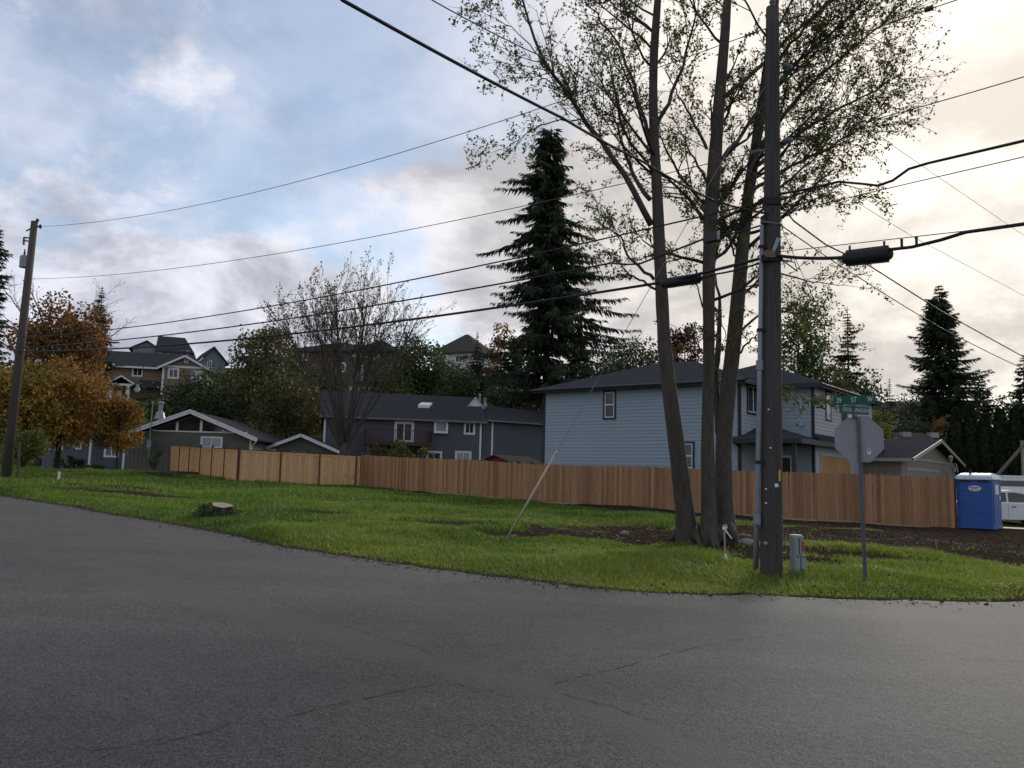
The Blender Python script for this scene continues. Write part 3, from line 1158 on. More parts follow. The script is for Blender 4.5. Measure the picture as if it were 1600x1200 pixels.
for W, t, nm in ((WA, 0.0, 1), (WA, W1 - 0.1, 1), (WN, 0.0, 1), (WS, x2 - W1 - 0.1, 1), (WR, 0.0, 1)):
    mb = MB()
    W.box(mb, t, t + 0.1, -0.3, zE - 0.1, 0.0, 0.036)
    HB.part('corner_trim', mb, M_BLACKTRIM)
mb = MB()
WA.box(mb, -0.02, W1 + 0.02, zE - 0.14, zE - 0.03, 0.0, 0.035)
HB.part('frieze_board', mb, M_BLUE)
ov = 0.45
roof = HB.part('roof', hip_roof(-ov, W1 + ov, -ov, 9 + ov, zE + 0.1, 1.75), M_SHINGLE)
HB.part('roof', hip_roof(W1 - 6, x2 + ov, S - ov, D + ov, zE + 0.102, 1.75), M_SHINGLE)
HB.part('fascia', fascia(MB(), -ov, W1 + ov, -ov, 9 + ov, zE + 0.09), M_BLACKTRIM)
HB.part('fascia', fascia(MB(), W1 - 6, x2 + ov, S - ov, D + ov, zE + 0.094), M_BLACKTRIM)
mb = MB()
mb.tube([(-ov - 0.1, -ov - 0.1, zE + 0.02), (W1 + ov, -ov - 0.1, zE + 0.02)], 0.065, 8)
HB.part('gutter', mb, M_BLACKTRIM)
mb = MB()
mb.tube([(x2 + ov + 0.1, S - ov, zE + 0.03), (x2 + ov + 0.1, D + ov, zE + 0.03)], 0.065, 8)
HB.part('gutter', mb, M_DARKMETAL)
mb = MB()
mb.tube([(-0.25, -0.3, zE - 0.05), (-0.06, -0.07, zE - 0.25), (-0.06, -0.07, 0)], 0.045, 8)
HB.part('downspout', mb, M_BLACKTRIM)


def win_px(W, H, px0, py0, px1, py1, plane, trim, tw, **kw):
    """window whose sash spans the pixel box, on the plane of wall W ('y', value) or ('x', value)"""
    ax, val = plane
    f = H.fy if ax == 'y' else H.fx
    xa, za = f(px0, (py0 + py1) / 2, val)
    xb, _ = f(px1, (py0 + py1) / 2, val)
    _, z1 = f((px0 + px1) / 2, py0, val)
    _, z0 = f((px0 + px1) / 2, py1, val)
    off = W.o[0] if ax == 'y' else W.o[1]
    return W.window((xa + xb) / 2 - off, (z0 + z1) / 2, abs(xb - xa), abs(z1 - z0), trim, tw, **kw)


win_px(WA, HB, 945.5, 612.5, 960.5, 652.5, ('y', 0), M_BLACKTRIM, 0.10, mull='h')
win_px(WA, HB, 1064, 693, 1082.5, 731.5, ('y', 0), M_BLACKTRIM, 0.10, mull='h')
win_px(WN, HB, 1167.5, 604, 1184, 645, ('x', W1), M_BLACKTRIM, 0.10, mull='v')
win_px(WR, HB, 1290, 614, 1297, 655, ('x', x2), M_BLACKTRIM, 0.08, mull='h')
win_px(WR, HB, 1315, 618, 1323, 661, ('x', x2), M_BLACKTRIM, 0.08, mull='h')
# porch roof in the notch and the skirt roof over the garage
_, zP = HB.fy(1141, 686, -0.5)
zI = zP + 0.95
mb = MB()
xa, xb, ya, yb = W1 - 0.35, x2 + 0.55, -0.55, S
mb.add([(xa, ya, zP), (xb, ya, zP), (xb, yb, zP), (xa, yb, zI), (W1, yb, zI), (xa, ya, zP - 0.16), (xb, ya, zP - 0.16), (xb, yb, zP - 0.16), (xa, yb, zP - 0.16)],
       [[5, 8, 7, 6], [0, 5, 6, 1], [1, 6, 7, 2]], [[0, 1, 4], [1, 2, 4], [0, 4, 3], [0, 3, 5], [3, 8, 5], [2, 7, 4], [4, 7, 8], [4, 8, 3]])
HB.part('porch_roof', mb, M_SHINGLE)
mb = MB()
mb.box((xa - 0.04, ya - 0.05, zP - 0.2), (xb + 0.04, ya, zP + 0.01))
mb.box((xb, ya, zP - 0.2), (xb + 0.05, D, zP + 0.012))
HB.part('porch_fascia', mb, M_BLACKTRIM)
mb = MB()
mb.slab((x2 + 0.01, S, zP + 0.42), (xb, S + 0.001, zP + 0.003), (xb, D, zP + 0.003), (x2 + 0.01, D, zP + 0.42), 0.12)
HB.part('skirt_roof', mb, M_SHINGLE)
mb = MB()
mb.box((xb - 0.5, ya + 0.25, -0.5), (xb - 0.3, ya + 0.45, zP - 0.16))
HB.part('porch_post', mb, M_BLACKTRIM)
mb = MB()
mb.tube([(xa + 0.3, ya - 0.1, zP - 0.1), (W1 + 0.08, -0.10, zP - 0.45), (W1 + 0.08, -0.10, 0)], 0.045, 8)
HB.part('downspout', mb, M_BLACKTRIM)
# front door in the notch
mb = MB()
WS.box(mb, 0.35, 1.35, 0.2, 2.35, 0.0, 0.05)
dr = HB.part('door', mb, M_DARKMETAL)
mb = MB()
WS.box(mb, 0.22, 0.35, 0.2, 2.47, 0.0, 0.06)
WS.box(mb, 1.35, 1.48, 0.2, 2.47, 0.0, 0.06)
WS.box(mb, 0.35, 1.35, 2.35, 2.47, 0.0, 0.06)
mb.build('door_frame', M_WHITE, dr)
# boarded-up garage opening: single chipboard sheets
M_OSB = pm('chipboard', (0.46, 0.255, 0.10), (0.34, 0.175, 0.065), 16.0, 0.8, 0.2, 30.0, objrand=0.10, c3=(0.56, 0.36, 0.17), spots=0.05)
y0_, zt = HB.fx(1282, 712, x2)
for i in range(4):
    mb = MB()
    WR.box(mb, y0_ - S + i * 1.23, y0_ - S + i * 1.23 + 1.215, 0.05, zt, 0.026, 0.042)
    HB.part('chipboard_sheet', mb, M_OSB)
mb = MB()
WR.box(mb, y0_ - S - 0.12, y0_ - S - 0.01, 0.0, zt + 0.1, 0.0, 0.055)
WR.box(mb, y0_ - S - 0.01, y0_ - S + 5.0, zt + 0.005, zt + 0.1, 0.0, 0.055)
HB.part('garage_trim', mb, M_BLUE_LIT)
mb = MB()
xm, zm = HB.fy(1253, 663, S)
WS.box(mb, xm - W1 - 0.08, xm - W1 + 0.08, zm - 0.1, zm + 0.1, 0.02, 0.14)
HB.part('wall_vent', mb, M_BLUE_LIT)
mb = MB()
mb.lathe((W1 - 3, 3.2, zE + 1.2), [(0.001, 0.55), (0.06, 0.55), (0.06, 0.0)], 10)
HB.part('vent_pipe', mb, M_DARKMETAL, roof)

# ---- grey house with deck ------------------------------------------------
M_GREY = pm('charcoal_siding', (0.0899, 0.1015, 0.1189), (0.0754, 0.0855, 0.1015), 1.5, 0.65, objrand=0.0)
M_DECK = pm('red_brown_deck', (0.1050, 0.0420, 0.0336), (0.0700, 0.0308, 0.0252), 4.0, 0.7, stretch=(1, 1, 4))
HG = House('grey_house', 'charcoal two-storey house with red-brown deck and white-trimmed windows', 502, 745, 70.5, 12.0)
xW, _ = HG.fy(752, 690)
_, zE = HG.fy(650, 652)
mb = MB()
mb.box((0, 0, -1.5), (xW, 9, zE))
_, zr = HG.fy(690, 620, 4.5)
mb.add([(0, 0, zE), (0, 9, zE), (0, 4.5, zr - 0.05), (xW, 0, zE), (xW, 9, zE), (xW, 4.5, zr - 0.05)], None, [[0, 2, 1], [3, 4, 5]])
HG.part('wall', mb, M_GREY)
Wg = Wall(HG, (0, 0, 0), (1, 0, 0), (0, -1, 0))
Wg.boards(0.15, xW - 0.15, -0.6, zE - 0.1, 0.15, M_GREY, single=False)
mb = MB()
k = (zr - zE) / 4.5
mb.slab((-0.4, -0.5, zE - 0.5 * k + 0.08), (xW + 0.4, -0.5, zE - 0.5 * k + 0.08), (xW + 0.4, 4.5, zr + 0.08), (-0.4, 4.5, zr + 0.08), 0.12)
mb.slab((xW + 0.4, 9.5, zE - 0.5 * k + 0.08), (-0.4, 9.5, zE - 0.5 * k + 0.08), (-0.4, 4.501, zr + 0.08), (xW + 0.4, 4.501, zr + 0.08), 0.12)
rf = HG.part('roof', mb, M_SHINGLE)
mb = MB()
mb.box((-0.4, -0.6, zE - 0.5 * k - 0.08), (xW + 0.4, -0.5, zE - 0.5 * k + 0.07))
HG.part('gutter', mb, pm('weathered_gutter', (0.20, 0.20, 0.20), (0.14, 0.14, 0.14), 3.0, 0.6))
for t in (0.0, xW - 0.17):
    mb = MB()
    Wg.box(mb, t, t + 0.17, -1.0, zE - 0.25, 0.0, 0.05)
    HG.part('corner_trim', mb, M_WHITE)
xs_, zs_ = HG.fy(664, 641, 2.2)
mb = MB()
zz0 = zE + 2.0 * k
mb.hexa([(xs_ - 0.7, 1.7, zE + 1.7 * k + .1), (xs_ + 0.3, 1.7, zE + 1.7 * k + .1), (xs_ + 0.7, 2.6, zE + 2.6 * k + .1), (xs_ - 0.3, 2.6, zE + 2.6 * k + .1),
         (xs_ - 0.7, 1.7, zE + 1.7 * k + .35), (xs_ + 0.3, 1.7, zE + 1.7 * k + .35), (xs_ + 0.7, 2.6, zE + 2.6 * k + .22), (xs_ - 0.3, 2.6, zE + 2.6 * k + .22)])
mb.build('skylight', M_WHITE, rf)
win_px(Wg, HG, 618.5, 661, 644, 689, ('y', 0), M_WHITE, 0.15, mull='v', name='sliding_door', sw=0.08)
win_px(Wg, HG, 680, 660, 697, 675, ('y', 0), M_WHITE, 0.13, mull='', pane=M_GLASS_PALE, proud=0.35)
win_px(Wg, HG, 727, 661, 740, 677, ('y', 0), M_WHITE, 0.13, mull='v')
win_px(Wg, HG, 668, 707, 688, 728, ('y', 0), M_WHITE, 0.13, mull='v')
win_px(Wg, HG, 713, 707, 734, 724, ('y', 0), M_WHITE, 0.13, mull='v', pane=M_GLASS_PALE)
# deck
xa, _ = HG.fy(572, 690, -2.4)
xb, zf = HG.fy(674, 692, -2.4)
_, zt = HG.fy(620, 672, -2.4)
mb = MB()
mb.box((xa, -2.4, zf - 0.3), (xb, -0.02, zf))
dk = HG.part('deck', mb, M_DECK)
for y_a, y_b, x_a, x_b in ((-2.4, -2.4, xa, xb), (-2.4, 0, xa, xa), (-2.4, 0, xb, xb)):
    mb = MB()
    mb.beam((x_a, y_a, zt), (x_b, y_b + (0.001 if y_a == y_b else 0), zt), 0.14, 0.06)
    mb.build('handrail', M_DECK, dk)
    n = int(math.hypot(x_b - x_a, y_b - y_a) / 0.16)
    bm = MB().box((-0.022, -0.022, zf), (0.022, 0.022, zt - 0.03)).mesh('baluster', M_DECK)
    for i in range(n + 1):
        o = link('baluster', bm, dk)
        o.location = (x_a + (x_b - x_a) * i / n, y_a + (y_b - y_a) * i / n, 0)
for x_ in (xa + 0.1, (xa + xb) / 2, xb - 0.8):
    mb = MB()
    mb.box((x_, -2.3, -2.0), (x_ + 0.18, -2.12, zf - 0.3))
    HG.part('deck_post', mb, M_GREY)
# lower wing set at an angle
xw, _ = HG.fy(768, 690, 1.0)
_, zw = HG.fy(770, 655.5, 1.0)
wa = math.radians(24)
ca, sa = math.cos(wa), math.sin(wa)


def wg(x, y, z):
    return (xw + x * ca - y * sa, 1.0 + x * sa + y * ca, z)


LW, DW = 9.0, 7.0
mb = MB()
mb.hexa([wg(-1, 0, -1.5), wg(LW, 0, -1.5), wg(LW, DW, -1.5), wg(-1, DW, -1.5), wg(-1, 0, zw), wg(LW, 0, zw), wg(LW, DW, zw), wg(-1, DW, zw)])
HG.part('wing_wall', mb, M_GREY)
Ww = Wall(HG, wg(0, 0, 0), (ca, sa, 0), (sa, -ca, 0))
Ww.boards(0.0, LW, -0.6, zw - 0.1, 0.15, M_GREY, single=False)
mb = MB()
mb.slab(wg(-1.3, -0.5, zw - 0.1), wg(LW, -0.5, zw - 0.1), wg(LW, 3.5, zw + 1.5), wg(-1.3, 3.5, zw + 1.5), 0.12)
mb.slab(wg(LW, 7.5, zw - 0.1), wg(-1.3, 7.5, zw - 0.1), wg(-1.3, 3.501, zw + 1.5), wg(LW, 3.501, zw + 1.5), 0.12)
rw = HG.part('wing_roof', mb, M_SHINGLE)
mb = MB()
mb.beam(wg(-1.3, -0.55, zw - 0.16), wg(LW, -0.55, zw - 0.16), 0.1, 0.13)
HG.part('gutter', mb, MATS['weathered_gutter'])
mb = MB()
Ww.box(mb, -0.05, 0.12, -0.5, zw - 0.2, 0.0, 0.05)
HG.part('downspout', mb, M_WHITE)
# small gable peak with white barge boards
xg, zg = HG.fy(743, 621, 2.5)
mb = MB()
mb.beam((xg - 0.85, 2.5, zg - 1.05), (xg, 2.5, zg), 0.06, 0.16, (0, 1, 0.001))
mb.beam((xg + 0.85, 2.501, zg - 1.05), (xg, 2.501, zg), 0.06, 0.16, (0, 1, 0.001))
mb.add([(xg - 0.8, 2.56, zg - 1.05), (xg + 0.8, 2.56, zg - 1.05), (xg, 2.56, zg - 0.1)], None, [[0, 1, 2]])
HG.part('gable_trim', mb, M_WHITE)
mb = MB()
mb.slab((xg - 0.9, 2.46, zg - 1.02), (xg - 0.9, 7, zg - 1.02), (xg, 7, zg + 0.06), (xg, 2.46, zg + 0.06), 0.05)
mb.slab((xg, 2.46, zg + 0.06), (xg, 7, zg + 0.06), (xg + 0.9, 7, zg - 1.02), (xg + 0.9, 2.46, zg - 1.02), 0.05)
HG.part('gable_roof', mb, M_SHINGLE)
for px_, py_, top, r_ in ((749.5, 634, 615, 0.10), (757.5, 634, 622, 0.13)):
    x_, z_ = HG.fy(px_, py_, 3.6)
    _, zt_ = HG.fy(px_, top, 3.6)
    mb = MB()
    mb.lathe((x_, 3.6, z_ - 0.4), [(r_ * 1.9, 0.25), (r_ * 1.8, 0.45), (r_, 0.7), (r_, zt_ - z_ + 0.25), (r_ * 1.4, zt_ - z_ + 0.27), (r_ * 1.4, zt_ - z_ + 0.4), (0.001, zt_ - z_ + 0.42)], 10)
    HG.part('flue_pipe', mb, M_GALV)

# ---- green gabled house --------------------------------------------------
M_GREEN = pm('olive_siding', (0.1200, 0.1312, 0.1056), (0.0992, 0.1088, 0.0880), 1.5, 0.7, 0.1)
M_SLATE = pm('slate_blue_siding', (0.1080, 0.1320, 0.1470), (0.0900, 0.1095, 0.1245), 1.5, 0.7, 0.1)
HN = House('green_house', 'low olive-green house with white gable trim and clerestory windows', 190, 737, 60.0, 4.0)
xr, zr_ = HN.fy(393, 690)
xp, zp = HN.fy(302, 642)
_, zb = HN.fy(302, 649)
slope = (zp - zr_) / (xr + 0.3 - xp) * 0.86
xl = xp - (xr - xp)
ze = zp - slope * (xr - xp) - 0.25
mb = MB()
mb.box((xl, 0, -1.0), (xr, 14, ze))
mb.add([(xl, 0, ze), (xr, 0, ze), (xp, 0, zp - 0.3), (xl, 14, ze), (xr, 14, ze), (xp, 14, zp - 0.3)], None, [[0, 1, 2], [4, 3, 5]])
HN.part('wall', mb, M_GREEN)
Wn = Wall(HN, (0, 0, 0), (1, 0, 0), (0, -1, 0))
mb = MB()
xx = max(xl, 0.0)
while xx < xr:
    Wn.box(mb, xx, xx + 0.035, -0.6, min(ze, HN.fy(300, 674)[1]), 0.0, 0.022)
    xx += 0.3
mb.build('batten', M_GREEN, HN.e, kind='stuff')
ovx = 0.55
mb = MB()
mb.slab((xl - ovx, -0.7, ze - slope * ovx + 0.25), (xp, -0.7, zp), (xp, 14.5, zp), (xl - ovx, 14.5, ze - slope * ovx + 0.25), 0.14)
mb.slab((xp, -0.7, zp), (xr + ovx, -0.7, ze - slope * ovx + 0.25), (xr + ovx, 14.5, ze - slope * ovx + 0.25), (xp, 14.5, zp), 0.14)
rf = HN.part('roof', mb, M_SHINGLE)
for s in (-1, 1):
    xe, zz_ = (xl - ovx, ze - slope * ovx + 0.25) if s < 0 else (xr + ovx, ze - slope * ovx + 0.25)
    mb = MB()
    mb.beam((xe, -0.73, zz_ - 0.1), (xp, -0.73, zp - 0.1), 0.05, 0.27, (0, 0, 1))
    HN.part('barge_board', mb, M_WHITE)
    mb = MB()
    mb.beam((xe, -0.775, zz_ + 0.01), (xp, -0.775, zp + 0.01), 0.05, 0.10, (0, 0, 1))
    HN.part('barge_board', mb, M_WHITE)
# clerestory: glazed panels between white bars under the slope
_, zc0 = HN.fy(300, 673.5)


def ztop(x):
    return zp - 0.42 - slope * abs(x - xp)


xsb = [HN.fy(px, 668)[0] for px in (241, 275.5, 278.5, 313, 316, 348, 351.5, 385)]
for i in range(0, 8, 2):
    x_a, x_b = xsb[i] + 0.02, xsb[i + 1] - 0.02
    za_, zb_ = max(ztop(x_a), zc0 + 0.05), max(ztop(x_b), zc0 + 0.05)
    zm_ = ztop(xp) if x_a < xp < x_b else None
    poly = [(x_a, zc0), (x_b, zc0), (x_b, zb_)] + ([(xp, zm_)] if zm_ else []) + [(x_a, za_)]
    win = MB().prism([(x_a - 0.09, zc0 - 0.09), (x_b + 0.09, zc0 - 0.09), (x_b + 0.09, zc0), (x_a - 0.09, zc0)], -0.06, 0.0).build('clerestory_window', M_WHITE, HN.e)
    mb = MB()
    mb.prism([(x_a - 0.09, zc0), (x_a, zc0), (x_a, za_), (x_a - 0.09, za_)], -0.05, 0)
    mb.prism([(x_b, zc0), (x_b + 0.09, zc0), (x_b + 0.09, zb_), (x_b, zb_)], -0.05, 0)
    mb.build('frame', M_WHITE, win)
    MB().prism(poly, -0.02, -0.004).build('pane', M_GLASS, win)
win_px(Wn, HN, 315.5, 684, 346, 699, ('y', 0), M_WHITE, 0.09, mull='v', pane=M_GLASS_PALE)
mb = MB()
Wn.box(mb, 0.0, 0.16, -0.6, 2.7, 0.0, 0.06)
HN.part('corner_trim', mb, M_WHITE)
mb = MB()
Wn.box(mb, xr - 0.12, xr, -0.6, ze, 0.0, 0.05)
HN.part('corner_trim', mb, M_WHITE)
mb = MB()
mb.tube([(xr + 0.55, -0.7, ze - 0.05), (xr + 0.3, -0.4, ze - 0.35), (xr + 0.06, -0.1, ze - 0.5), (xr + 0.06, -0.1, -0.5)], 0.05, 8)
HN.part('downspout', mb, M_WHITE)
# service mast with meter, and chimney flue
xm, zm0 = HN.fy(238, 723)
_, zm1 = HN.fy(240, 632)
mb = MB()
mb.tube([(xm, -0.9, zm0), (xm + 0.05, -0.9, zm1)], 0.035, 8)
mb.lathe((xm + 0.05, -0.9, zm1), [(0.07, 0), (0.07, 0.14), (0.001, 0.16)], 8)
HN.part('service_mast', mb, M_GALV)
mb = MB()
mb.box((xm - 0.14, -0.95, zm0 + 0.9), (xm + 0.16, -0.02, zm0 + 1.6))
mt = HN.part('meter_box', mb, M_GALV)
MB().lathe((xm + 0.01, -1.02, zm0 + 1.1), [(0.001, -0.06), (0.10, -0.03), (0.10, 0.1)], 12, 'y').build('meter', M_GALV, mt)
xc, zc_ = HN.fy(250, 648, 1.5)
mb = MB()
mb.lathe((xc, 1.5, zc_ - 0.35), [(0.42, 0.0), (0.3, 0.5), (0.15, 0.62), (0.15, 1.15), (0.24, 1.17), (0.24, 1.32), (0.001, 1.36)], 14)
HN.part('flue_pipe', mb, M_GALV, rf)
# slate-blue wing on the left
xq, _ = HN.fy(66, 710, 2.0)
_, zq = HN.fy(120, 681, 2.0)
mb = MB()
mb.box((xq, 2.0, -1.2), (-0.02, 11, zq))
HN.part('wing_wall', mb, M_SLATE)
Wq = Wall(HN, (xq, 2.0, 0), (1, 0, 0), (0, -1, 0))
mb = MB()
Wd = Wall(HN, (xl, 0, 0), (1, 0, 0), (0, -1, 0))
mb.box((xl, 0.0, -0.8), (0.0, 2.0, 2.2))
HN.part('entry_wall', mb, M_SLATE)
mb = MB()
mb.slab((xq - 0.5, 1.3, zq - 0.1), (xl + 0.5, 1.3, zq - 0.1), (xl + 0.5, 6.5, zq + 1.3), (xq - 0.5, 6.5, zq + 1.3), 0.14)
mb.slab((xl + 0.5, 11.6, zq - 0.1), (xq - 0.5, 11.6, zq - 0.1), (xq - 0.5, 6.501, zq + 1.3), (xl + 0.5, 6.501, zq + 1.3), 0.14)
HN.part('wing_roof', mb, M_SHINGLE)
for a_, b_, c_, d_ in ((69, 690, 78, 702), (88, 690, 98, 702), (116, 688, 127, 701)):
    win_px(Wq, HN, a_, b_, c_, d_, ('y', 2.0), M_WHITE, 0.06, mull='v')
win_px(Wn, HN, 165, 686, 185, 713, ('y', 0.0), M_WHITE, 0.07, mull='v')
xe, _ = HN.fy(138.5, 710, 1.2)
mb = MB()
mb.box((xe, 1.2, -0.6), (xe + 0.14, 1.34, zq))
HN.part('porch_post', mb, M_WHITE)

# ---- green garage --------------------------------------------------------
HR = House('green_garage', 'small olive-green outbuilding with white gable trim beside the pale fence', 400, 735, 66.0, 4.0, cat='garage')
xl, zl = HR.fy(405, 699)
xr, zr_ = HR.fy(532, 708)
xp, zp = HR.fy(472, 678.5)
zl = zr_ = (zl + zr_) / 2
sl_ = (zp - zr_) / (xr - xp)
xl = xp - (xr - xp)
mb = MB()
mb.box((xl + 0.5, 0, -1), (xr - 0.5, 9, zr_ + sl_ * 0.5 - 0.25))
mb.add([(xl + 0.5, 0, zr_ + sl_ * 0.5 - 0.25), (xr - 0.5, 0, zr_ + sl_ * 0.5 - 0.25), (xp, 0, zp - 0.25)], None, [[0, 1, 2]])
HR.part('wall', mb, M_GREEN)
mb = MB()
mb.slab((xl, -0.5, zr_), (xp, -0.5, zp), (xp, 9.3, zp), (xl, 9.3, zr_), 0.13)
mb.slab((xp, -0.5, zp), (xr, -0.5, zr_), (xr, 9.3, zr_), (xp, 9.3, zp), 0.13)
HR.part('roof', mb, M_SHINGLE)
for x_ in (xl, xr):
    mb = MB()
    mb.beam((x_, -0.53, zr_ - 0.1), (xp, -0.53, zp - 0.1), 0.05, 0.25, (0, 0, 1))
    HR.part('barge_board', mb, M_WHITE)
Wr = Wall(HR, (0, 0, 0), (1, 0, 0), (0, -1, 0))
win_px(Wr, HR, 417, 703, 430, 716, ('y', 0), M_WHITE, 0.08, mull='')
win_px(Wr, HR, 454, 703, 479, 718, ('y', 0), M_GREEN, 0.06, sash=M_DARKMETAL, mull='v')

# ---- red shed ------------------------------------------------------------
M_RED = pm('barn_red', (0.2080, 0.0286, 0.0312), (0.1560, 0.0208, 0.0234), 2.5, 0.7)
HS = House('red_shed', 'small barn-red shed with low brown roof peeking over the fence', 752, 740, 52.5, -35.0, cat='shed')
xs0, zs0 = HS.fy(754, 718)
xs1, _ = HS.fy(800, 718)
xsp, zsp = HS.fy(766, 711)
mb = MB()
hw = 1.25
mb.box((-0.1, 0, -1.0), (2.4, 3.4, zs0 - 0.1))
mb.add([(-0.1, 0, zs0 - 0.1), (2.4, 0, zs0 - 0.1), (1.15, 0, zsp - 0.05)], None, [[0, 1, 2]])
mb.add([(-0.1, 3.4, zs0 - 0.1), (2.4, 3.4, zs0 - 0.1), (1.15, 3.4, zsp - 0.05)], None, [[1, 0, 2]])
HS.part('wall', mb, M_RED)
mb = MB()
mb.slab((-0.35, -0.3, zs0 - 0.18), (1.15, -0.3, zsp + 0.03), (1.15, 3.7, zsp + 0.03), (-0.35, 3.7, zs0 - 0.18), 0.06)
mb.slab((1.15, -0.3, zsp + 0.03), (2.65, -0.3, zs0 - 0.18), (2.65, 3.7, zs0 - 0.18), (1.15, 3.7, zsp + 0.03), 0.06)
HS.part('roof', mb, M_SHINGLE_BR)
mb = MB()
mb.box((0.6, -0.03, -0.5), (1.7, 0.0, zs0 - 0.3))
HS.part('door', mb, M_RED)

# ---- beige house on the right --------------------------------------------
M_BEIGE = pm('beige_siding', (0.2450, 0.2170, 0.1820), (0.2100, 0.1848, 0.1540), 1.5, 0.7, 0.1, stretch=(6, 6, 1))
M_TAN = pm('tan_trim', (0.36, 0.335, 0.30), (0.30, 0.28, 0.25), 2.0, 0.6)
HT = House('beige_house', 'single-storey beige house with grey gable roof beside the blue portable toilet', 1413, 762, 45.0, -37.9)
_, ze = HT.fy(1400, 716)
LX = 8.5
yg0, zg0 = HT.fx(1455, 689, 0.0)
GW = 2 * yg0
mb = MB()
mb.box((-LX, 0, -1.0), (0, GW, ze))
mb.add([(0, 0, ze), (0, GW, ze), (0, yg0, zg0 - 0.15), (-LX, 0, ze), (-LX, GW, ze), (-LX, yg0, zg0 - 0.15)], None, [[0, 1, 2], [4, 3, 5]])
HT.part('wall', mb, M_BEIGE)
Wt = Wall(HT, (-LX, 0, 0), (1, 0, 0), (0, -1, 0))
mb = MB()
xx = 0.0
while xx < LX:
    Wt.box(mb, xx, xx + 0.04, -0.5, ze - 0.05, 0.0, 0.025)
    xx += 0.3
mb.build('batten', M_BEIGE, HT.e, kind='stuff')
k = (zg0 - ze) / yg0
mb = MB()
mb.slab((-LX - 0.4, -0.45, ze - 0.45 * k + 0.1), (0.55, -0.45, ze - 0.45 * k + 0.1), (0.55, yg0, zg0 + 0.1), (-LX - 0.4, yg0, zg0 + 0.1), 0.14)
mb.slab((0.55, GW + 0.45, ze - 0.45 * k + 0.1), (-LX - 0.4, GW + 0.45, ze - 0.45 * k + 0.1), (-LX - 0.4, yg0, zg0 + 0.1), (0.55, yg0, zg0 + 0.1), 0.14)
rf = HT.part('roof', mb, M_SHINGLE)
for y_ in (-0.45, GW + 0.45):
    mb = MB()
    mb.beam((0.58, y_, ze - 0.45 * k - 0.01), (0.58, yg0, zg0 - 0.01), 0.05, 0.2, (0, 0, 1))
    HT.part('barge_board', mb, M_TAN)
mb = MB()
mb.box((-LX - 0.4, -0.55, ze - 0.45 * k - 0.1), (0.5, -0.45, ze - 0.45 * k + 0.08))
HT.part('gutter', mb, M_TAN)
Wx = Wall(HT, (0, 0, 0), (0, 1, 0), (1, 0, 0))
mb = MB()
Wx.box(mb, 0.1, GW - 0.1, ze - 0.05, ze + 0.1, 0.0, 0.05)
HT.part('band_board', mb, M_TAN)
mb = MB()
Wx.box(mb, 0.7, GW * 0.62, -0.5, ze - 0.62, 0.0, 0.03)
gd = HT.part('garage_door', mb, M_BEIGE)
mb = MB()
Wx.box(mb, 0.55, GW * 0.62 + 0.15, ze - 0.62, ze - 0.47, 0.0, 0.05)
Wx.box(mb, 0.55, 0.7, -0.5, ze - 0.62, 0.0, 0.05)
Wx.box(mb, GW * 0.62, GW * 0.62 + 0.15, -0.5, ze - 0.62, 0.0, 0.05)
mb.build('door_frame', M_TAN, gd)
Wx.window(GW * 0.85, ze - 0.95, 0.55, 0.9, M_TAN, 0.08, mull='')
mb = MB()
Wt.box(mb, LX - 0.14, LX, -0.5, ze - 0.05, 0.0, 0.05)
HT.part('corner_trim', mb, M_TAN)
for px_, py_ in ((1381, 696), (1375, 704)):
    x_, z_ = HT.fy(px_, py_ + 10, 0.9)
    mb = MB()
    mb.lathe((x_, 0.9, ze + 0.1), [(0.05, 0.0), (0.05, 0.85), (0.09, 0.86), (0.09, 0.95), (0.001, 0.97)], 10)
    mb.build('vent_pipe', M_DARKMETAL, rf)

# second roof behind it
HU = House('brown_roofed_house', 'long house with brown-grey roof rising behind the beige house', 1360, 760, 66.0, 0.0)
x0_, z0_ = HU.fy(1340, 694)
x1_, z1_ = HU.fy(1482, 694)
_, zr_ = HU.fy(1420, 676, 4.0)
z0_ = min(z0_, z1_)
mb = MB()
mb.box((x0_ + 0.4, 0, -1.5), (x1_ - 0.4, 8, z0_ - 0.1))
HU.part('wall', mb, M_BEIGE)
mb = MB()
mb.slab((x0_, -0.5, z0_ - 0.2), (x1_, -0.5, z0_ - 0.2), (x1_, 4, zr_), (x0_, 4, zr_), 0.12)
mb.slab((x1_, 8.5, z0_ - 0.2), (x0_, 8.5, z0_ - 0.2), (x0_, 4.001, zr_), (x1_, 4.001, zr_), 0.12)
rf = HU.part('roof', mb, M_SHINGLE_BR)
for px_ in (1378, 1413, 1456):
    x_, _ = HU.fy(px_, 680, 3.2)
    mb = MB()
    mb.box((x_ - 0.35, 2.7, zr_ - 0.45), (x_ + 0.35, 3.4, zr_ - 0.02))
    mb.build('roof_vent', M_TAN, rf)
HU.part('gutter', MB().box((x0_, -0.6, z0_ - 0.32), (x1_, -0.501, z0_ - 0.18)), M_TAN)

# ---- hillside houses -----------------------------------------------------
M_BROWN = pm('brown_siding', (0.2310, 0.1652, 0.1050), (0.1960, 0.1400, 0.0896), 1.5, 0.7)
M_BROWN_D = pm('dark_brown_siding', (0.1190, 0.0910, 0.0700), (0.0980, 0.0756, 0.0588), 1.5, 0.7)
M_CREAM = pm('cream_siding', (0.50, 0.49, 0.45), (0.44, 0.43, 0.40), 1.5, 0.7)
M_PALEGREY = pm('pale_grey_siding', (0.20, 0.21, 0.23), (0.17, 0.18, 0.20), 1.5, 0.7)
M_STEEL = pm('steel_blue_siding', (0.1690, 0.1950, 0.2340), (0.1430, 0.1690, 0.2015), 1.5, 0.7)

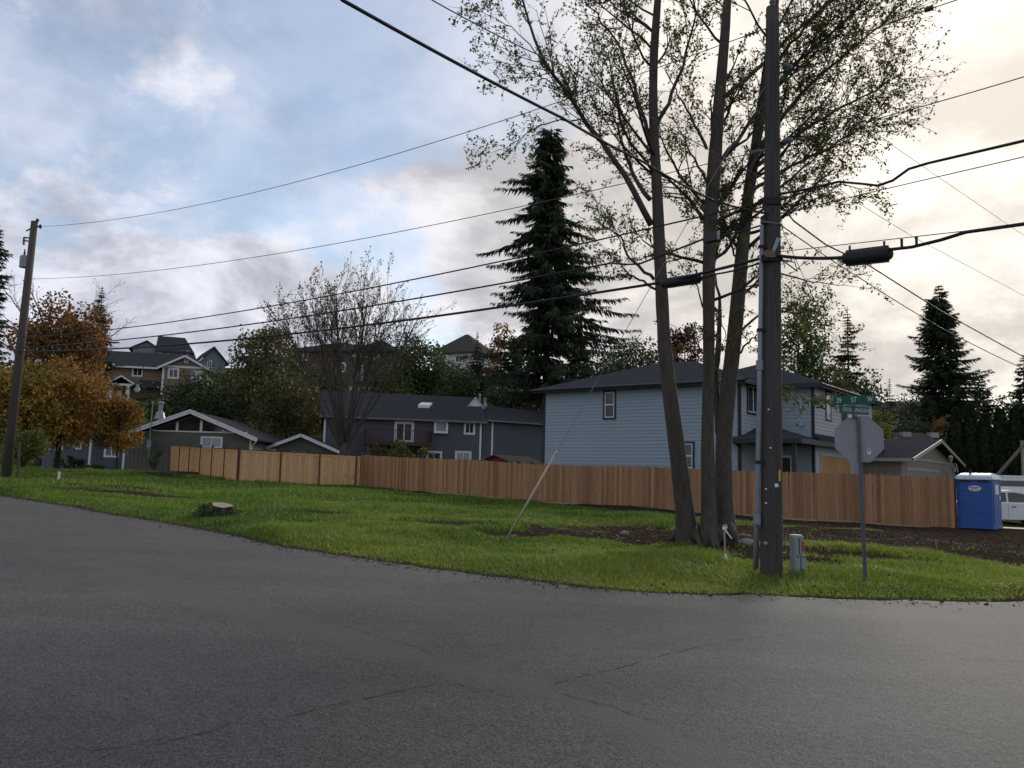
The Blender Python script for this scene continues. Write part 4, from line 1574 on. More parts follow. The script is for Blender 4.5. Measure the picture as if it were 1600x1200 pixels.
HW = House('brown_house', 'tan-brown two-storey hillside house with white porch columns', 160, 625, 118.0, 14.0)
xa, _ = HW.fy(120, 600, 3.0)
xb, _ = HW.fy(250, 600, 3.0)
_, ze = HW.fy(215, 572.5, 3.0)
mb = MB()
mb.box((xa, 3.0, -6), (xb + 1, 14, ze))
HW.part('wall', mb, M_BROWN)
Wm = Wall(HW, (0, 3.0, 0), (1, 0, 0), (0, -1, 0))
Wm.boards(xa, xb, -1, ze - 0.2, 0.22, M_BROWN, single=False)
mb = MB()
_, zrd = HW.fy(190, 549, 8.5)
mb.slab((xa - 0.5, 2.3, ze - 0.1), (xb + 4, 2.3, ze - 0.1), (xb + 4, 8.5, zrd), (xa - 0.5, 8.5, zrd), 0.2)
mb.slab((xb + 4, 14.7, ze - 0.1), (xa - 0.5, 14.7, ze - 0.1), (xa - 0.5, 8.501, zrd), (xb + 4, 8.501, zrd), 0.2)
HW.part('roof', mb, M_SHINGLE)
mb = MB()
mb.box((xa - 0.5, 2.2, ze - 0.35), (xb, 2.31, ze - 0.08))
HW.part('fascia', mb, M_WHITE)
# gabled front block
gl_, zgl = HW.fy(247, 574, 0.0)
gr_, zgr = HW.fy(330, 579, 0.0)
gp_, zgp = HW.fy(291, 556, 0.0)
zge = (zgl + zgr) / 2
gp_ = (gl_ + gr_) / 2
gk = (zgp - zge) / (gr_ - gp_)
mb = MB()
mb.box((gl_ + 0.6, 0, -6), (gr_ - 0.6, 9, zge + 0.3))
mb.add([(gl_ + 0.6, 0, zge + 0.3), (gr_ - 0.6, 0, zge + 0.3), (gp_, 0, zgp - 0.15)], None, [[0, 1, 2]])
HW.part('gable_wall', mb, M_BROWN)
Wf = Wall(HW, (0, 0, 0), (1, 0, 0), (0, -1, 0))
Wf.boards(gl_ + 0.65, gr_ - 0.65, -1, zge + 0.1, 0.22, M_BROWN, single=False)
mb = MB()
mb.slab((gl_, -0.6, zge), (gp_, -0.6, zgp), (gp_, 9, zgp), (gl_, 9, zge), 0.2)
mb.slab((gp_, -0.6, zgp), (gr_, -0.6, zge), (gr_, 9, zge), (gp_, 9, zgp), 0.2)
HW.part('gable_roof', mb, M_SHINGLE)
for x_ in (gl_, gr_):
    mb = MB()
    mb.beam((x_, -0.64, zge - 0.1), (gp_, -0.64, zgp - 0.1), 0.06, 0.3, (0, 0, 1))
    HW.part('barge_board', mb, M_WHITE)
mb = MB()
Wf.box(mb, gl_ + 0.6, gr_ - 0.6, zge + 0.12, zge + 0.42, 0.0, 0.06)
HW.part('band_board', mb, M_WHITE)
mb = MB()
Wf.box(mb, gl_ + 0.6, gl_ + 0.9, -1, zge + 0.1, 0.0, 0.06)
HW.part('corner_trim', mb, M_WHITE)
win_px(Wf, HW, 264, 577, 278, 590, ('y', 0), M_WHITE, 0.16, mull='v', sw=0.08)
win_px(Wf, HW, 301, 581, 314, 594, ('y', 0), M_WHITE, 0.16, mull='v', pane=M_GLASS_PALE, sw=0.08)
win_px(Wf, HW, 289.5, 560.5, 293, 566, ('y', 0), M_WHITE, 0.12, mull='', sw=0.05)
win_px(Wm, HW, 208, 575, 222, 587, ('y', 3.0), M_WHITE, 0.16, mull='v', sw=0.08)
# porch
pl_, zpl = HW.fy(169, 597, 0.0)
pr_, zpr = HW.fy(211, 601, 0.0)
pp_, zpp = HW.fy(191, 587, 0.0)
zpe = (zpl + zpr) / 2
mb = MB()
pp_ = (pl_ + pr_) / 2
mb.slab((pl_, -0.5, zpe), (pp_, -0.5, zpp), (pp_, 3, zpp), (pl_, 3, zpe), 0.15)
mb.slab((pp_, -0.5, zpp), (pr_, -0.5, zpe), (pr_, 3, zpe), (pp_, 3, zpp), 0.15)
mb.slab((pr_, 1.0, zpe - 0.2), (gl_ + 0.5, 1.0, zpe - 0.2), (gl_ + 0.5, 3, zpe + 0.9), (pr_, 3, zpe + 0.9), 0.15)
HW.part('porch_roof', mb, M_SHINGLE)
for x_ in (pl_, pr_):
    mb = MB()
    mb.beam((x_, -0.53, zpe - 0.08), (pp_, -0.53, zpp - 0.08), 0.05, 0.22, (0, 0, 1))
    HW.part('barge_board', mb, M_WHITE)
HW.part('porch_beam', MB().box((pl_ + 0.3, -0.4, zpe - 0.35), (pr_ - 0.3, -0.1, zpe - 0.05)), M_WHITE)
for px_ in (173, 200.5):
    x_, _ = HW.fy(px_, 607, 0.0)
    mb = MB()
    mb.add([(x_ - 0.32, -0.45, -2), (x_ + 0.32, -0.45, -2), (x_ + 0.32, 0.1, -2), (x_ - 0.32, 0.1, -2),
            (x_ - 0.2, -0.4, zpe - 0.35), (x_ + 0.2, -0.4, zpe - 0.35), (x_ + 0.2, 0.05, zpe - 0.35), (x_ - 0.2, 0.05, zpe - 0.35)],
           [[0, 1, 5, 4], [1, 2, 6, 5], [2, 3, 7, 6], [3, 0, 4, 7]])
    HW.part('column', mb, M_WHITE)
HW.part('door', MB().box((HW.fy(184, 605, 3)[0], 2.93, -1), (HW.fy(191, 605, 3)[0], 2.99, zpe - 0.5)), M_WHITE)

HV = House('cream_house', 'pale grey and cream multi-gabled house above the brown house', 185, 575, 152.0, 20.0)
x1_, z1_ = HV.fy(250, 546, 0)
x2_, _ = HV.fy(304, 549, 0)
_, zt_ = HV.fy(250, 525, 5)
mb = MB()
mb.box((x1_ - 0.3, 0, -8), (x2_ - 0.6, 10, z1_))
mb.add([(x1_ - 0.3, 0, z1_), (x1_ - 0.3, 10, z1_), (x1_ - 0.3, 5, zt_ - 0.2)], None, [[0, 2, 1]])
HV.part('wall', mb, M_CREAM)
mb = MB()
mb.slab((x1_ - 0.8, -0.6, z1_ - 0.3), (x2_, -0.6, z1_ - 0.3), (x2_ - 2, 5, zt_), (x1_ - 0.8, 5, zt_), 0.2)
mb.slab((x2_, 10.6, z1_ - 0.3), (x1_ - 0.8, 10.6, z1_ - 0.3), (x1_ - 0.8, 5.001, zt_), (x2_ - 2, 5.001, zt_), 0.2)
mb.add([(x2_, -0.6, z1_ - 0.3), (x2_, 10.6, z1_ - 0.3), (x2_ - 2, 5, zt_)], None, [[0, 1, 2]])
HV.part('roof', mb, M_SHINGLE)
xq_, zq_ = HV.fy(208, 540, 1)
_, zq2 = HV.fy(213, 531.5, 1)
mb = MB()
mb.box((xq_, 1, -8), (x1_ - 0.31, 9, zq_))
mb.add([(xq_, 1, zq_), (x1_ - 0.31, 1, zq_), (xq_ * 0.5 + x1_ * 0.5, 1, zq2)], None, [[0, 1, 2]])
HV.part('wing_wall', mb, M_PALEGREY)
mb = MB()
xm_ = (xq_ + x1_) / 2
mb.slab((xq_ - 0.7, 0.5, zq_ - 0.5), (xm_, 0.5, zq2 + 0.1), (xm_, 9, zq2 + 0.1), (xq_ - 0.7, 9, zq_ - 0.5), 0.2)
mb.slab((xm_, 0.5, zq2 + 0.1), (x1_ + 0.3, 0.5, zq_ - 0.5), (x1_ + 0.3, 9, zq_ - 0.5), (xm_, 9, zq2 + 0.1), 0.2)
HV.part('wing_roof', mb, M_SHINGLE)
Wv = Wall(HV, (0, 0, 0), (1, 0, 0), (0, -1, 0))
for a_, c_ in ((258, 268), (281, 287), (290, 297)):
    win_px(Wv, HV, a_, 547.5, c_, 555, ('y', 0), M_DARKMETAL, 0.25, mull='v', sw=0.1)

HX = House('steel_blue_house', 'steel-blue hillside house with plain gable end beside the bare maple', 308, 592, 140.0, 30.0)
x1_, z1_ = HX.fy(309, 559, 0)
x2_, z2_ = HX.fy(356, 566, 0)
xp_, zp_ = HX.fy(330, 541, 0)
ze_ = (z1_ + z2_) / 2 - 0.3
xp_ = (x1_ + x2_) / 2
mb = MB()
mb.box((x1_ + 0.4, 0, -8), (x2_ - 0.4, 12, ze_))
mb.add([(x1_ + 0.4, 0, ze_), (x2_ - 0.4, 0, ze_), (xp_, 0, zp_ - 0.2)], None, [[0, 1, 2]])
HX.part('wall', mb, M_STEEL)
mb = MB()
mb.slab((x1_ - 0.1, -0.6, ze_ - 0.2), (xp_, -0.6, zp_), (xp_, 12, zp_), (x1_ - 0.1, 12, ze_ - 0.2), 0.22)
mb.slab((xp_, -0.6, zp_), (x2_ + 0.1, -0.6, ze_ - 0.2), (x2_ + 0.1, 12, ze_ - 0.2), (xp_, 12, zp_), 0.22)
HX.part('roof', mb, M_SHINGLE_BR)
Wx_ = Wall(HX, (0, 0, 0), (1, 0, 0), (0, -1, 0))
win_px(Wx_, HX, 324.5, 564, 330, 574, ('y', 0), M_WHITE, 0.1, mull='v', sw=0.06)

HY = House('large_brown_house', 'large dark brown house with rows of windows behind the bare maple', 440, 618, 136.0, -6.0)
x1_, z1_ = HY.fy(450, 548, 0)
x2_, _ = HY.fy(622, 548, 0)
mb = MB()
mb.box((x1_, 0, -8), (x2_, 14, z1_))
HY.part('wall', mb, M_BROWN_D)
HY.part('roof', hip_roof(x1_ - 0.8, x1_ + (x2_ - x1_) * 0.82, -0.8, 14.8, z1_, 2.6, 0.25), M_SHINGLE)
HY.part('roof', hip_roof(x1_ + (x2_ - x1_) * 0.6, x2_ + 0.8, -2.0, 10, z1_ + 0.02, 2.3, 0.25), M_SHINGLE)
Wy = Wall(HY, (0, 0, 0), (1, 0, 0), (0, -1, 0))
for a_, b_, c_, d_ in ((474, 553, 481, 562), (533, 542, 538, 554), (553, 546, 559, 556), (565, 546, 573, 557), (583, 548, 592, 560), (533, 568, 539, 580),
                       (560, 572, 566, 588), (575, 572, 581, 588), (583, 572, 592, 588), (596, 572, 602, 588), (606, 572, 614, 588), (478, 575, 485, 586)):
    win_px(Wy, HY, a_, b_, c_, d_, ('y', 0), M_WHITE, 0.16, mull='', sw=0.08, pane=M_GLASS_PALE if a_ in (583, 553) else M_GLASS)
xd, zd = HY.fy(556, 591, -2)
xd2, _ = HY.fy(620, 591, -2)
HY.part('balcony', MB().box((xd, -2.2, zd - 0.25), (xd2, -0.01, zd)), M_WHITE)
HY.part('lower_wall', MB().box((HY.fy(516, 600, -1)[0], -1, HY.fy(540, 612, -1)[1]), (HY.fy(586, 600, -1)[0], -0.01, HY.fy(540, 604, -1)[1])), M_CREAM)

HZ = House('hip_roofed_house', 'pale house with steep grey hip roof on the hilltop', 665, 585, 160.0, -25.0)
x1_, z1_ = HZ.fy(672, 551, 0)
x2_, _ = HZ.fy(748, 551, 0)
mb = MB()
mb.box((x1_ + 0.6, 0.6, -8), (x2_ - 0.6, 9.4, z1_))
HZ.part('wall', mb, M_CREAM)
_, zt_ = HZ.fy(705, 524, 5)
HZ.part('roof', hip_roof(x1_, x2_, 0, 10, z1_, zt_ - z1_, 0.3), M_SHINGLE_BR)
Wz = Wall(HZ, (0, 0.6, 0), (1, 0, 0), (0, -1, 0))
win_px(Wz, HZ, 690, 556, 698, 566, ('y', 0.6), M_WHITE, 0.15, mull='v', sw=0.07)
win_px(Wz, HZ, 712, 556, 722, 566, ('y', 0.6), M_WHITE, 0.15, mull='v', sw=0.07)

HQ = House('far_low_house', 'distant low house with dark roof between the conifers', 1390, 665, 125.0, -10.0)
x1_, z1_ = HQ.fy(1350, 641, 0)
x2_, _ = HQ.fy(1500, 641, 0)
HQ.part('wall', MB().box((x1_ + 0.5, 0.5, -5), (x2_ - 0.5, 9.5, z1_)), M_BEIGE)
HQ.part('roof', hip_roof(x1_ - 0.5, x2_ + 2, -0.2, 10.2, z1_, 1.9, 0.25), M_SHINGLE_BR)

# ------------------------------------------------------------------ trees
M_BARK = pm('grey_alder_bark', (0.095, 0.080, 0.066), (0.052, 0.044, 0.037), 5.0, 0.92, 1.0, 22.0, stretch=(2.2, 2.2, 0.6), c3=(0.135, 0.122, 0.105), spots=-0.03)
M_BARK_D = pm('dark_bark', (0.040, 0.033, 0.028), (0.026, 0.021, 0.018), 4.0, 0.9, 0.5, 12.0, stretch=(2, 2, 0.5))
M_BARK_G = pm('grey_twig_bark', (0.085, 0.074, 0.066), (0.055, 0.048, 0.043), 4.0, 0.9, 0.3, 12.0)


def leaves(mb, pos, size, rng, tint, droop=0.3, aspect=0.55):
    """one rhombic leaf per anchor"""
    n = len(pos)
    if n == 0:
        return
    size = np.broadcast_to(size, (n,)) * rng.uniform(0.65, 1.3, n)
    d = rng.normal(0, 1, (n, 3))
    d[:, 2] -= droop
    d /= np.linalg.norm(d, axis=1, keepdims=True)
    s = np.cross(d, rng.normal(0, 1, (n, 3)))
    s /= np.linalg.norm(s, axis=1, keepdims=True) + 1e-9
    a = pos
    b = pos + d * (size * 0.45)[:, None] + s * (size * aspect * 0.5)[:, None]
    c = pos + d * size[:, None]
    e = pos + d * (size * 0.45)[:, None] - s * (size * aspect * 0.5)[:, None]
    k = np.arange(n) * 4
    mb.add(np.stack([a, b, c, e], 1).reshape(-1, 3), np.stack([k, k + 1, k + 2, k + 3], -1), tint=np.repeat(np.clip(tint, 0, 1), 4))


def unit(v):
    v = np.asarray(v, float)
    return v / (np.linalg.norm(v) + 1e-9)


def grow(mb, anc, p, d, L, r, lev, R, seg=5, wob=0.10, up=0.05, kids=(0, 4, 5, 6), ratio=0.6, ang=0.7, sides=(3, 3, 5, 7), start=0.25, leafy=0.35, per=5, taper=0.35):
    pts = [np.asarray(p, float)]
    d = unit(d)
    dirs = [d]
    for k in range(seg):
        d = unit(d + R.normal(0, wob, 3) + np.array([0, 0, up]))
        pts.append(pts[-1] + d * L / seg)
        dirs.append(d)
    pts = np.array(pts)
    mb.tube(pts, np.linspace(r, max(r * taper, 0.003), len(pts)), sides[min(lev, 3)], caps=False)
    if lev == 0:
        for _ in range(per):
            t = R.uniform(leafy, 1.0) * seg
            i = min(int(t), seg - 1)
            anc.append(pts[i] + (pts[i + 1] - pts[i]) * (t - i) + R.normal(0, 0.03, 3))
        return
    n = kids[lev]
    for c in range(n):
        t = start + (1 - start) * (c + R.uniform(0, 1)) / n
        i = min(int(t * seg), seg - 1)
        q = pts[i] + (pts[i + 1] - pts[i]) * (t * seg - i)
        base = dirs[i + 1]
        perp = unit(np.cross(base, R.normal(0, 1, 3)))
        a = ang * R.uniform(0.6, 1.3)
        nd = base * math.cos(a) + perp * math.sin(a)
        grow(mb, anc, q, nd, L * ratio * R.uniform(0.7, 1.2) * (1.15 - 0.5 * t), r * (1 - 0.65 * t) * 0.55 + 0.002, lev - 1, R, max(3, seg - 1), wob, up, kids, ratio, ang, sides, 0.2, leafy, per, taper)


def smooth_path(pts, n):
    pts = np.asarray(pts, float)
    s = np.concatenate([[0], np.cumsum(np.linalg.norm(np.diff(pts, axis=0), axis=1))])
    u = np.linspace(0, s[-1], n)
    out = np.stack([np.interp(u, s, pts[:, i]) for i in range(3)], -1)
    for _ in range(2):
        out[1:-1] = (out[:-2] + 2 * out[1:-1] + out[2:]) / 4
    return out


M_ALDER = leafmat('alder_leaves', [(0.045, 0.062, 0.015), (0.075, 0.098, 0.020), (0.115, 0.130, 0.026), (0.15, 0.145, 0.030), (0.19, 0.15, 0.04)], 0.5)


def alder(label, path, Y, limbs, seed, auto, base_flare=0.55):
    """trunk traced as (px, py, width px) at distance Y, limbs as pixel paths that swing in depth"""
    R = rnd(seed)
    k = Y / FPX
    b = G(path[0][0], path[0][1])
    pts = [P(px, py, Y + (b[1] - Y) * max(0, 1 - i / 3)) for i, (px, py, w) in enumerate(path)]
    rad = [w * k / 2 * 0.9 for _, _, w in path]
    pts[0] = pts[0] - np.array([0, 0, 0.25])
    pp = smooth_path(pts, 40)
    zz = np.array([p[2] for p in pts])
    rr = np.interp(pp[:, 2], zz, rad)
    rr *= 1 + base_flare * 0.45 * np.exp(-(pp[:, 2] - pp[0, 2] - 0.25) / 0.25).clip(0, 1.6)
    root = thing('alder_tree', label, 'tree', tuple(pp[0] + np.array([0, 0, 0.25])), 0, 'tall alders at the lot corner')
    o = pp[0] + np.array([0, 0, 0.25])
    mb = MB()
    mb.tube(pp - o, rr * (1 + R.normal(0, 0.02, len(rr))), 14)
    # root buttresses
    for a in R.uniform(0, 2 * math.pi, 4):
        q = np.array([[0.0, 0, 0.45], [math.cos(a) * rr[0] * 0.9, math.sin(a) * rr[0] * 0.9, 0.18], [math.cos(a) * rr[0] * 1.5, math.sin(a) * rr[0] * 1.5, 0.03], [math.cos(a) * rr[0] * 2.1, math.sin(a) * rr[0] * 2.1, -0.10]])
        mb.tube(q, [rr[0] * 0.36, rr[0] * 0.3, rr[0] * 0.16, rr[0] * 0.07], 6)
    mb.build('trunk', M_BARK, root, smooth=True)
    tw, anc = MB(), []
    for line in limbs:
        path_, r0, dY, lev_n, ln = line
        n = len(path_)
        q = [P(px, py, Y + dY * (i / (n - 1)) ** 1.2) for i, (px, py) in enumerate(path_)]
        q = smooth_path(q, 16)
        q[1:-1] += R.normal(0, 0.02, (14, 3))
        lb = MB()
        lb.tube(q - o, np.linspace(r0, r0 * 0.18, 16), 7)
        lb.build('limb', M_BARK, root, smooth=True)
        m = int(lev_n * 1.4)
        ln = ln * 1.2
        for c in range(m):
            t = R.uniform(0.22, 1.0) * 15
            i = min(int(t), 14)
            p0 = q[i] + (q[i + 1] - q[i]) * (t - i)
            base = unit(q[i + 1] - q[i])
            a = R.uniform(0.4, 1.0)
            nd = base * math.cos(a) + unit(np.cross(base, R.normal(0, 1, 3))) * math.sin(a)
            grow(tw, anc, p0 - o, nd, ln * R.uniform(0.5, 1.2), r0 * 0.2, 1, R, seg=4, wob=0.10, up=0.04, kids=(0, 5, 5, 5), ratio=0.5, ang=0.75, per=10, leafy=0.05)
    # unseen detail above: more limbs leaving the trunk by themselves
    for (z_lo, z_hi, count, ln, side, tilt) in auto:
        for c in range(count):
            zt = R.uniform(z_lo, z_hi)
            i = int(np.argmin(np.abs(pp[:, 2] - zt)))
            a = R.normal(side, 1.0)
            d = np.array([math.cos(a), math.sin(a) * 0.9, R.uniform(tilt - 0.25, tilt + 0.35)])
            grow(tw, anc, pp[i] - o, d, ln * R.uniform(0.6, 1.15), rr[i] * 0.32, 2, R, seg=6, wob=0.12, up=0.05, kids=(0, 5, 7, 7), ratio=0.42, ang=0.65, per=8, leafy=0.1)
    tw.build('twigs', M_BARK_D, root, kind='stuff')
    lf = MB()
    anc = np.array(anc)
    leaves(lf, anc, 0.074, R, np.clip(R.normal(0.35, 0.22, len(anc)), 0, 1), 0.5)
    lf.build('foliage', M_ALDER, root, kind='stuff')
    return root


alder('leaning alder with a sweeping left limb, leftmost trunk of the clump',
      [(1077, 846, 40), (1068, 780, 33), (1058, 700, 29), (1047, 620, 26), (1038, 545, 25), (1034, 460, 22), (1030, 380, 21), (1027, 300, 19), (1022, 220, 17), (1020, 140, 16),
       (1022, 70, 15), (1028, 0, 13), (1034, -110, 10), (1040, -240, 6)], 17.3,
      [([(1018, 352), (1000, 315), (985, 285), (950, 232), (910, 186), (888, 150), (862, 110), (836, 70), (815, 0), (800, -60)], 0.075, -1.0, 26, 1.2),
       ([(1016, 312), (1000, 290), (986, 265), (972, 222), (958, 178), (962, 140)], 0.055, 0.8, 16, 1.0),
       ([(1022, 437), (1000, 420), (985, 405), (970, 370), (945, 350), (922, 342)], 0.04, 0.5, 12, 0.8),
       ([(1024, 452), (990, 432), (965, 410), (948, 388)], 0.03, -0.5, 6, 0.6),
       ([(1018, 230), (1000, 170), (985, 110), (960, 60), (930, 20), (900, -20)], 0.05, 1.0, 18, 1.1),
       ([(1024, 200), (1050, 150), (1070, 100), (1085, 40), (1090, -30)], 0.05, -1.0, 14, 1.0),
       ([(910, 186), (870, 190), (840, 195), (790, 235), (760, 240)], 0.018, 0.3, 9, 0.7),
       ([(888, 150), (850, 120), (800, 100), (770, 92)], 0.016, -0.3, 8, 0.7),
       ([(862, 110), (800, 40), (760, 20), (700, 10)], 0.016, 0.2, 9, 0.7)],
      301, [(7.8, 12.5, 10, 2.6, 3.0, 0.9)])

alder('straight alder between the leaning alder and the twin-stemmed one',
      [(1109, 852, 31), (1107, 780, 25), (1105, 700, 22), (1106, 620, 20), (1108, 540, 20), (1107, 460, 21), (1108, 380, 23), (1112, 310, 25), (1117, 250, 24), (1122, 180, 21),
       (1128, 110, 19), (1133, 50, 17), (1137, 0, 15), (1143, -120, 11), (1150, -250, 6)], 17.9,
      [([(1104, 232), (1085, 190), (1060, 150), (1040, 110)], 0.04, 0.8, 12, 0.9), ([(1108, 290), (1080, 240), (1065, 210), (1050, 180)], 0.035, -0.6, 9, 0.8),
       ([(1135, 150), (1180, 110), (1230, 60), (1300, 0), (1330, -40)], 0.055, 1.0, 26, 1.2),
       ([(1128, 250), (1160, 205), (1195, 160), (1250, 100), (1310, 50)], 0.05, 0.8, 26, 1.2),
       ([(1105, 365), (1090, 330), (1080, 300)], 0.025, 0.4, 7, 0.7), ([(1098, 480), (1090, 450), (1075, 430), (1055, 400)], 0.02, 0.2, 7, 0.6),
       ([(1100, 552), (1082, 530), (1045, 505)], 0.022, 0.4, 3, 0.4), ([(1118, 480), (1135, 520), (1130, 545)], 0.02, -0.3, 4, 0.5)],
      303, [(7.2, 12.5, 12, 2.6, 1.4, 0.9), (5.2, 8.0, 8, 1.8, 1.2, 0.5)])

alder('twin-stemmed alder spreading a leafy crown behind the utility pole',
      [(1136, 848, 34), (1131, 780, 30), (1130, 720, 29), (1132, 660, 28), (1139, 600, 27), (1146, 540, 26), (1152, 480, 25), (1157, 420, 24), (1164, 350, 21), (1171, 290, 20), (1180, 235, 18),
       (1190, 165, 17), (1200, 95, 15), (1210, 20, 13), (1222, -90, 10), (1235, -220, 6)], 18.4,
      [([(1130, 690), (1121, 650), (1117, 600), (1122, 540), (1126, 480), (1118, 430)], 0.12, 0.6, 3, 0.5),
       ([(1183, 240), (1230, 170), (1290, 110), (1350, 60), (1405, 15)], 0.06, 1.4, 40, 1.3),
       ([(1178, 262), (1240, 212), (1310, 170), (1370, 140), (1410, 115)], 0.055, 0.4, 36, 1.2),
       ([(1172, 300), (1230, 262), (1290, 235), (1350, 195), (1385, 175)], 0.05, -0.8, 32, 1.1),
       ([(1168, 330), (1225, 290), (1280, 240), (1330, 215)], 0.045, 1.6, 26, 1.1),
       ([(1190, 170), (1240, 100), (1300, 50), (1360, 0), (1400, -40)], 0.055, -0.6, 34, 1.3),
       ([(1196, 120), (1250, 50), (1300, 0), (1340, -50)], 0.05, 1.0, 30, 1.2),
       ([(1165, 350), (1200, 320), (1250, 300), (1320, 285), (1355, 300)], 0.035, 0.6, 18, 0.9),
       ([(1152, 470), (1180, 440), (1205, 420), (1260, 440), (1320, 445)], 0.035, 1.2, 14, 0.8),
       ([(1148, 530), (1170, 500), (1200, 490), (1240, 480), (1275, 500), (1300, 520)], 0.035, 2.0, 16, 0.8),
       ([(1146, 560), (1165, 540), (1185, 520), (1200, 516)], 0.03, -0.8, 6, 0.6),
       ([(1158, 420), (1140, 380), (1128, 340), (1118, 300)], 0.03, -0.6, 8, 0.8),
       ([(1150, 595), (1175, 588), (1215, 600), (1260, 612), (1310, 640)], 0.022, -1.5, 8, 0.5)],
      305, [(8.5, 12.5, 7, 3.2, 0.4, 0.8), (6.5, 9.5, 7, 2.4, 0.2, 0.6)])

# ---- bare maple ----------------------------------------------------------
R = rnd(401)
b = P(536, 735, 58.5)
b[2] = float(h0(b[0], b[1])[0])
root = thing('maple_tree', 'nearly bare vase-shaped maple in front of the charcoal house', 'tree', tuple(b))
mb, anc = MB(), []
trunk_top = 2.6
tr = MB()
tr.tube([(0, 0, -0.3), (0.02, 0, 0.8), (0.05, 0, 1.8), (0.1, 0, trunk_top)], [0.52, 0.42, 0.38, 0.36], 12)
stems = 26
for i in range(stems):
    a = 2 * math.pi * i / stems + R.uniform(-0.2, 0.2)
    out = 0.06 + 0.74 * ((i * 0.618) % 1.0)
    d = np.array([math.cos(a) * out, math.sin(a) * out, 1.0])
    grow(mb, anc, (0.08 * math.cos(a), 0.08 * math.sin(a), trunk_top - R.uniform(0.1, 1.0)), d, R.uniform(10.2, 12.2) * (1 - 0.12 * out), R.uniform(0.06, 0.10), 3, R,
         seg=9, wob=0.04, up=0.02, kids=(0, 6, 7, 9), ratio=0.38, ang=0.48, start=0.46, per=1, leafy=0.4)
tr.build('trunk', M_BARK_G, root, smooth=True)
mb.build('branches', M_BARK_G, root, kind='stuff')
anc = np.array(anc)
keep = R.random(len(anc)) < np.clip(0.75 - 0.07 * (anc[:, 0] + 2) + 0.25 * (anc[:, 2] < 6), 0.15, 1)
anc = anc[keep]
lf = MB()
leaves(lf, anc, 0.14, R, np.clip(R.normal(0.4, 0.25, len(anc)), 0, 1), 0.4, 0.8)
lf.build('foliage', leafmat('maple_leaves', [(0.0630, 0.0420, 0.0210), (0.1120, 0.0770, 0.0280), (0.1820, 0.1260, 0.0350), (0.2800, 0.1820, 0.0420)], 0.25), root, kind='stuff')

# ---- crowns made of leaf clumps ------------------------------------------
LEAF_SETS = {
    'goldrust': [(0.1087, 0.0696, 0.026), (0.2174, 0.1261, 0.0305), (0.3697, 0.1914, 0.0348), (0.5437, 0.2718, 0.0391)],
    'orange': [(0.1201, 0.044, 0.0161), (0.2603, 0.0961, 0.02), (0.4805, 0.1702, 0.024), (0.6807, 0.2603, 0.0361)],
    'rust': [(0.0789, 0.045, 0.0225), (0.1464, 0.0766, 0.027), (0.2476, 0.1171, 0.0315), (0.3827, 0.1915, 0.036)],
    'gold': [(0.1056, 0.0799, 0.0282), (0.2114, 0.1457, 0.0329), (0.3523, 0.2232, 0.0376), (0.5167, 0.2938, 0.0422)],
    'yellowgreen': [(0.0614, 0.0737, 0.0211), (0.1141, 0.1316, 0.0281), (0.193, 0.193, 0.0386), (0.2984, 0.2457, 0.0527)],
    'olive': [(0.0431, 0.0509, 0.0196), (0.0744, 0.0822, 0.0274), (0.1135, 0.1096, 0.0333), (0.1663, 0.1292, 0.0392)],
    'green': [(0.0313, 0.0509, 0.0175), (0.0548, 0.0861, 0.0254), (0.0822, 0.1214, 0.0352), (0.1174, 0.1488, 0.0431)],
    'dark': [(0.0218, 0.0348, 0.0174), (0.0348, 0.0565, 0.0239), (0.0543, 0.0783, 0.0304), (0.0827, 0.1001, 0.0392)],
    'wine': [(0.0507, 0.0203, 0.0169), (0.0929, 0.0304, 0.0237), (0.1436, 0.0439, 0.0304), (0.169, 0.0676, 0.0338)],
}


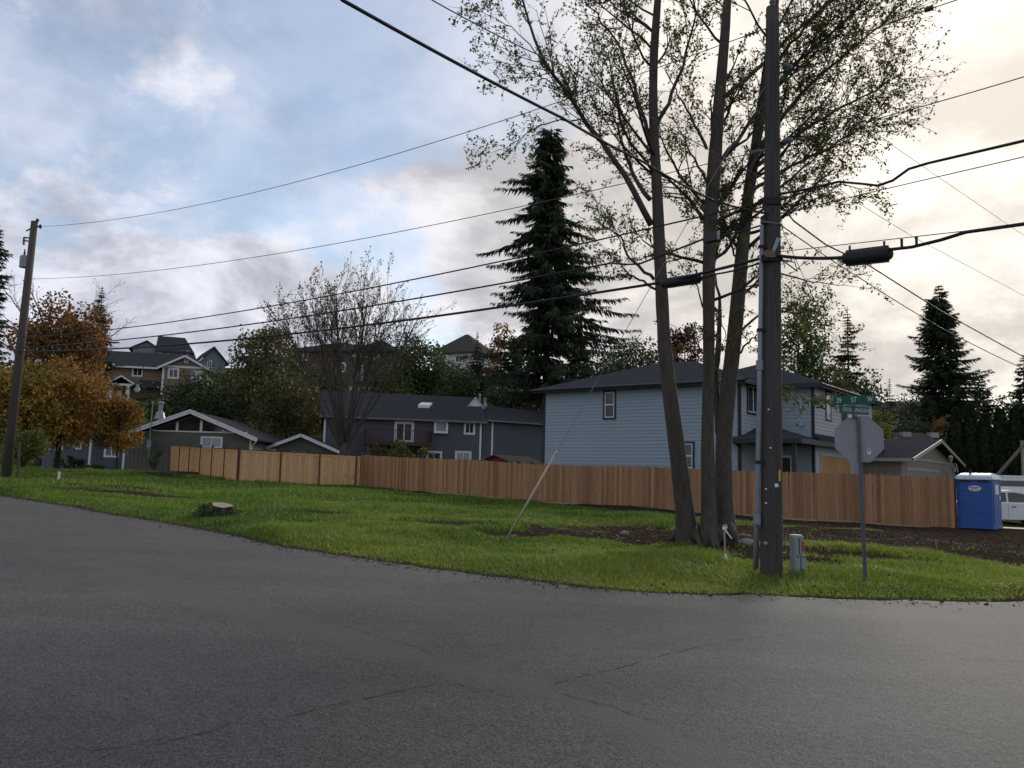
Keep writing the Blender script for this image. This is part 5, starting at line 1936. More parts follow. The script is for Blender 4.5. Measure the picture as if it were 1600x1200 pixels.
def crown_parts(w, hgt, trunk_h, key, n, size, seed, clumps=46, depth=None, trunk_r=0.22, lean=(0, 0), sparse=0.0, fill=0.55, bark=None, limbs=9):
    """trunk mesh and crown mesh, base at the origin"""
    R = rnd(seed)
    dp = depth or w
    c0 = np.array([lean[0], lean[1], trunk_h + (hgt - trunk_h) / 2])
    rad = np.array([w / 2, dp / 2, (hgt - trunk_h) / 2])
    u = R.normal(0, 1, (clumps, 3))
    u /= np.linalg.norm(u, axis=1, keepdims=True)
    rr = R.uniform(0.25, 1.0, clumps) ** fill
    cen = c0 + u * rr[:, None] * rad * 0.82
    cen[:, 2] += R.normal(0, 0.05, clumps) * hgt
    cen[:, 2] = np.maximum(cen[:, 2], trunk_h * 0.7)
    cr = R.uniform(0.13, 0.26, clumps) * min(w, hgt - trunk_h)
    cnt = (n * cr ** 2 / (cr ** 2).sum()).astype(int)
    tint0 = R.uniform(0.15, 0.75, clumps)
    lf = MB()
    for i in range(clumps):
        m = cnt[i]
        if m < 1:
            continue
        v = R.normal(0, 1, (m, 3))
        v /= np.linalg.norm(v, axis=1, keepdims=True)
        v *= (R.uniform(0.3, 1.0, m) ** 0.6 * (1 + R.normal(0, 0.16, m)))[:, None] * cr[i]
        v[:, 2] *= 0.72
        leaves(lf, cen[i] + v, size, R, tint0[i] + R.normal(0, 0.16, m), 0.3, 0.75)
    wd = MB()
    top = c0 * np.array([0.7, 0.7, 1]) + np.array([0, 0, rad[2] * 0.35])
    pts = np.array([[0, 0, -0.6], [lean[0] * 0.1, lean[1] * 0.1, trunk_h * 0.5], [lean[0] * 0.35, lean[1] * 0.35, trunk_h], top])
    pts = smooth_path(pts, 10)
    wd.tube(pts, np.linspace(trunk_r, trunk_r * 0.22, 10), 8)
    for i in R.choice(clumps, min(limbs * 2, clumps), replace=False):
        t = R.uniform(0.35, 0.8)
        j = int(t * 9)
        s = pts[j]
        mid = (s + cen[i]) / 2 + R.normal(0, 0.06 * w, 3) + np.array([0, 0, 0.04 * hgt])
        wd.tube(smooth_path([s, mid, cen[i]], 7), np.linspace(trunk_r * 0.30, 0.012, 7), 4, caps=False)
    return wd.mesh('trunk', bark or M_BARK_D, True), lf.mesh('crown', leafmat('leaves_' + key, LEAF_SETS[key], 0.22))


def plant(name, label, px, py_top, Y, w_px, key, n, size, seed, cat='tree', trunk=0.3, group=None, zbase=None, py_base=None, **kw):
    p = P(px, 600, Y)
    z0 = float(h0(p[0], p[1])[0]) if zbase is None else zbase
    if py_base is not None:
        z0 = P(px, py_base, Y)[2]
    zt = P(px, py_top, Y)[2]
    hgt = max(0.6, zt - z0)
    w = w_px * Y / FPX
    t, c = crown_parts(w, hgt, hgt * trunk, key, n, size, seed, **kw)
    # trunk may stand on lower ground than the crown was measured from
    root = thing(name, label, cat, (P(px, 600, Y)[0], Y, z0), 0, group)
    link('trunk', t, root)
    link('crown', c, root)
    return root


plant('maple_tree', 'autumn maple with a bright orange crown behind the old utility pole', 92, 452, 62, 150, 'rust', 10000, 0.26, 501, trunk=0.35, clumps=60)
plant('maple_tree', 'smaller orange maple beside the dark hillside conifer', 126, 462, 66, 60, 'orange', 4200, 0.24, 502, trunk=0.45, clumps=30)
plant('cherry_tree', 'gold and rust leaved tree overhanging the slate-blue wing of the house', 100, 556, 50, 148, 'goldrust', 12000, 0.18, 503, trunk=0.16, clumps=80, depth=6.0)
plant('cherry_tree', 'yellow-gold drooping tree at the corner of the green house', 192, 612, 52, 74, 'goldrust', 6500, 0.15, 504, trunk=0.14, clumps=44, trunk_r=0.07)
plant('cherry_tree', 'gold-leaved tree close behind the old utility pole', 45, 560, 47, 120, 'gold', 8000, 0.18, 505, trunk=0.25, clumps=56)
plant('garden_shrub', 'yellow-green shrub with slanting stems at the foot of the old pole', 48, 668, 43, 75, 'yellowgreen', 3600, 0.13, 506, 'shrub', trunk=0.15, clumps=36, trunk_r=0.06)
plant('garden_shrub', 'low dark garden shrub under the slate-blue wall', 118, 711, 57, 60, 'dark', 1500, 0.14, 507, 'shrub', trunk=0.05, clumps=18, trunk_r=0.04)
plant('garden_shrub', 'clipped low hedge ball beside the white porch post', 155, 723, 56, 36, 'green', 900, 0.10, 508, 'shrub', trunk=0.05, clumps=12, trunk_r=0.04)
plant('garden_shrub', 'wispy grey-green shrub in front of the electric meter', 250, 705, 56.5, 30, 'olive', 500, 0.10, 509, 'shrub', trunk=0.1, clumps=14, trunk_r=0.03)
plant('hillside_tree', 'olive-brown tree with a twiggy top left of the bare maple', 412, 492, 86, 105, 'olive', 6500, 0.30, 511, trunk=0.2, clumps=52)
plant('hillside_tree', 'broad dark green tree on the slope below the steel-blue house', 352, 566, 90, 120, 'green', 6500, 0.30, 512, trunk=0.12, clumps=50)
plant('hillside_tree', 'tawny tree behind the green garage roof', 452, 552, 78, 120, 'olive', 6500, 0.26, 513, trunk=0.15, clumps=50)
plant('hillside_tree', 'rust-tinged small tree at the left of the bare maple stems', 478, 600, 84, 76, 'rust', 3600, 0.24, 514, trunk=0.2, clumps=34)
plant('hillside_tree', 'leafy green tree below the steep hip-roofed house', 655, 514, 104, 115, 'green', 6500, 0.34, 515, trunk=0.2, clumps=50)
plant('hillside_tree', 'dark spreading tree behind the charcoal house ridge', 610, 572, 96, 90, 'olive', 4200, 0.3, 516, trunk=0.1, clumps=36)
plant('hillside_tree', 'orange-brown tree left of the tallest conifer', 788, 506, 112, 62, 'rust', 4200, 0.32, 517, trunk=0.2, clumps=34)
plant('hillside_tree', 'dark round bush above the charcoal wing roof', 800, 588, 92, 120, 'dark', 4600, 0.28, 518, trunk=0.08, clumps=40)
plant('hillside_tree', 'low rust-coloured bush behind the metal flue pipes', 765, 612, 88, 40, 'orange', 1300, 0.22, 519, trunk=0.05, clumps=16)
plant('hillside_tree', 'dark bushy tree on the slope right of the bare maple', 715, 572, 98, 90, 'dark', 4600, 0.3, 520, trunk=0.1, clumps=36)
plant('backyard_tree', 'round dark green tree over the blue house ridge', 1000, 514, 78, 108, 'dark', 6500, 0.26, 521, trunk=0.25, clumps=50)
plant('backyard_tree', 'wine-red tree behind the alder trunks', 1070, 487, 84, 66, 'wine', 4800, 0.28, 522, trunk=0.25, clumps=38)
plant('backyard_tree', 'dark green bushy tree left of the round dark tree', 935, 540, 86, 90, 'dark', 4500, 0.28, 523, trunk=0.15, clumps=38)
plant('backyard_tree', 'tall leafy dark tree right behind the utility pole', 1248, 446, 66, 100, 'green', 9000, 0.22, 524, trunk=0.2, clumps=64)
plant('backyard_tree', 'olive-green tree over the right end of the blue house', 1298, 556, 64, 95, 'olive', 5200, 0.2, 525, trunk=0.2, clumps=44)
plant('backyard_tree', 'yellow-leaved small tree behind the back of the stop sign', 1366, 622, 58, 52, 'yellowgreen', 2600, 0.17, 526, trunk=0.15, clumps=26, trunk_r=0.1)
plant('backyard_tree', 'dim green shrub bank above the brown-grey roof', 1425, 650, 82, 110, 'dark', 3600, 0.25, 527, trunk=0.08, clumps=34)
plant('backyard_tree', 'reddish brown bush at the foot of the tall spruce', 1470, 648, 78, 36, 'rust', 1200, 0.2, 528, trunk=0.1, clumps=16)
plant('backyard_shrub', 'bright leafy shrub in front of the deck', 631, 692, 62, 46, 'yellowgreen', 1500, 0.17, 531, 'shrub', trunk=0.3, clumps=20, trunk_r=0.06)
plant('backyard_shrub', 'thin grey-green shrub left of the deck', 594, 690, 63, 44, 'olive', 800, 0.15, 532, 'shrub', trunk=0.2, clumps=18, trunk_r=0.05)
plant('backyard_shrub', 'small yellow-green sapling at the right end of the deck', 668, 696, 61, 26, 'yellowgreen', 260, 0.17, 533, 'shrub', trunk=0.6, clumps=8, trunk_r=0.04)
plant('hillside_shrub', 'dark green shrubs below the white porch columns', 262, 612, 100, 60, 'green', 2600, 0.3, 541, 'shrub', trunk=0.08, clumps=28)
plant('hillside_shrub', 'grey-green shrub bank under the tan gable', 312, 606, 104, 80, 'olive', 3000, 0.3, 542, 'shrub', trunk=0.08, clumps=30)

# woodland on the slope: look-alike dark trees that differ only in place
pt, pc = crown_parts(7.5, 9.0, 1.2, 'dark', 4600, 0.32, 551, clumps=46)
pt2, pc2 = crown_parts(6.5, 8.0, 1.0, 'olive', 4200, 0.32, 552, clumps=42)
R = rnd(553)
for i, (px, py, Y) in enumerate([(300, 660, 88), (385, 655, 96), (430, 645, 100), (505, 640, 104), (560, 645, 100), (600, 620, 112), (640, 625, 108), (690, 615, 115), (745, 612, 112),
                                 (800, 622, 104), (860, 635, 100), (910, 640, 105), (965, 640, 108), (1030, 640, 110), (1200, 650, 100), (1330, 660, 100), (500, 600, 126), (420, 600, 122),
                                 (330, 655, 84), (20, 640, 84), (-30, 660, 66), (1440, 680, 104), (1530, 690, 108), (1600, 690, 100)]):
    p = P(px, py, Y)
    z = float(h0(p[0], p[1])[0])
    dk = i % 3 != 1
    root = thing('slope_tree', 'dark bushy tree in the woodland on the slope' if dk else 'olive bushy tree in the woodland on the slope', 'tree', (p[0], Y, z), R.uniform(0, 6.28),
                 'dark woodland trees' if dk else 'olive woodland trees')
    s = R.uniform(0.75, 1.15)
    root.scale = (s, s, s * R.uniform(0.8, 1.1))
    link('trunk', pt if dk else pt2, root)
    link('crown', pc if dk else pc2, root)

# bare tree at far left
R = rnd(561)
p = P(62, 700, 68)
root = thing('birch_tree', 'bare twiggy tree rising beside the top of the old pole', 'tree', (p[0], 68, float(h0(p[0], 68)[0])))
mb, anc = MB(), []
hb = P(75, 398, 68)[2] - float(h0(p[0], 68)[0])
mb.tube([(0, 0, -0.5), (0.1, 0, hb * 0.3), (0.2, 0, hb * 0.55)], [0.3, 0.24, 0.16], 8)
for i in range(12):
    a = R.uniform(0, 6.28)
    grow(mb, anc, (0.15, 0, hb * R.uniform(0.3, 0.55)), (math.cos(a) * 0.9, math.sin(a) * 0.9, 0.9), hb * 0.42, 0.09, 2, R, seg=7, wob=0.12, up=0.03, kids=(0, 6, 7, 8), ratio=0.42, ang=0.6, per=1)
mb.build('branches', M_BARK_G, root, kind='stuff')
lf = MB()
anc = np.array(anc)
leaves(lf, anc, 0.14, R, R.uniform(0, 0.6, len(anc)))
lf.build('foliage', leafmat('leaves_rust', LEAF_SETS['rust']), root, kind='stuff')


# ---- conifers -------------------------------------------------------------
M_NEEDLE = leafmat('fir_needles', [(0.0160, 0.0272, 0.0144), (0.0272, 0.0432, 0.0192), (0.0432, 0.0640, 0.0256), (0.0720, 0.0880, 0.0320)], 0.12, 0.7)


def conifer(name, label, px, py_top, Y, half_px, seed, bare=0.1, droop=0.35, irregular=0.25, step=0.45, per=5, spray=0.55, cone=0.9, group=None, rise=0.15, top_r=0.02, hang=0.0, lobed=0.34):
    R = rnd(seed)
    p = P(px, 600, Y)
    z0 = float(h0(p[0], Y)[0])
    zt = P(px, py_top, Y)[2]
    H = zt - z0
    Rm = half_px * Y / FPX
    root = thing(name, label, 'tree', (p[0], Y, z0), 0, group)
    wd = MB()
    wd.tube([(0, 0, -0.6), (0, 0, H * 0.5), (0, 0, H)], [H * 0.013, H * 0.008, top_r], 8)
    nd = MB()
    V, TT = [], []
    z = H * bare
    while z < H * 0.99:
        f = (z - H * bare) / (H * (1 - bare))
        rmax = Rm * (1 - f) ** cone * (0.55 + 0.45 * min(1, f / 0.12)) + 0.15
        a0 = R.uniform(0, 6.28)
        for k in range(per):
            if R.random() < irregular * 0.35:
                continue
            a = a0 + 2 * math.pi * k / per + R.normal(0, 0.25)
            lobe = 0.78 + lobed * math.sin(3 * a + z * 0.55 + seed) * math.sin(z * 0.8 + 2 * a) + 0.12 * math.sin(z * 2.1 + a)
            L = rmax * lobe * (1 + R.normal(0, irregular * 0.6))
            L = max(0.2, L)
            u = np.array([math.cos(a), math.sin(a), 0.0])
            n = 7
            t = np.linspace(0, 1, n)
            dz = rise * L * t - droop * L * t ** 1.6 + 0.16 * L * t ** 4
            pts = np.array([0, 0, z]) + u[None] * (L * t)[:, None] + np.array([0, 0, 1.0]) * dz[:, None]
            wd.tube(pts, np.linspace(0.012 * H ** 0.5 * (1 - f) + 0.01, 0.006, n), 3, caps=False)
            m = max(5, int(L / (spray * 0.15)))
            tt_ = np.linspace(0.10, 1.0, m)
            q = np.stack([np.interp(tt_, t, pts[:, i]) for i in range(3)], -1)
            s = np.array([-u[1], u[0], 0.0])
            for sd in (-1, 1, 0):
                ln = spray * (0.45 + 0.9 * (1 - tt_)) * R.uniform(0.6, 1.3, m) * min(1, L / 1.2)
                dr = u[None] * R.uniform(0.45, 1.0, (m, 1)) + sd * s[None] * R.uniform(0.5, 1.0, (m, 1)) + np.array([0, 0, -1.0])[None] * ((R.uniform(0.1, 0.6, (m, 1)) + hang * R.uniform(0.0, 1.2, (m, 1))) if sd else R.uniform(0.3, 1.0, (m, 1)) + hang)
                dr /= np.linalg.norm(dr, axis=1, keepdims=True)
                wv = np.cross(dr, R.normal(0, 1, (m, 3)))
                wv /= np.linalg.norm(wv, axis=1, keepdims=True) + 1e-9
                wv *= (ln * R.uniform(0.07, 0.15, m))[:, None]
                mid = q + dr * (ln * 0.4)[:, None]
                V.append(np.stack([q, mid + wv, q + dr * ln[:, None], mid - wv], 1).reshape(-1, 3))
                TT.append(np.repeat(np.clip(R.normal(0.4, 0.22, m), 0, 1), 4))
        z += step * R.uniform(0.7, 1.3) * (0.6 + 0.6 * (1 - f))
    V = np.concatenate(V)
    k = np.arange(len(V) // 4) * 4
    nd.add(V, np.stack([k, k + 1, k + 2, k + 3], -1), tint=np.concatenate(TT))
    wd.build('trunk', M_BARK_D, root)
    nd.build('foliage', M_NEEDLE, root, kind='stuff')
    return root


conifer('douglas_fir', 'tallest ragged fir rising behind the charcoal house wing', 853, 196, 84, 116, 601, bare=0.18, droop=0.48, irregular=0.55, step=0.50, per=6, spray=1.1, cone=0.60, hang=0.8, rise=0.26, lobed=0.55)
conifer('fir_tree', 'dark fir at the left end of the street, above the old pole', -26, 345, 78, 56, 602, bare=0.1, droop=0.3, irregular=0.3, step=0.6, per=5, spray=0.9, cone=0.8)
conifer('cedar_tree', 'dark conifer between the orange maple and the hillside roofs', 148, 446, 108, 42, 603, bare=0.1, droop=0.25, irregular=0.25, step=0.45, per=6, spray=0.75)
conifer('cedar_tree', 'narrow dark cedar below the steep hip roof', 744, 518, 108, 30, 604, bare=0.05, droop=0.3, irregular=0.2, step=0.4, per=6, spray=0.6)
conifer('spruce_tree', 'tall dark spruce standing clear behind the beige house', 1472, 444, 88, 86, 605, bare=0.06, droop=0.22, irregular=0.3, step=0.5, per=6, spray=0.95, cone=0.72)
conifer('spruce_tree', 'shorter dark spruce leaning out from behind the tall one', 1530, 588, 92, 46, 606, bare=0.05, droop=0.2, irregular=0.25, step=0.5, per=6, spray=0.8, cone=0.7)
conifer('spruce_tree', 'dark spruce above the arborvitae hedge at the street end', 1600, 553, 86, 42, 607, bare=0.05, droop=0.2, irregular=0.25, step=0.5, per=6, spray=0.8, cone=0.7)
conifer('fir_tree', 'slender fir between the leafy dark tree and the stop sign', 1326, 478, 72, 38, 608, bare=0.05, droop=0.3, irregular=0.35, step=0.42, per=5, spray=0.65, cone=0.7)
conifer('fir_tree', 'small fir peak right of the street name signs', 1390, 590, 96, 26, 609, bare=0.05, droop=0.25, irregular=0.3, step=0.4, per=5, spray=0.6)
conifer('hemlock_tree', 'dark hemlock filling in under the tallest fir', 905, 520, 90, 60, 610, bare=0.05, droop=0.4, irregular=0.3, step=0.5, per=6, spray=0.8, cone=0.6)
conifer('hemlock_tree', 'dark hemlock at the left foot of the tallest fir', 800, 530, 96, 50, 611, bare=0.05, droop=0.4, irregular=0.3, step=0.5, per=6, spray=0.8, cone=0.6)

# ---- arborvitae hedge -----------------------------------------------------
M_ARBOR = leafmat('arborvitae_sprays', [(0.0105, 0.0195, 0.0090), (0.0165, 0.0285, 0.0120), (0.0255, 0.0405, 0.0150), (0.0375, 0.0510, 0.0195)], 0.1, 0.7)
for i, (px, py, Y, w_) in enumerate([(1492, 640, 58, 34), (1514, 634, 57.5, 32), (1536, 650, 57, 32), (1560, 642, 56.5, 34), (1584, 638, 56, 34), (1608, 640, 55.5, 34)]):
    R = rnd(620 + i)
    p = P(px, 600, Y)
    z0 = float(h0(p[0], Y)[0])
    H = P(px, py, Y)[2] - z0
    w = w_ * Y / FPX * 0.62
    root = thing('arborvitae', 'columnar dark arborvitae in the hedge behind the white vehicles', 'hedge tree', (p[0], Y, z0), 0, 'arborvitae hedge')
    n = 5200
    f = R.uniform(0.0, 1.0, n)
    a = R.uniform(0, 6.28, n)
    prof = np.clip(np.minimum(1.0, (1 - f) ** 0.55 * 1.25), 0.04, 1) * (0.9 + 0.1 * np.sin(f * 6))
    rad = w * prof * (0.82 + 0.18 * np.sin(a * 5 + f * 9 + i)) * R.uniform(0.75, 1.05, n)
    pos = np.stack([np.cos(a) * rad, np.sin(a) * rad, f * H * 0.99], -1)
    ln = R.uniform(0.14, 0.34, n)
    d = np.stack([np.cos(a) * 0.45, np.sin(a) * 0.45, np.ones(n)], -1) + R.normal(0, 0.25, (n, 3))
    d /= np.linalg.norm(d, axis=1, keepdims=True)
    wv = np.stack([-np.sin(a), np.cos(a), np.zeros(n)], -1) + R.normal(0, 0.5, (n, 3))
    wv *= (ln * 0.28)[:, None]
    k = np.arange(n) * 4
    MB().add(np.stack([pos, pos + d * (ln * 0.5)[:, None] + wv, pos + d * ln[:, None], pos + d * (ln * 0.5)[:, None] - wv], 1).reshape(-1, 3),
             np.stack([k, k + 1, k + 2, k + 3], -1), tint=np.repeat(np.clip(R.normal(0.4, 0.25, n), 0, 1), 4)).build('foliage', M_ARBOR, root, kind='stuff')
    MB().tube([(0, 0, -0.3), (0, 0, H * 0.85)], [w * 0.72, w * 0.4], 9).build('trunk', M_BARK_D, root)

# ------------------------------------------------------------------ utility poles
M_POLEWOOD = pm('weathered_pole', (0.0820, 0.0748, 0.0699), (0.0471, 0.0428, 0.0406), 2.5, 0.9, 0.8, 9.0, stretch=(9, 9, 0.35), c3=(0.0214, 0.0192, 0.0185), spots=-0.01)
M_PVC = pm('grey_conduit', (0.2210, 0.2486, 0.2762), (0.1823, 0.2044, 0.2321), 3.0, 0.5)
M_PORC = pm('grey_insulator', (0.1430, 0.1540, 0.1705), (0.1100, 0.1210, 0.1320), 6.0, 0.3)
M_YELLOW = pm('yellow_marker', (0.55, 0.42, 0.04), (0.45, 0.34, 0.03), 5.0, 0.6)
PY = 14.6
pb = G(1205, 901)
PY = pb[1]
ptop = P(1207, 12, PY)


def on_pole(py):
    """centre line of the near pole at a picture height"""
    px = 1205 + (901 - py) / (901 - 12) * 2.0
    return P(px, py, PY)


root = thing('utility_pole', 'weathered grey utility pole beside the stop sign', 'utility pole', tuple(pb))
kpx = PY / FPX
mb = MB()
axis = np.linspace(0, 1, 24)[:, None]
pp = (pb - np.array([0, 0, 0.4])) * (1 - axis) + ptop * axis
rr = np.interp(np.linspace(0, 1, 24), [0, 0.25, 1], [17.2 * kpx, 15.8 * kpx, 10.3 * kpx])
mb.tube(pp - pb, rr, 20)
mb.build('pole', M_POLEWOOD, root, smooth=True)


def rel(px, py, Y=None):
    return P(px, py, Y or PY) - pb


# conduit with couplings and straps
c0, c1, c2 = G(1180, 895), P(1186, 640, PY - 0.05), P(1190.5, 352, PY - 0.05)
mb = MB()
mb.tube(np.array([c0 - np.array([0, 0, 0.2]), P(1183, 790, PY - 0.03), c1, c2]) - pb, [0.044, 0.044, 0.040, 0.034], 10)
mb.build('conduit', M_PVC, root, smooth=True)
for px_, py_ in ((1183.2, 812), (1187, 571)):
    q = rel(px_, py_, PY - 0.04)
    MB().lathe(q, [(0.05, -0.09), (0.064, -0.08), (0.064, 0.08), (0.05, 0.09)], 12).build('coupling', M_PVC, root)
for px_, py_ in ((1185, 722), (1188, 516), (1190, 386)):
    q = rel(px_, py_, PY - 0.04)
    MB().box(q + np.array([-0.06, -0.06, -0.025]), q + np.array([0.26, 0.02, 0.025])).build('strap', M_BLACK, root)
mb = MB()
q = rel(1190.5, 350, PY - 0.05)
mb.tube([q, q + np.array([0.0, -0.02, 0.12]), q + np.array([0.06, -0.03, 0.16]), q + np.array([0.12, -0.03, 0.05])], 0.03, 8)
mb.build('weatherhead', M_DARKMETAL, root)
# marker strip, tags, nails and the rusty stain plate at the foot
MB().box(rel(1216.5, 752, PY - 0.16), rel(1218.8, 734, PY - 0.13)).build('marker_strip', M_YELLOW, root)
MB().box(rel(1211, 761, PY - 0.20), rel(1215, 755.5, PY - 0.18)).build('tag', M_WHITE, root)
MB().box(rel(1214.5, 761, PY - 0.175), rel(1217, 757, PY - 0.16)).build('tag', M_GALV, root)
for px_, py_ in ((1197, 764), (1197, 786), (1204, 700), (1201, 640)):
    MB().lathe(rel(px_, py_, PY - 0.19), [(0.001, -0.02), (0.014, -0.012), (0.014, 0.03)], 8, 'y').build('nail', M_WHITE, root)
MB().lathe(rel(1196.5, 849, PY - 0.2), [(0.001, -0.012), (0.03, -0.008), (0.03, 0.04)], 12, 'y').build('tag', M_GALV, root)
MB().tube([rel(1215, 768, PY - 0.17), rel(1214, 830, PY - 0.17), rel(1216, 897, PY - 0.17)], 0.012, 6).build('ground_wire', M_DARKMETAL, root)
# cross hardware where the cable bundle passes
q = rel(1205, 398, PY - 0.16)
MB().box(q + np.array([-0.12, -0.06, -0.06]), q + np.array([0.05, 0.06, 0.06])).build('wood_block', pm('raw_block', (0.20, 0.13, 0.09), (0.15, 0.1, 0.07), 6.0, 0.8), root)
MB().beam(rel(1207, 396, PY - 0.18), rel(1216, 372, PY - 0.18), 0.02, 0.06).build('brace', M_GALV, root)
MB().tube([rel(1222, 406, PY - 0.1), rel(1246, 424, PY - 0.1), rel(1242, 410, PY - 0.1), rel(1222, 406, PY - 0.1)], 0.012, 6).build('guy_bracket', M_GALV, root)
MB().box(rel(1190, 407, PY - 0.19), rel(1222, 400, PY - 0.15)).build('clamp', M_BLACK, root)
MB().box(rel(1194, 318, PY - 0.17), rel(1220, 309, PY - 0.13)).build('clamp', M_BLACK, root)
MB().tube([rel(1190, 346, PY - 0.14), rel(1222, 350, PY - 0.14)], 0.012, 6).build('band', M_GALV, root)


def insul(q, d, n=4, r=0.055, L=0.28):
    mb = MB()
    d = unit(d)
    pts, rad = [], []
    for i in range(n):
        t = i / n
        pts += [q + d * (L * t), q + d * (L * (t + 0.30 / n)), q + d * (L * (t + 0.6 / n))]
        rad += [0.018, r, 0.02]
    mb.tube(pts, rad, 10)
    return mb


for (a, bb) in (((1217, 33), (1262, 21)), ((1198, 44), (1160, 58)), ((1217, 98), (1238, 106)), ((1217, 222), (1240, 218)), ((1196, 234), (1172, 240))):
    A_, B_ = rel(*a, PY - 0.02), rel(*bb, PY + (0.35 if bb[0] < 1200 else -0.35))
    ins = insul(A_ + (B_ - A_) * 0.35, B_ - A_, 4, 0.05, np.linalg.norm(B_ - A_) * 0.6).build('insulator', M_PORC, root)
    MB().tube([A_, B_], 0.010, 5).build('link_rod', M_GALV, ins)
MB().lathe(ptop - pb, [(0.03, -0.02), (0.035, 0.06), (0.06, 0.10), (0.05, 0.14), (0.001, 0.16)], 10).build('pole_top_pin', M_PORC, root)

# ---- old pole on the left -------------------------------------------------
LY = 34.0
lb = P(9, 747, LY)
lb[2] = min(lb[2], zat(lb[0], lb[1]))
lt = P(54, 346, LY)
root2 = thing('utility_pole', 'leaning brown utility pole with transformer can at the street bend', 'utility pole', tuple(lb))
M_POLE2 = pm('brown_pole', (0.105, 0.083, 0.072), (0.068, 0.054, 0.047), 2.5, 0.9, 0.5, 9.0, stretch=(9, 9, 0.35))
kk = LY / FPX
MB().tube(np.array([lb - np.array([0, 0, 0.5]), (lb + lt) / 2, lt]) - lb, [7.4 * kk, 6.4 * kk, 5.0 * kk], 14).build('pole', M_POLE2, root2, smooth=True)


def rel2(px, py, Y=LY):
    return P(px, py, Y) - lb


MB().lathe(rel2(38, 418), [(0.001, -0.02), (0.20, 0.0), (0.20, 0.46), (0.17, 0.5), (0.001, 0.52)], 14).build('transformer', pm('pale_can', (0.28, 0.31, 0.33), (0.22, 0.245, 0.26), 5.0, 0.5), root2)
MB().lathe(rel2(38, 400), [(0.03, 0), (0.045, 0.1), (0.03, 0.2), (0.02, 0.3)], 8).build('bushing', M_DARKMETAL, root2)
MB().box(rel2(35, 382), rel2(40, 372, LY + 0.1)).build('cutout_fuse', M_DARKMETAL, root2)
MB().tube([rel2(37, 371), rel2(48, 372)], 0.03, 6).build('bracket', M_DARKMETAL, root2)
MB().tube([rel2(37, 376), rel2(48, 377)], 0.03, 6).build('bracket', M_DARKMETAL, root2)
MB().lathe(rel2(58.5, 346), [(0.02, -0.25), (0.03, 0), (0.08, 0.02), (0.05, 0.10), (0.001, 0.14)], 10).build('insulator', M_DARKMETAL, root2)
MB().tube([rel2(55, 354), rel2(63, 354)], 0.035, 6).build('bracket', M_DARKMETAL, root2)
MB().tube([rel2(48, 357), rel2(41, 361)], 0.03, 6).build('bracket', M_DARKMETAL, root2)
MB().lathe(rel2(63, 354), [(0.02, -0.1), (0.06, -0.04), (0.06, 0.04), (0.02, 0.1)], 8).build('insulator', M_DARKMETAL, root2)
MB().tube([rel2(14, 690) + np.array([0.42, 0, 0]), lb * 0 + np.array([0.55, -0.1, 0.0])], 0.05, 6).build('guard', M_POLE2, root2)


# ------------------------------------------------------------------ wires
M_WIRE = pm('black_cable', (0.014, 0.014, 0.016), (0.02, 0.02, 0.022), 9.0, 0.5)
M_BAREWIRE = pm('bare_wire', (0.10, 0.10, 0.105), (0.08, 0.08, 0.085), 9.0, 0.5)


def wire(label, pts, r, sag=0.0, mat=M_WIRE, name='cable', n=60):
    """hangs between the given points; sag in metres for each span"""
    out = []
    pts = [np.asarray(p, float) for p in pts]
    sags = sag if isinstance(sag, (list, tuple)) else [sag] * (len(pts) - 1)
    for a, b_, s in zip(pts[:-1], pts[1:], sags):
        t = np.linspace(0, 1, n)[:, None]
        q = a * (1 - t) + b_ * t
        q[:, 2] -= s * 4 * t[:, 0] * (1 - t[:, 0])
        out.append(q if not out else q[1:])
    q = np.concatenate(out)
    o = q[0]
    e = thing(name, label, 'cable', tuple(o)) if False else None
    return MB().tube(q - o, r, 6).build(name, mat, None, True, label=label, cat='cable', loc=tuple(o))


def pp_(py, dx=0.0, dy=0.0):
    return on_pole(py) + np.array([dx, dy, 0])


wire('thin top wire from the old pole to the near pole top', [P(63, 354, LY), P(1160, 58, PY + 0.35)], 0.0085, 0.75, M_BAREWIRE, 'power_line')
wire('thin second wire below the top power line', [P(40, 436, LY + 0.2), P(1172, 240, PY + 0.35)], 0.0085, 0.55, M_BAREWIRE, 'power_line')
wire('insulated secondary cable, third from the top between the two poles', [P(36, 527, LY - 0.15), pp_(313, -0.12, 0.1)], 0.016, 0.42, M_WIRE)
wire('cable carrying the grey amplifier box', [P(34, 543, LY - 0.15), P(955, 411, 17.6), P(1000, 412, 17.0), P(1060, 389, 16.2), P(1098, 374, 15.75)], 0.020, [0.30, 0.02, 0.0, 0.0], M_WIRE)
wire('short cable from the grey amplifier box to the near pole', [P(1125, 368, 15.4), pp_(352, -0.12, -0.1)], 0.016, 0.02, M_WIRE)
wire('thick lashed cable bundle, lowest line between the two poles', [P(30, 549, LY - 0.15), P(1036, 441, 16.5), pp_(405, -0.1, -0.2)], 0.029, [0.36, 0.01], M_WIRE)
wire('second strand lashed under the lowest cable bundle', [P(1036, 446, 16.5), P(1120, 428, 15.5), pp_(410, -0.1, -0.2)], 0.018, 0.03, M_WIRE)
wire('cable tail from the near pole into the large splice case', [pp_(404, 0.05, -0.19), P(1322, 402, 13.3)], 0.030, 0.03, M_WIRE)
wire('thick cable leaving the large splice case towards the street', [P(1390, 390, 12.4), P(1425, 386, 12.05), P(1470, 375, 11.6), P(1508, 363, 11.2), P(1600, 350, 10.3), P(1900, 295, 8.0)], 0.026, 0.0, M_WIRE)
wire('thin support strand above the large splice case', [pp_(398, 0.05, -0.19), P(1508, 361, 11.2), P(1600, 348, 10.31)], 0.007, 0.0, M_WIRE)
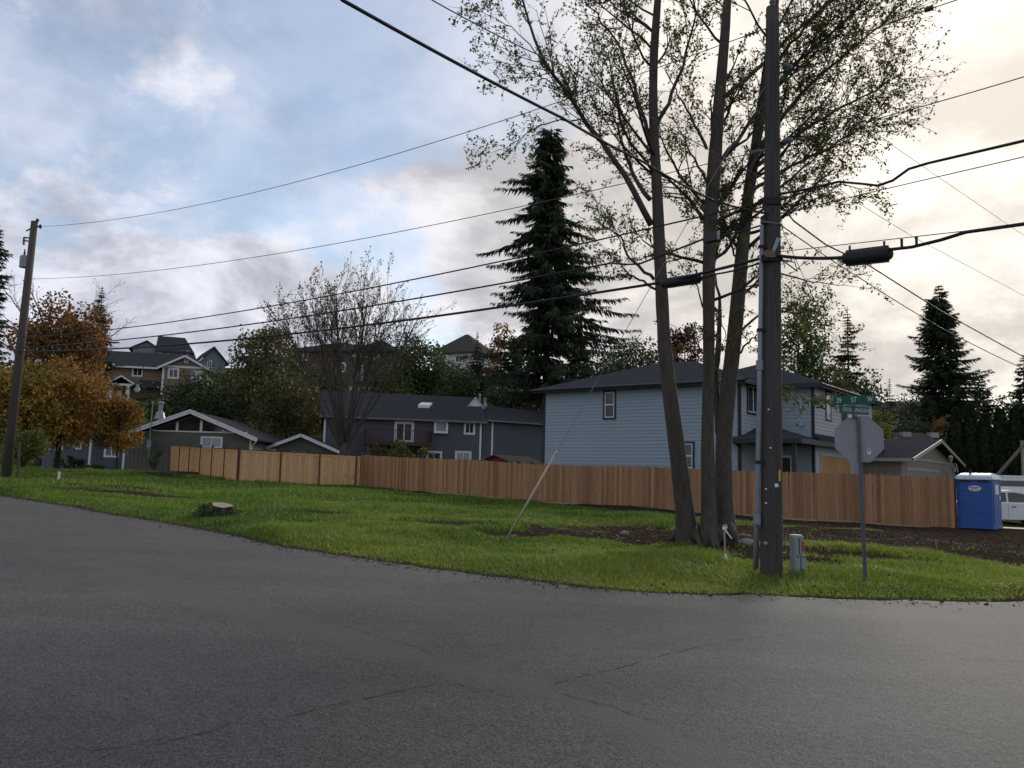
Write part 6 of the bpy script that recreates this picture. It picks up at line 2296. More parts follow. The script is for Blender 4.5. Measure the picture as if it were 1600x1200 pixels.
wire('black secondary cable dipping from the near pole to the street', [pp_(308, 0.08, -0.15), P(1258, 296, 13.9), P(1310, 284, 13.3), P(1345, 287, 12.9), P(1372, 290, 12.6), P(1395, 282, 12.35), P(1420, 264, 12.1), P(1450, 255, 11.8), P(1600, 220, 10.2), P(1900, 140, 7.8)], 0.021, 0.0, M_WIRE)
wire('thin wire leaving the near pole top towards the street', [P(1262, 21, PY - 0.35), P(1560, -60, 10.6), P(1900, -160, 7.5)], 0.0085, 0.02, M_BAREWIRE, 'power_line')
wire('thin wire with an inline insulator beside the leafy crown', [pp_(100, 0.08, -0.1), P(1452, 14, 11.9), P(1700, -75, 9.4)], 0.0085, 0.02, M_BAREWIRE, 'power_line')
wire('thin wire crossing the bright sky above the dipping cable', [P(1240, 218, PY - 0.35), P(1600, 120, 10.2), P(1900, 36, 7.6)], 0.0075, 0.03, M_BAREWIRE, 'power_line')
wire('thin wire crossing the bright sky below the dipping cable', [pp_(337, 0.1, -0.1), P(1380, 296, 12.5), P(1600, 245, 10.2), P(1900, 170, 7.6)], 0.0075, 0.0, M_BAREWIRE, 'power_line')
# service drops running from over the camera to the houses on the right
wire('heavy service drop passing overhead to the near pole', [P(535, 0, 6.6) + np.array([-3.5, -9.0, 0.6]), P(535, 0, 6.6), P(880, 185, 9.6), P(1000, 250, 11.4), P(1116, 314, 13.4), pp_(338, -0.1, -0.15)], 0.017, [0.1, 0.02, 0.02, 0.02, 0.02], M_WIRE)
wire('thin line passing overhead beside the heavy service drop', [P(675, 0, 7.5) + np.array([-3.0, -8.0, 0.4]), P(675, 0, 7.5), P(885, 105, 9.8), pp_(288, -0.1, -0.15)], 0.0065, [0.1, 0.03, 0.04], M_BAREWIRE)
wire('service drop from the near pole past the large splice case', [pp_(318, 0.05, -0.15), P(1240, 345, 14.8), P(1290, 382, 15.6), P(1360, 416, 17.2), P(1470, 486, 20), P(1600, 558, 26), P(1720, 615, 36)], 0.016, 0.0, M_WIRE)
wire('parallel service drop just below the first one', [pp_(352, 0.05, -0.15), P(1340, 432, 17), P(1470, 512, 20), P(1590, 572, 25), P(1720, 630, 34)], 0.011, 0.02, M_WIRE)
wire('faint wire slanting down the bright sky to the right', [pp_(228, 0.08, -0.1), P(1345, 320, 16.5), P(1430, 372, 19), P(1600, 462, 26), P(1750, 530, 36)], 0.006, 0.0, M_BAREWIRE)
wire('faint steep wire high in the bright sky', [pp_(104, 0.1, -0.1), P(1410, 238, 17), P(1600, 368, 24), P(1750, 455, 34)], 0.006, 0.0, M_BAREWIRE)
wire('house drop from the near pole to the beige house', [pp_(340, 0.05, -0.1), P(1300, 520, 26), HT.o + HT.uy * 1.5 + HT.ux * -0.5 + np.array([0, 0, 3.6])], 0.007, 0.1, M_WIRE)
wire('service wire from the old pole down to the green house mast', [P(33, 545, LY), HN.o + HN.ux * (xm if False else HN.fy(240, 632)[0]) + HN.uy * -0.9 + np.array([0, 0, HN.fy(240, 634)[1]])], 0.012, 0.25, M_WIRE)
# guy wire with its pale guard
ga, gb = G(790, 846), on_pole(115)
wire('steel guy wire from the pole to its ground anchor', [ga, gb], 0.0055, 0.0, M_GALV, 'guy_wire')
gd_ = unit(gb - ga)
best = min(np.linspace(0.5, 8, 400), key=lambda s: abs(np.dot(np.cross(ray(868, 710), [0, 0, 1]), (ga + gd_ * s) - np.array([0, 0, EYE]))))
M_GUARD = pm('pale_guy_guard', (0.50, 0.47, 0.36), (0.42, 0.395, 0.30), 4.0, 0.6)
o_ = ga
root = thing('guy_guard', 'pale yellow plastic guard pole slanting up from the grass', 'guy guard', tuple(o_))
MB().tube([-gd_ * 0.15, gd_ * best], [0.025, 0.025], 10).build('sleeve', M_GUARD, root, smooth=True)
MB().tube([gd_ * (best - 0.02), gd_ * (best + 0.05)], [0.034, 0.02], 10).build('end_cap', M_GUARD, root)
MB().tube([gd_ * -0.2, gd_ * 0.03], [0.022, 0.022], 8).build('anchor_rod', M_GALV, root)


def hung_case(name, label, px0, py0, px1, py1, Y0, Y1, r, mat, ribs=True):
    a, b_ = P(px0, py0, Y0), P(px1, py1, Y1)
    d = b_ - a
    L = np.linalg.norm(d)
    e = thing(name, label, 'cable box', tuple((a + b_) / 2))
    m = (a + b_) / 2
    t = np.array([0, 0.03, 0.08, 0.5, 0.92, 0.97, 1.0])
    MB().tube([a + d * x - m for x in t], np.array([0.55, 0.85, 1, 1, 1, 0.85, 0.5]) * r, 16).build('shell', mat, e, smooth=True)
    up = np.array([0, 0, 1.0])
    MB().beam(a + d * 0.04 - m + up * (r + 0.004), b_ - d * 0.04 - m + up * (r + 0.004), 0.03, 0.03).build('top_flange', mat, e)
    MB().beam(a + d * 0.04 - m - up * (r + 0.004), b_ - d * 0.04 - m - up * (r + 0.004), 0.04, 0.03).build('bottom_flange', mat, e)
    for x in (0.12, 0.88):
        MB().beam(a + d * x - m + up * r, a + d * x - m + up * (r + 0.09), 0.02, 0.03, unit(d)).build('hanger', M_DARKMETAL, e)
    return e


M_CASE = pm('black_case', (0.012, 0.013, 0.016), (0.02, 0.021, 0.024), 20.0, 0.55)
hung_case('splice_case', 'large ribbed black splice case hanging right of the pole', 1320, 404, 1391, 396, 13.3, 12.4, 0.115, M_CASE)
hung_case('splice_case', 'slim black splice case slung between the alder trunks', 1034, 444, 1096, 434, 16.5, 15.7, 0.085, M_CASE)
e = thing('amplifier_box', 'grey cable amplifier box hung in front of the straight alder', 'cable box', tuple(P(1112, 371, 15.55)))
d = unit(P(1125, 367, 15.4) - P(1098, 374, 15.75))
MB().beam(-d * 0.16, d * 0.16, 0.13, 0.17).build('housing', M_DARKMETAL, e)
MB().beam(-d * 0.17 + np.array([0, -0.075, 0]), d * 0.17 + np.array([0, -0.075, 0]), 0.012, 0.16).build('cover', M_GALV, e)
for s in (-1, 1):
    MB().tube([d * 0.16 * s, d * 0.22 * s], [0.035, 0.02], 8).build('connector', M_DARKMETAL, e)
for px_, py_, Y_, lab in ((1409, 381, 12.2, 'black cable spacer nearer the large splice case'), (1432, 378, 11.98, 'black cable spacer farther from the large splice case')):
    c = P(px_, py_, Y_)
    e = thing('cable_spacer', lab, 'cable spacer', tuple(c))
    MB().box((-0.016, -0.012, -0.06), (0.016, 0.012, 0.06)).build('block', M_CASE, e)
    MB().tube([(-0.02, 0, 0.065), (0.02, 0, 0.065)], 0.014, 6).build('clip', M_CASE, e)
c = P(1452, 14, 11.9)
e = thing('line_insulator', 'dark inline insulator on the wire beside the leafy crown', 'insulator', tuple(c))
d = unit(P(1600, -39, 10.4) - c)
MB().tube([-d * 0.06, -d * 0.055, d * 0.055, d * 0.06], [0.012, 0.036, 0.036, 0.012], 10).build('barrel', M_CASE, e)
MB().tube([-d * 0.10, d * 0.10], 0.010, 6).build('rod', M_GALV, e)


# ------------------------------------------------------------------ signs
def text_mesh(s, size, mat, sx=1.0, spacing=1.0):
    cu = bpy.data.curves.new('lettering', 'FONT')
    cu.body = s
    cu.size = size
    cu.align_x, cu.align_y = 'CENTER', 'CENTER'
    cu.space_character = spacing
    cu.extrude = 0.0006
    cu.resolution_u = 3
    tmp = bpy.data.objects.new('lettering', cu)
    me = bpy.data.meshes.new_from_object(tmp)
    bpy.data.objects.remove(tmp)
    for v in me.vertices:            # stand the text up in the x-z plane, reading from -y
        x, y, z = v.co
        v.co = (x * sx, -z, y)
    me.materials.clear()
    me.materials.append(mat)
    return me


M_SIGNBACK = pm('bare_aluminium', (0.2520, 0.2700, 0.2940), (0.2160, 0.2340, 0.2520), 2.5, 0.5, metal=0.25)
M_SIGNGREEN = pm('sign_green', (0.006, 0.090, 0.066), (0.005, 0.078, 0.058), 3.0, 0.45)
M_SIGNWHITE = pm('sign_white', (0.62, 0.66, 0.66), (0.56, 0.60, 0.60), 3.0, 0.5)
M_SIGNRED = pm('sign_red', (0.40, 0.012, 0.015), (0.36, 0.01, 0.013), 3.0, 0.45)
M_POSTSTEEL = pm('perforated_steel', (0.125, 0.145, 0.165), (0.095, 0.11, 0.128), 8.0, 0.55, metal=0.35)
sb = G(1352.5, 914)
st_ = P(1341.2, 652, sb[1])
root = thing('stop_sign', 'back of an octagonal stop sign with two green street name blades', 'street sign', tuple(sb))
ax = unit(st_ - sb)
Ls = np.linalg.norm(st_ - sb)
yaw = math.radians(-14)
sx_ = np.array([math.cos(yaw), math.sin(yaw), 0])
sy_ = np.cross(ax, sx_)                       # pointing away from the viewer
mb = MB()
hw, hd = 0.028, 0.020


def col_(s0, s1, x0, x1, y0, y1):
    c = []
    for s in (s0, s1):
        for x, y in ((x0, y0), (x1, y0), (x1, y1), (x0, y1)):
            c.append(ax * s + sx_ * x + sy_ * y)
    return c


mb.hexa(col_(-0.4, Ls, -hw, hw, -hd, -hd + 0.004))
mb.hexa(col_(-0.4, Ls, -hw, -hw + 0.004, -hd + 0.004, hd))
mb.hexa(col_(-0.4, Ls, hw - 0.004, hw, -hd + 0.004, hd))
mb.build('post', M_POSTSTEEL, root)
mb = MB()
s = 0.06
while s < Ls - 0.05:
    mb.hexa(col_(s, s + 0.012, -0.006, 0.006, -hd - 0.0015, -hd + 0.001))
    s += 0.0254
mb.build('post_holes', M_BLACK, root, kind='stuff')
sc_ = np.dot(P(1344, 686, sb[1]) - sb, ax)
oc = []
for i in range(8):
    a = math.radians(22.5 + 45 * i)
    oc.append((math.cos(a) * 0.412, math.sin(a) * 0.412))


def octa(scale, y0, y1):
    v = [sx_ * (x * scale) + ax * (sc_ + z * scale) + sy_ * y0 for x, z in oc] + [sx_ * (x * scale) + ax * (sc_ + z * scale) + sy_ * y1 for x, z in oc]
    q = [[i, (i + 1) % 8, 8 + (i + 1) % 8, 8 + i] for i in range(8)]
    t = [[0, i + 1, i] for i in range(1, 7)] + [[8, 8 + i, 9 + i] for i in range(1, 7)]
    return MB().add(v, q, t)


pl = octa(1.0, hd + 0.002, hd + 0.005).build('octagon_plate', M_SIGNBACK, root)
octa(1.0, hd + 0.0055, hd + 0.0065).build('white_border', M_SIGNWHITE, pl)
octa(0.95, hd + 0.007, hd + 0.008).build('red_face', M_SIGNRED, pl)
tm = text_mesh('STOP', 0.30, M_SIGNWHITE)
o = link('lettering', tm, pl)
rot = Matrix(((-sx_[0], -sy_[0], ax[0]), (-sx_[1], -sy_[1], ax[1]), (-sx_[2], -sy_[2], ax[2])))
o.matrix_local = Matrix.Translation(Vector(ax * sc_ + sy_ * (hd + 0.010))) @ rot.to_4x4()
for dz in (-0.28, 0.28):
    MB().tube([ax * (sc_ + dz) + sy_ * (-hd - 0.006), ax * (sc_ + dz) + sy_ * (hd + 0.012)], 0.008, 8).build('bolt', M_GALV, root)
q = ax * (sc_ - 0.205) + sx_ * 0.145 + sy_ * (hd - 0.0005)
MB().hexa([q + sx_ * a + ax * b_ + sy_ * c for a, b_, c in ((-.028, -.045, 0), (.028, -.045, 0), (.028, -.045, .002), (-.028, -.045, .002), (-.028, .045, 0), (.028, .045, 0), (.028, .045, .002), (-.028, .045, .002))]).build('sticker', M_SIGNWHITE, pl)
MB().tube([q + sy_ * -0.001 + ax * 0.018, q + sy_ * -0.003 + ax * 0.018], [0.016, 0.016], 12).build('sticker_mark', M_DARKMETAL, pl)


def blade(py, px, length, hgt, yaw_deg, words, ts, sxs, lab):
    c = P(px, py, sb[1]) - sb
    c = ax * np.dot(c, ax) + sx_ * np.dot(c, sx_)
    yw = math.radians(yaw_deg)
    ux = np.array([math.cos(yw), math.sin(yw), 0])
    uy = np.array([-math.sin(yw), math.cos(yw), 0])
    up = np.array([0, 0, 1.0])
    v = [c + ux * a + up * b_ + uy * d_ for b_ in (-hgt / 2, hgt / 2) for a, d_ in ((-length / 2, -.0016), (length / 2, -.0016), (length / 2, .0016), (-length / 2, .0016))]
    bl = MB().hexa(v).build('name_blade', M_SIGNGREEN, root)
    bl['label'] = lab
    for word, off in words:
        for side in (1, -1):
            m = text_mesh(word, ts, M_SIGNWHITE, sxs)
            o = link('lettering', m, bl)
            o.location = Vector(c + ux * off * side * 1.0 - uy * 0.003 * side)
            o.rotation_euler = (0, 0, yw + (0 if side > 0 else math.pi))
    return c


c1 = blade(625, 1341, 0.70, 0.152, -45, (('29', -0.255), ('ST', 0.0), ('W', 0.265)), 0.125, 0.72, 'green blade reading 29 ST W')
c2 = blade(641, 1341, 0.66, 0.125, 24, (('CRYSTAL', -0.155), ('SPRINGS', 0.10), ('RD', 0.235), ('W', 0.30)), 0.095, 0.50, 'green blade reading CRYSTAL SPRINGS RD W')
MB().box(c2 + np.array([-0.03, -0.03, 0.055]), c2 + np.array([0.03, 0.03, 0.085])).build('bracket', M_POSTSTEEL, root)
MB().box(c2 + np.array([-0.035, -0.035, -0.12]), c2 + np.array([0.035, 0.035, -0.055])).build('bracket', M_POSTSTEEL, root)
MB().box(c2 + np.array([-0.11, -0.02, -0.13]), c2 + np.array([-0.05, -0.012, -0.06])).build('bracket_plate', M_SIGNWHITE, root)

# ------------------------------------------------------------------ telecom pedestal
M_PED = pm('pale_green_plastic', (0.2580, 0.3300, 0.3060), (0.2220, 0.2880, 0.2664), 4.0, 0.55)
pd = G(1248, 898)
root = thing('telecom_pedestal', 'pale green telecom pedestal with orange warning label beside the pole', 'utility box', tuple(pd), math.radians(8))
kp = pd[1] / FPX
hgt = 60 * kp


def octbox(w0, d0, w1, d1, z0, z1, xo0=0.0, xo1=0.0, ch=0.25):
    v = []
    for w, d, z, xo in ((w0, d0, z0, xo0), (w1, d1, z1, xo1)):
        x, y = w / 2, d / 2
        c = ch * min(x, y)
        v += [(-x + c + xo, -y, z), (x - c + xo, -y, z), (x + xo, -y + c, z), (x + xo, y - c, z), (x - c + xo, y, z), (-x + c + xo, y, z), (-x + xo, y - c, z), (-x + xo, -y + c, z)]
    q_ = [[i, (i + 1) % 8, 8 + (i + 1) % 8, 8 + i] for i in range(8)]
    t = [[0, i + 1, i] for i in range(1, 7)] + [[8, 8 + i, 9 + i] for i in range(1, 7)]
    return MB().add(v, q_, t)


octbox(0.225, 0.20, 0.225, 0.20, -0.2, hgt * 0.5, 0.01, -0.015).build('base', M_PED, root)
octbox(0.205, 0.185, 0.19, 0.17, hgt * 0.5 + 0.004, hgt * 0.93, -0.015, -0.04).build('cover', M_PED, root)
octbox(0.21, 0.19, 0.18, 0.155, hgt * 0.93 + 0.002, hgt, -0.04, -0.045).build('cap', M_PED, root)
MB().box((-0.015, -0.106, 0.0), (-0.003, -0.098, hgt * 0.5)).build('seam', M_BLACK, root)
MB().box((-0.032, -0.096, hgt * 0.5), (-0.022, -0.086, hgt * 0.92)).build('seam', M_BLACK, root)
MB().box((0.01, -0.0955, hgt * 0.56), (0.062, -0.088, hgt * 0.86)).build('warning_label', pm('orange_label', (0.42, 0.16, 0.10), (0.36, 0.13, 0.08), 9.0, 0.6), root)
for zz_ in (0.62, 0.67, 0.72, 0.78):
    MB().box((0.015, -0.0975, hgt * zz_), (0.056, -0.0957, hgt * (zz_ + 0.02))).build('label_line', M_DARKMETAL, root)
MB().box((-0.08, -0.104, hgt * 0.44), (-0.045, -0.098, hgt * 0.47)).build('vent_slot', M_BLACK, root)
MB().box((0.03, -0.104, hgt * 0.44), (0.075, -0.098, hgt * 0.47)).build('vent_slot', M_BLACK, root)

# ------------------------------------------------------------------ small things on the lot
M_LATH = pm('pale_lath', (0.40, 0.32, 0.22), (0.33, 0.26, 0.17), 6.0, 0.8)
M_RIBBON = pm('white_ribbon', (0.78, 0.79, 0.80), (0.70, 0.71, 0.73), 6.0, 0.6)
sk = G(1134, 884)
root = thing('survey_stake', 'thin wooden survey stake tied with white ribbon by the alders', 'stake', tuple(sk))
tp = P(1131.5, 822, sk[1]) - sk
MB().beam((0, 0, -0.15), tp, 0.030, 0.010, (0, 1, 0)).build('lath', M_LATH, root)
R = rnd(71)


def strip(pts, w):
    pts = np.asarray(pts, float)
    n = len(pts)
    side = np.array([1.0, 0.25, 0.0]) * w / 2
    v = np.vstack([pts - side, pts + side])
    i = np.arange(n - 1)
    return MB().add(v, np.stack([i, i + 1, n + i + 1, n + i], -1))


t0_ = tp * 0.93
MB().lathe(t0_ - np.array([0, 0, 0.03]), [(0.001, 0), (0.035, 0.015), (0.038, 0.05), (0.001, 0.075)], 8).build('ribbon_knot', M_RIBBON, root)
strip([t0_ + np.array([0.01, -0.02, 0]), t0_ + np.array([0.05, -0.03, -0.07]), t0_ + np.array([0.09, -0.03, -0.12]), t0_ + np.array([0.13, -0.03, -0.17])], 0.03).build('ribbon', M_RIBBON, root)
strip([t0_ + np.array([-0.01, -0.03, 0.01]), t0_ + np.array([-0.03, -0.04, 0.06]), t0_ + np.array([0.01, -0.04, 0.085]), t0_ + np.array([0.04, -0.03, 0.05]), t0_ + np.array([0.03, -0.03, 0.0])], 0.025).build('ribbon', M_RIBBON, root)
for dx, w in ((-0.035, 0.035), (0.0, 0.045), (0.04, 0.035)):
    strip([tp * 0.30 + np.array([0, -0.02, 0]), tp * 0.2 + np.array([dx * 0.4, -0.03, 0]), tp * 0.1 + np.array([dx * 0.8, -0.035, 0]), np.array([dx * 1.3, -0.05, 0.01])], w).build('ribbon', M_RIBBON, root)

M_ROCK = pm('grey_boulder', (0.24, 0.235, 0.23), (0.15, 0.147, 0.145), 5.0, 0.9, 0.6, 14.0)
M_ROCK_T = pm('tan_boulder', (0.17, 0.13, 0.10), (0.11, 0.085, 0.065), 5.0, 0.9, 0.6, 14.0)


def rock(name, label, px, py, w, d, hgt, mat, seed):
    R = rnd(seed)
    p = G(px, py)
    n, m = 14, 9
    v = []
    for j in range(m):
        th = math.pi * j / (m - 1)
        for i in range(n):
            ph = 2 * math.pi * i / n
            v.append([math.sin(th) * math.cos(ph), math.sin(th) * math.sin(ph), math.cos(th)])
    v = np.array(v)
    nrm = R.normal(0, 1, (6, 3))
    nrm /= np.linalg.norm(nrm, axis=1, keepdims=True)
    sc_r = 1 + 0.16 * np.sin(v @ nrm[0] * 3 + 1) + 0.10 * np.sin(v @ nrm[1] * 6) + 0.05 * np.sin(v @ nrm[2] * 11)
    v = v * sc_r[:, None] * np.array([w / 2, d / 2, hgt / 2])
    i = np.arange(m - 1)[:, None] * n
    j = np.arange(n)[None, :]
    q_ = np.stack([i + j, i + n + j, i + n + (j + 1) % n, i + (j + 1) % n], -1).reshape(-1, 4)
    return MB().add(v, q_).build(name, mat, None, True, label=label, cat='rock', loc=(p[0], p[1], p[2] + hgt * 0.28))


rock('boulder', 'smooth pale grey boulder at the foot of the alders', 1166, 853, 0.36, 0.28, 0.18, M_ROCK, 1)
rock('boulder', 'low tan stone behind the pale grey boulder', 1160, 842, 0.30, 0.25, 0.14, M_ROCK_T, 2)
rock('garden_rock', 'small white rock under the slate-blue wall', 92, 733, 0.55, 0.4, 0.36, pm('white_rock', (0.50, 0.50, 0.50), (0.36, 0.36, 0.36), 5.0, 0.9, 0.4), 3)
rock('garden_rock', 'larger pale rock beside the small white rock', 106, 734, 0.75, 0.5, 0.5, M_ROCK, 4)
rock('boulder', 'small grey stone in the chip strip', 976, 836, 0.20, 0.16, 0.12, M_ROCK, 5)

# orange marking flag
p = G(1057, 900)
root = thing('marking_flag', 'tiny orange marking flag in the roadside grass', 'flag', tuple(p))
MB().tube([(0, 0, -0.05), (0.01, 0, 0.09)], 0.002, 5).build('wire', M_GALV, root)
strip([(0.01, 0, 0.05), (0.02, -0.02, 0.075), (0.0, -0.03, 0.10), (-0.02, -0.01, 0.115)], 0.06).build('flag', pm('orange_vinyl', (0.62, 0.22, 0.03), (0.55, 0.18, 0.02), 5.0, 0.6), root)

# white pipe stub on the lawn
p = G(91, 750)
root = thing('pipe_stub', 'short white pipe stub standing in the lawn', 'pipe', tuple(p))
MB().tube([(0, 0, -0.1), (0.02, 0, 0.30)], 0.045, 10).build('pipe', M_WHITE, root)
MB().tube([(0.019, 0, 0.29), (0.021, 0, 0.33)], 0.055, 10).build('cap', M_WHITE, root)

# tree stump with ivy
p = G(345, 812)
k = p[1] / FPX
root = thing('tree_stump', 'ivy-covered tree stump with a pale fresh cut', 'stump', tuple(p))
R = rnd(81)
n, m = 22, 6
prof = [(0.36, -0.15), (0.30, 0.06), (0.25, 0.18), (0.22, 0.28), (0.21, 0.35)]
v = []
wob_ = 1 + 0.14 * np.sin(np.arange(n) * 3 * 2 * math.pi / n) + 0.08 * np.sin(np.arange(n) * 5 * 2 * math.pi / n + 1)
for r_, z_ in prof:
    a = np.arange(n) * 2 * math.pi / n
    v.append(np.stack([np.cos(a) * r_ * wob_ * 1.15, np.sin(a) * r_ * wob_, np.full(n, z_) + (-0.03 * np.cos(a) + 0.045 * np.sin(a)) * (z_ > 0.1)], -1))
v = np.concatenate(v)
i = np.arange(len(prof) - 1)[:, None] * n
j = np.arange(n)[None, :]
q_ = np.stack([i + j, i + (j + 1) % n, i + n + (j + 1) % n, i + n + j], -1).reshape(-1, 4)
MB().add(v, q_).build('bark', M_BARK_D, root, True)
topv = v[-n:] + np.array([0, 0, 0.004])
MB().add(np.vstack([topv, topv.mean(0)]), None, [[a, (a + 1) % n, n] for a in range(n)]).build('cut_face', pm('fresh_cut', (0.34, 0.30, 0.24), (0.25, 0.215, 0.165), 7.0, 0.8), root)
lf = MB()
nn = 900
a = R.uniform(0, 6.28, nn)
z_ = R.uniform(0.0, 0.36, nn)
rr_ = 0.44 - z_ * 0.40 + R.normal(0, 0.06, nn)
keep = ~((np.cos(a) > 0.3) & (z_ > 0.24))
pos = np.stack([np.cos(a) * rr_ * 1.2 - 0.08, np.sin(a) * rr_, z_], -1)[keep]
leaves(lf, pos, 0.06, R, R.uniform(0, 1, len(pos)), 0.2, 0.9)
lf.build('ivy', leafmat('leaves_dark', LEAF_SETS['dark']), root, kind='stuff')

# timber edging and dug-up logs by the green house
M_TIMBER = pm('edging_timber', (0.17, 0.145, 0.12), (0.12, 0.10, 0.085), 4.0, 0.9, stretch=(0.6, 4, 4))
for i, (a, b_, lab) in enumerate((((14, 745), (100, 742), 'long pale landscape timber edging the garden by the old pole'), ((103, 741.5), (176, 738), 'second landscape timber edging the garden towards the green house'))):
    A_, B_ = G(*a), G(*b_)
    e = thing('landscape_timber', lab, 'timber', tuple(A_))
    MB().beam((0, 0, 0.02), B_ - A_ + np.array([0, 0, 0.02]), 0.14, 0.14).build('beam', M_TIMBER, e)
    MB().tube([(B_ - A_) * 0.5 + np.array([0, 0, 0.05]), (B_ - A_) * 0.5 + np.array([0, 0, 0.12])], 0.015, 6).build('spike', M_DARKMETAL, e)
R = rnd(83)
for i, (px_, py_, L, a, lab) in enumerate(((232, 743, 2.6, 0.1, 'bark-covered log lying by the meter wall'), (285, 742, 2.2, -0.25, 'short log against the end of the pale fence'), (265, 746, 1.5, 0.5, 'thin branch lying across the logs'))):
    p = G(px_, py_)
    d = np.array([math.cos(a), math.sin(a), 0.02])
    e = thing('log', lab, 'log', tuple(p))
    MB().tube([np.array([0, 0, 0.08]) - d * L / 2, np.array([0, 0, 0.11]), np.array([0, 0, 0.08]) + d * L / 2], np.array([0.10, 0.12, 0.08]) * (0.5 if i == 2 else 1), 8).build('wood', M_BARK_D, e)
    MB().tube([np.array([0, 0, 0.1]) + d * L * 0.2, np.array([0.2, -0.1, 0.3]) + d * L * 0.25], [0.03, 0.01], 5).build('branch_stub', M_BARK_D, e)

# ------------------------------------------------------------------ portable toilet
M_TBLUE = pm('toilet_blue', (0.0170, 0.0853, 0.3416), (0.0142, 0.0711, 0.2917), 2.0, 0.45, spec=0.5)
M_TROOF = pm('translucent_roof', (0.50, 0.57, 0.61), (0.43, 0.50, 0.55), 2.0, 0.45)
tl = P(1496.5, 826, 30.4)
tl[2] = zat(tl[0], tl[1]) + 0.02
root = thing('portable_toilet', 'blue portable toilet with pale vaulted roof at the fence end', 'toilet', tuple(tl), math.radians(-44))
TW, TD = 1.16, 1.16
TH = (P(1520, 748, 30.4)[2] - tl[2])
MB().box((-0.02, -0.02, 0.0), (TW + 0.02, TD + 0.02, 0.14)).build('skid_base', M_TBLUE, root)
MB().box((0.02, 0.02, 0.14), (TW - 0.02, TD - 0.02, TH)).build('body', M_TBLUE, root)
for x_ in (0.0, TW - 0.09):
    for y_ in (0.0, TD - 0.09):
        MB().box((x_, y_, 0.14), (x_ + 0.09, y_ + 0.09, TH)).build('corner_post', M_TBLUE, root)
for z_ in (0.55, 0.95, 1.35):
    MB().box((0.09, 0.004, z_), (TW - 0.09, 0.02, z_ + 0.03)).build('panel_rib', M_TBLUE, root)
MB().box((0.54, 0.006, 0.2), (0.60, 0.02, 1.35)).build('panel_rib', M_TBLUE, root)
MB().box((0.12, -0.002, TH - 0.13), (0.46, 0.02, TH - 0.05)).build('vent_grille', M_DARKMETAL, root)
MB().box((0.68, -0.002, TH - 0.13), (1.02, 0.02, TH - 0.05)).build('vent_grille', M_DARKMETAL, root)
mb = MB()
rh = 0.21
n = 9
poly = []
v = []
for i in range(n):
    t = math.pi * i / (n - 1)
    yy_ = TD / 2 - (TD / 2 + 0.05) * math.cos(t)
    zz_ = TH + rh * math.sin(t) ** 0.8
    ins_ = 0.16 * math.sin(t)
    v.append((-0.05 + ins_, yy_, zz_))
for i in range(n):
    t = math.pi * i / (n - 1)
    yy_ = TD / 2 - (TD / 2 + 0.05) * math.cos(t)
    zz_ = TH + rh * math.sin(t) ** 0.8
    ins_ = 0.16 * math.sin(t)
    v.append((TW + 0.05 - ins_, yy_, zz_))
q_ = [[i, n + i, n + i + 1, i + 1] for i in range(n - 1)]
t_ = [[0, i + 1, i] for i in range(1, n - 1)] + [[n, n + i, n + i + 1] for i in range(1, n - 1)]
mb.add(v, q_ + [[0, n - 1, 2 * n - 1, n]], t_)
rf = mb.build('roof', M_TROOF, root)
MB().tube([(0.38, 0.35, TH + 0.2), (0.38, 0.35, TH + 0.36)], 0.05, 10).build('vent_pipe', M_BLACK, rf)
MB().box((-0.06, -0.06, TH - 0.035), (TW + 0.06, TD + 0.06, TH + 0.001)).build('roof_rim', M_TROOF, root)
# door on the right side with latch and sign
MB().box((TW - 0.018, 0.16, 0.18), (TW + 0.012, TD - 0.16, TH - 0.12)).build('door', M_TBLUE, root)
MB().box((TW + 0.012, TD - 0.32, 1.05), (TW + 0.04, TD - 0.24, 1.17)).build('latch', M_WHITE, root)
MB().box((TW + 0.013, 0.36, TH - 0.55), (TW + 0.018, 0.8, TH - 0.2)).build('door_sign', M_WHITE, root)
# oval logo plate: white oval, dark edge, lettering reduced to strokes
oz, oxc = P(1520, 763, 30.4)[2] - tl[2], 0.60
a = np.arange(28) * 2 * math.pi / 28


def oval(rx, rz, y0, y1):
    return MB().prism(np.stack([oxc + np.cos(a) * rx, oz + np.sin(a) * rz], -1), y0, y1)


lg = oval(0.215, 0.105, -0.004, 0.018).build('logo_plate', M_WHITE, root)
oval(0.20, 0.092, -0.006, -0.0045).build('logo_ring', pm('logo_red', (0.30, 0.03, 0.03), (0.25, 0.02, 0.02), 4.0, 0.5), lg)
oval(0.19, 0.084, -0.008, -0.0065).build('logo_field', M_WHITE, lg)
for x0_, x1_, z0_, z1_ in ((-0.14, -0.10, 0.005, 0.045), (-0.085, -0.045, 0.005, 0.045), (-0.03, 0.01, 0.005, 0.045), (0.025, 0.065, 0.005, 0.045), (0.08, 0.13, 0.005, 0.045),
                           (-0.10, -0.06, -0.045, -0.012), (-0.045, -0.005, -0.045, -0.012), (0.01, 0.05, -0.045, -0.012), (0.065, 0.10, -0.045, -0.012)):
    MB().box((oxc + x0_, -0.010, oz + z0_), (oxc + x1_, -0.0085, oz + z1_)).build('logo_stroke', M_DARKMETAL, lg)
# plywood sheet laid in front of the door
p = P(1563, 829, 30.2)
zz_ = zat(p[0] + 0.8, p[1] + 0.5) + 0.05
root = thing('plywood_sheet', 'plywood sheet lying on the ground before the toilet door', 'plywood', (p[0], p[1], zz_), math.radians(-30))
MB().box((0, 0, 0), (2.2, 1.1, 0.02)).build('sheet', pm('ply', (0.42, 0.34, 0.24), (0.34, 0.27, 0.18), 3.0, 0.8, stretch=(0.5, 6, 1)), root)
MB().box((0.1, 0.1, -0.04), (2.1, 0.16, -0.001)).build('batten', M_RAIL, root)
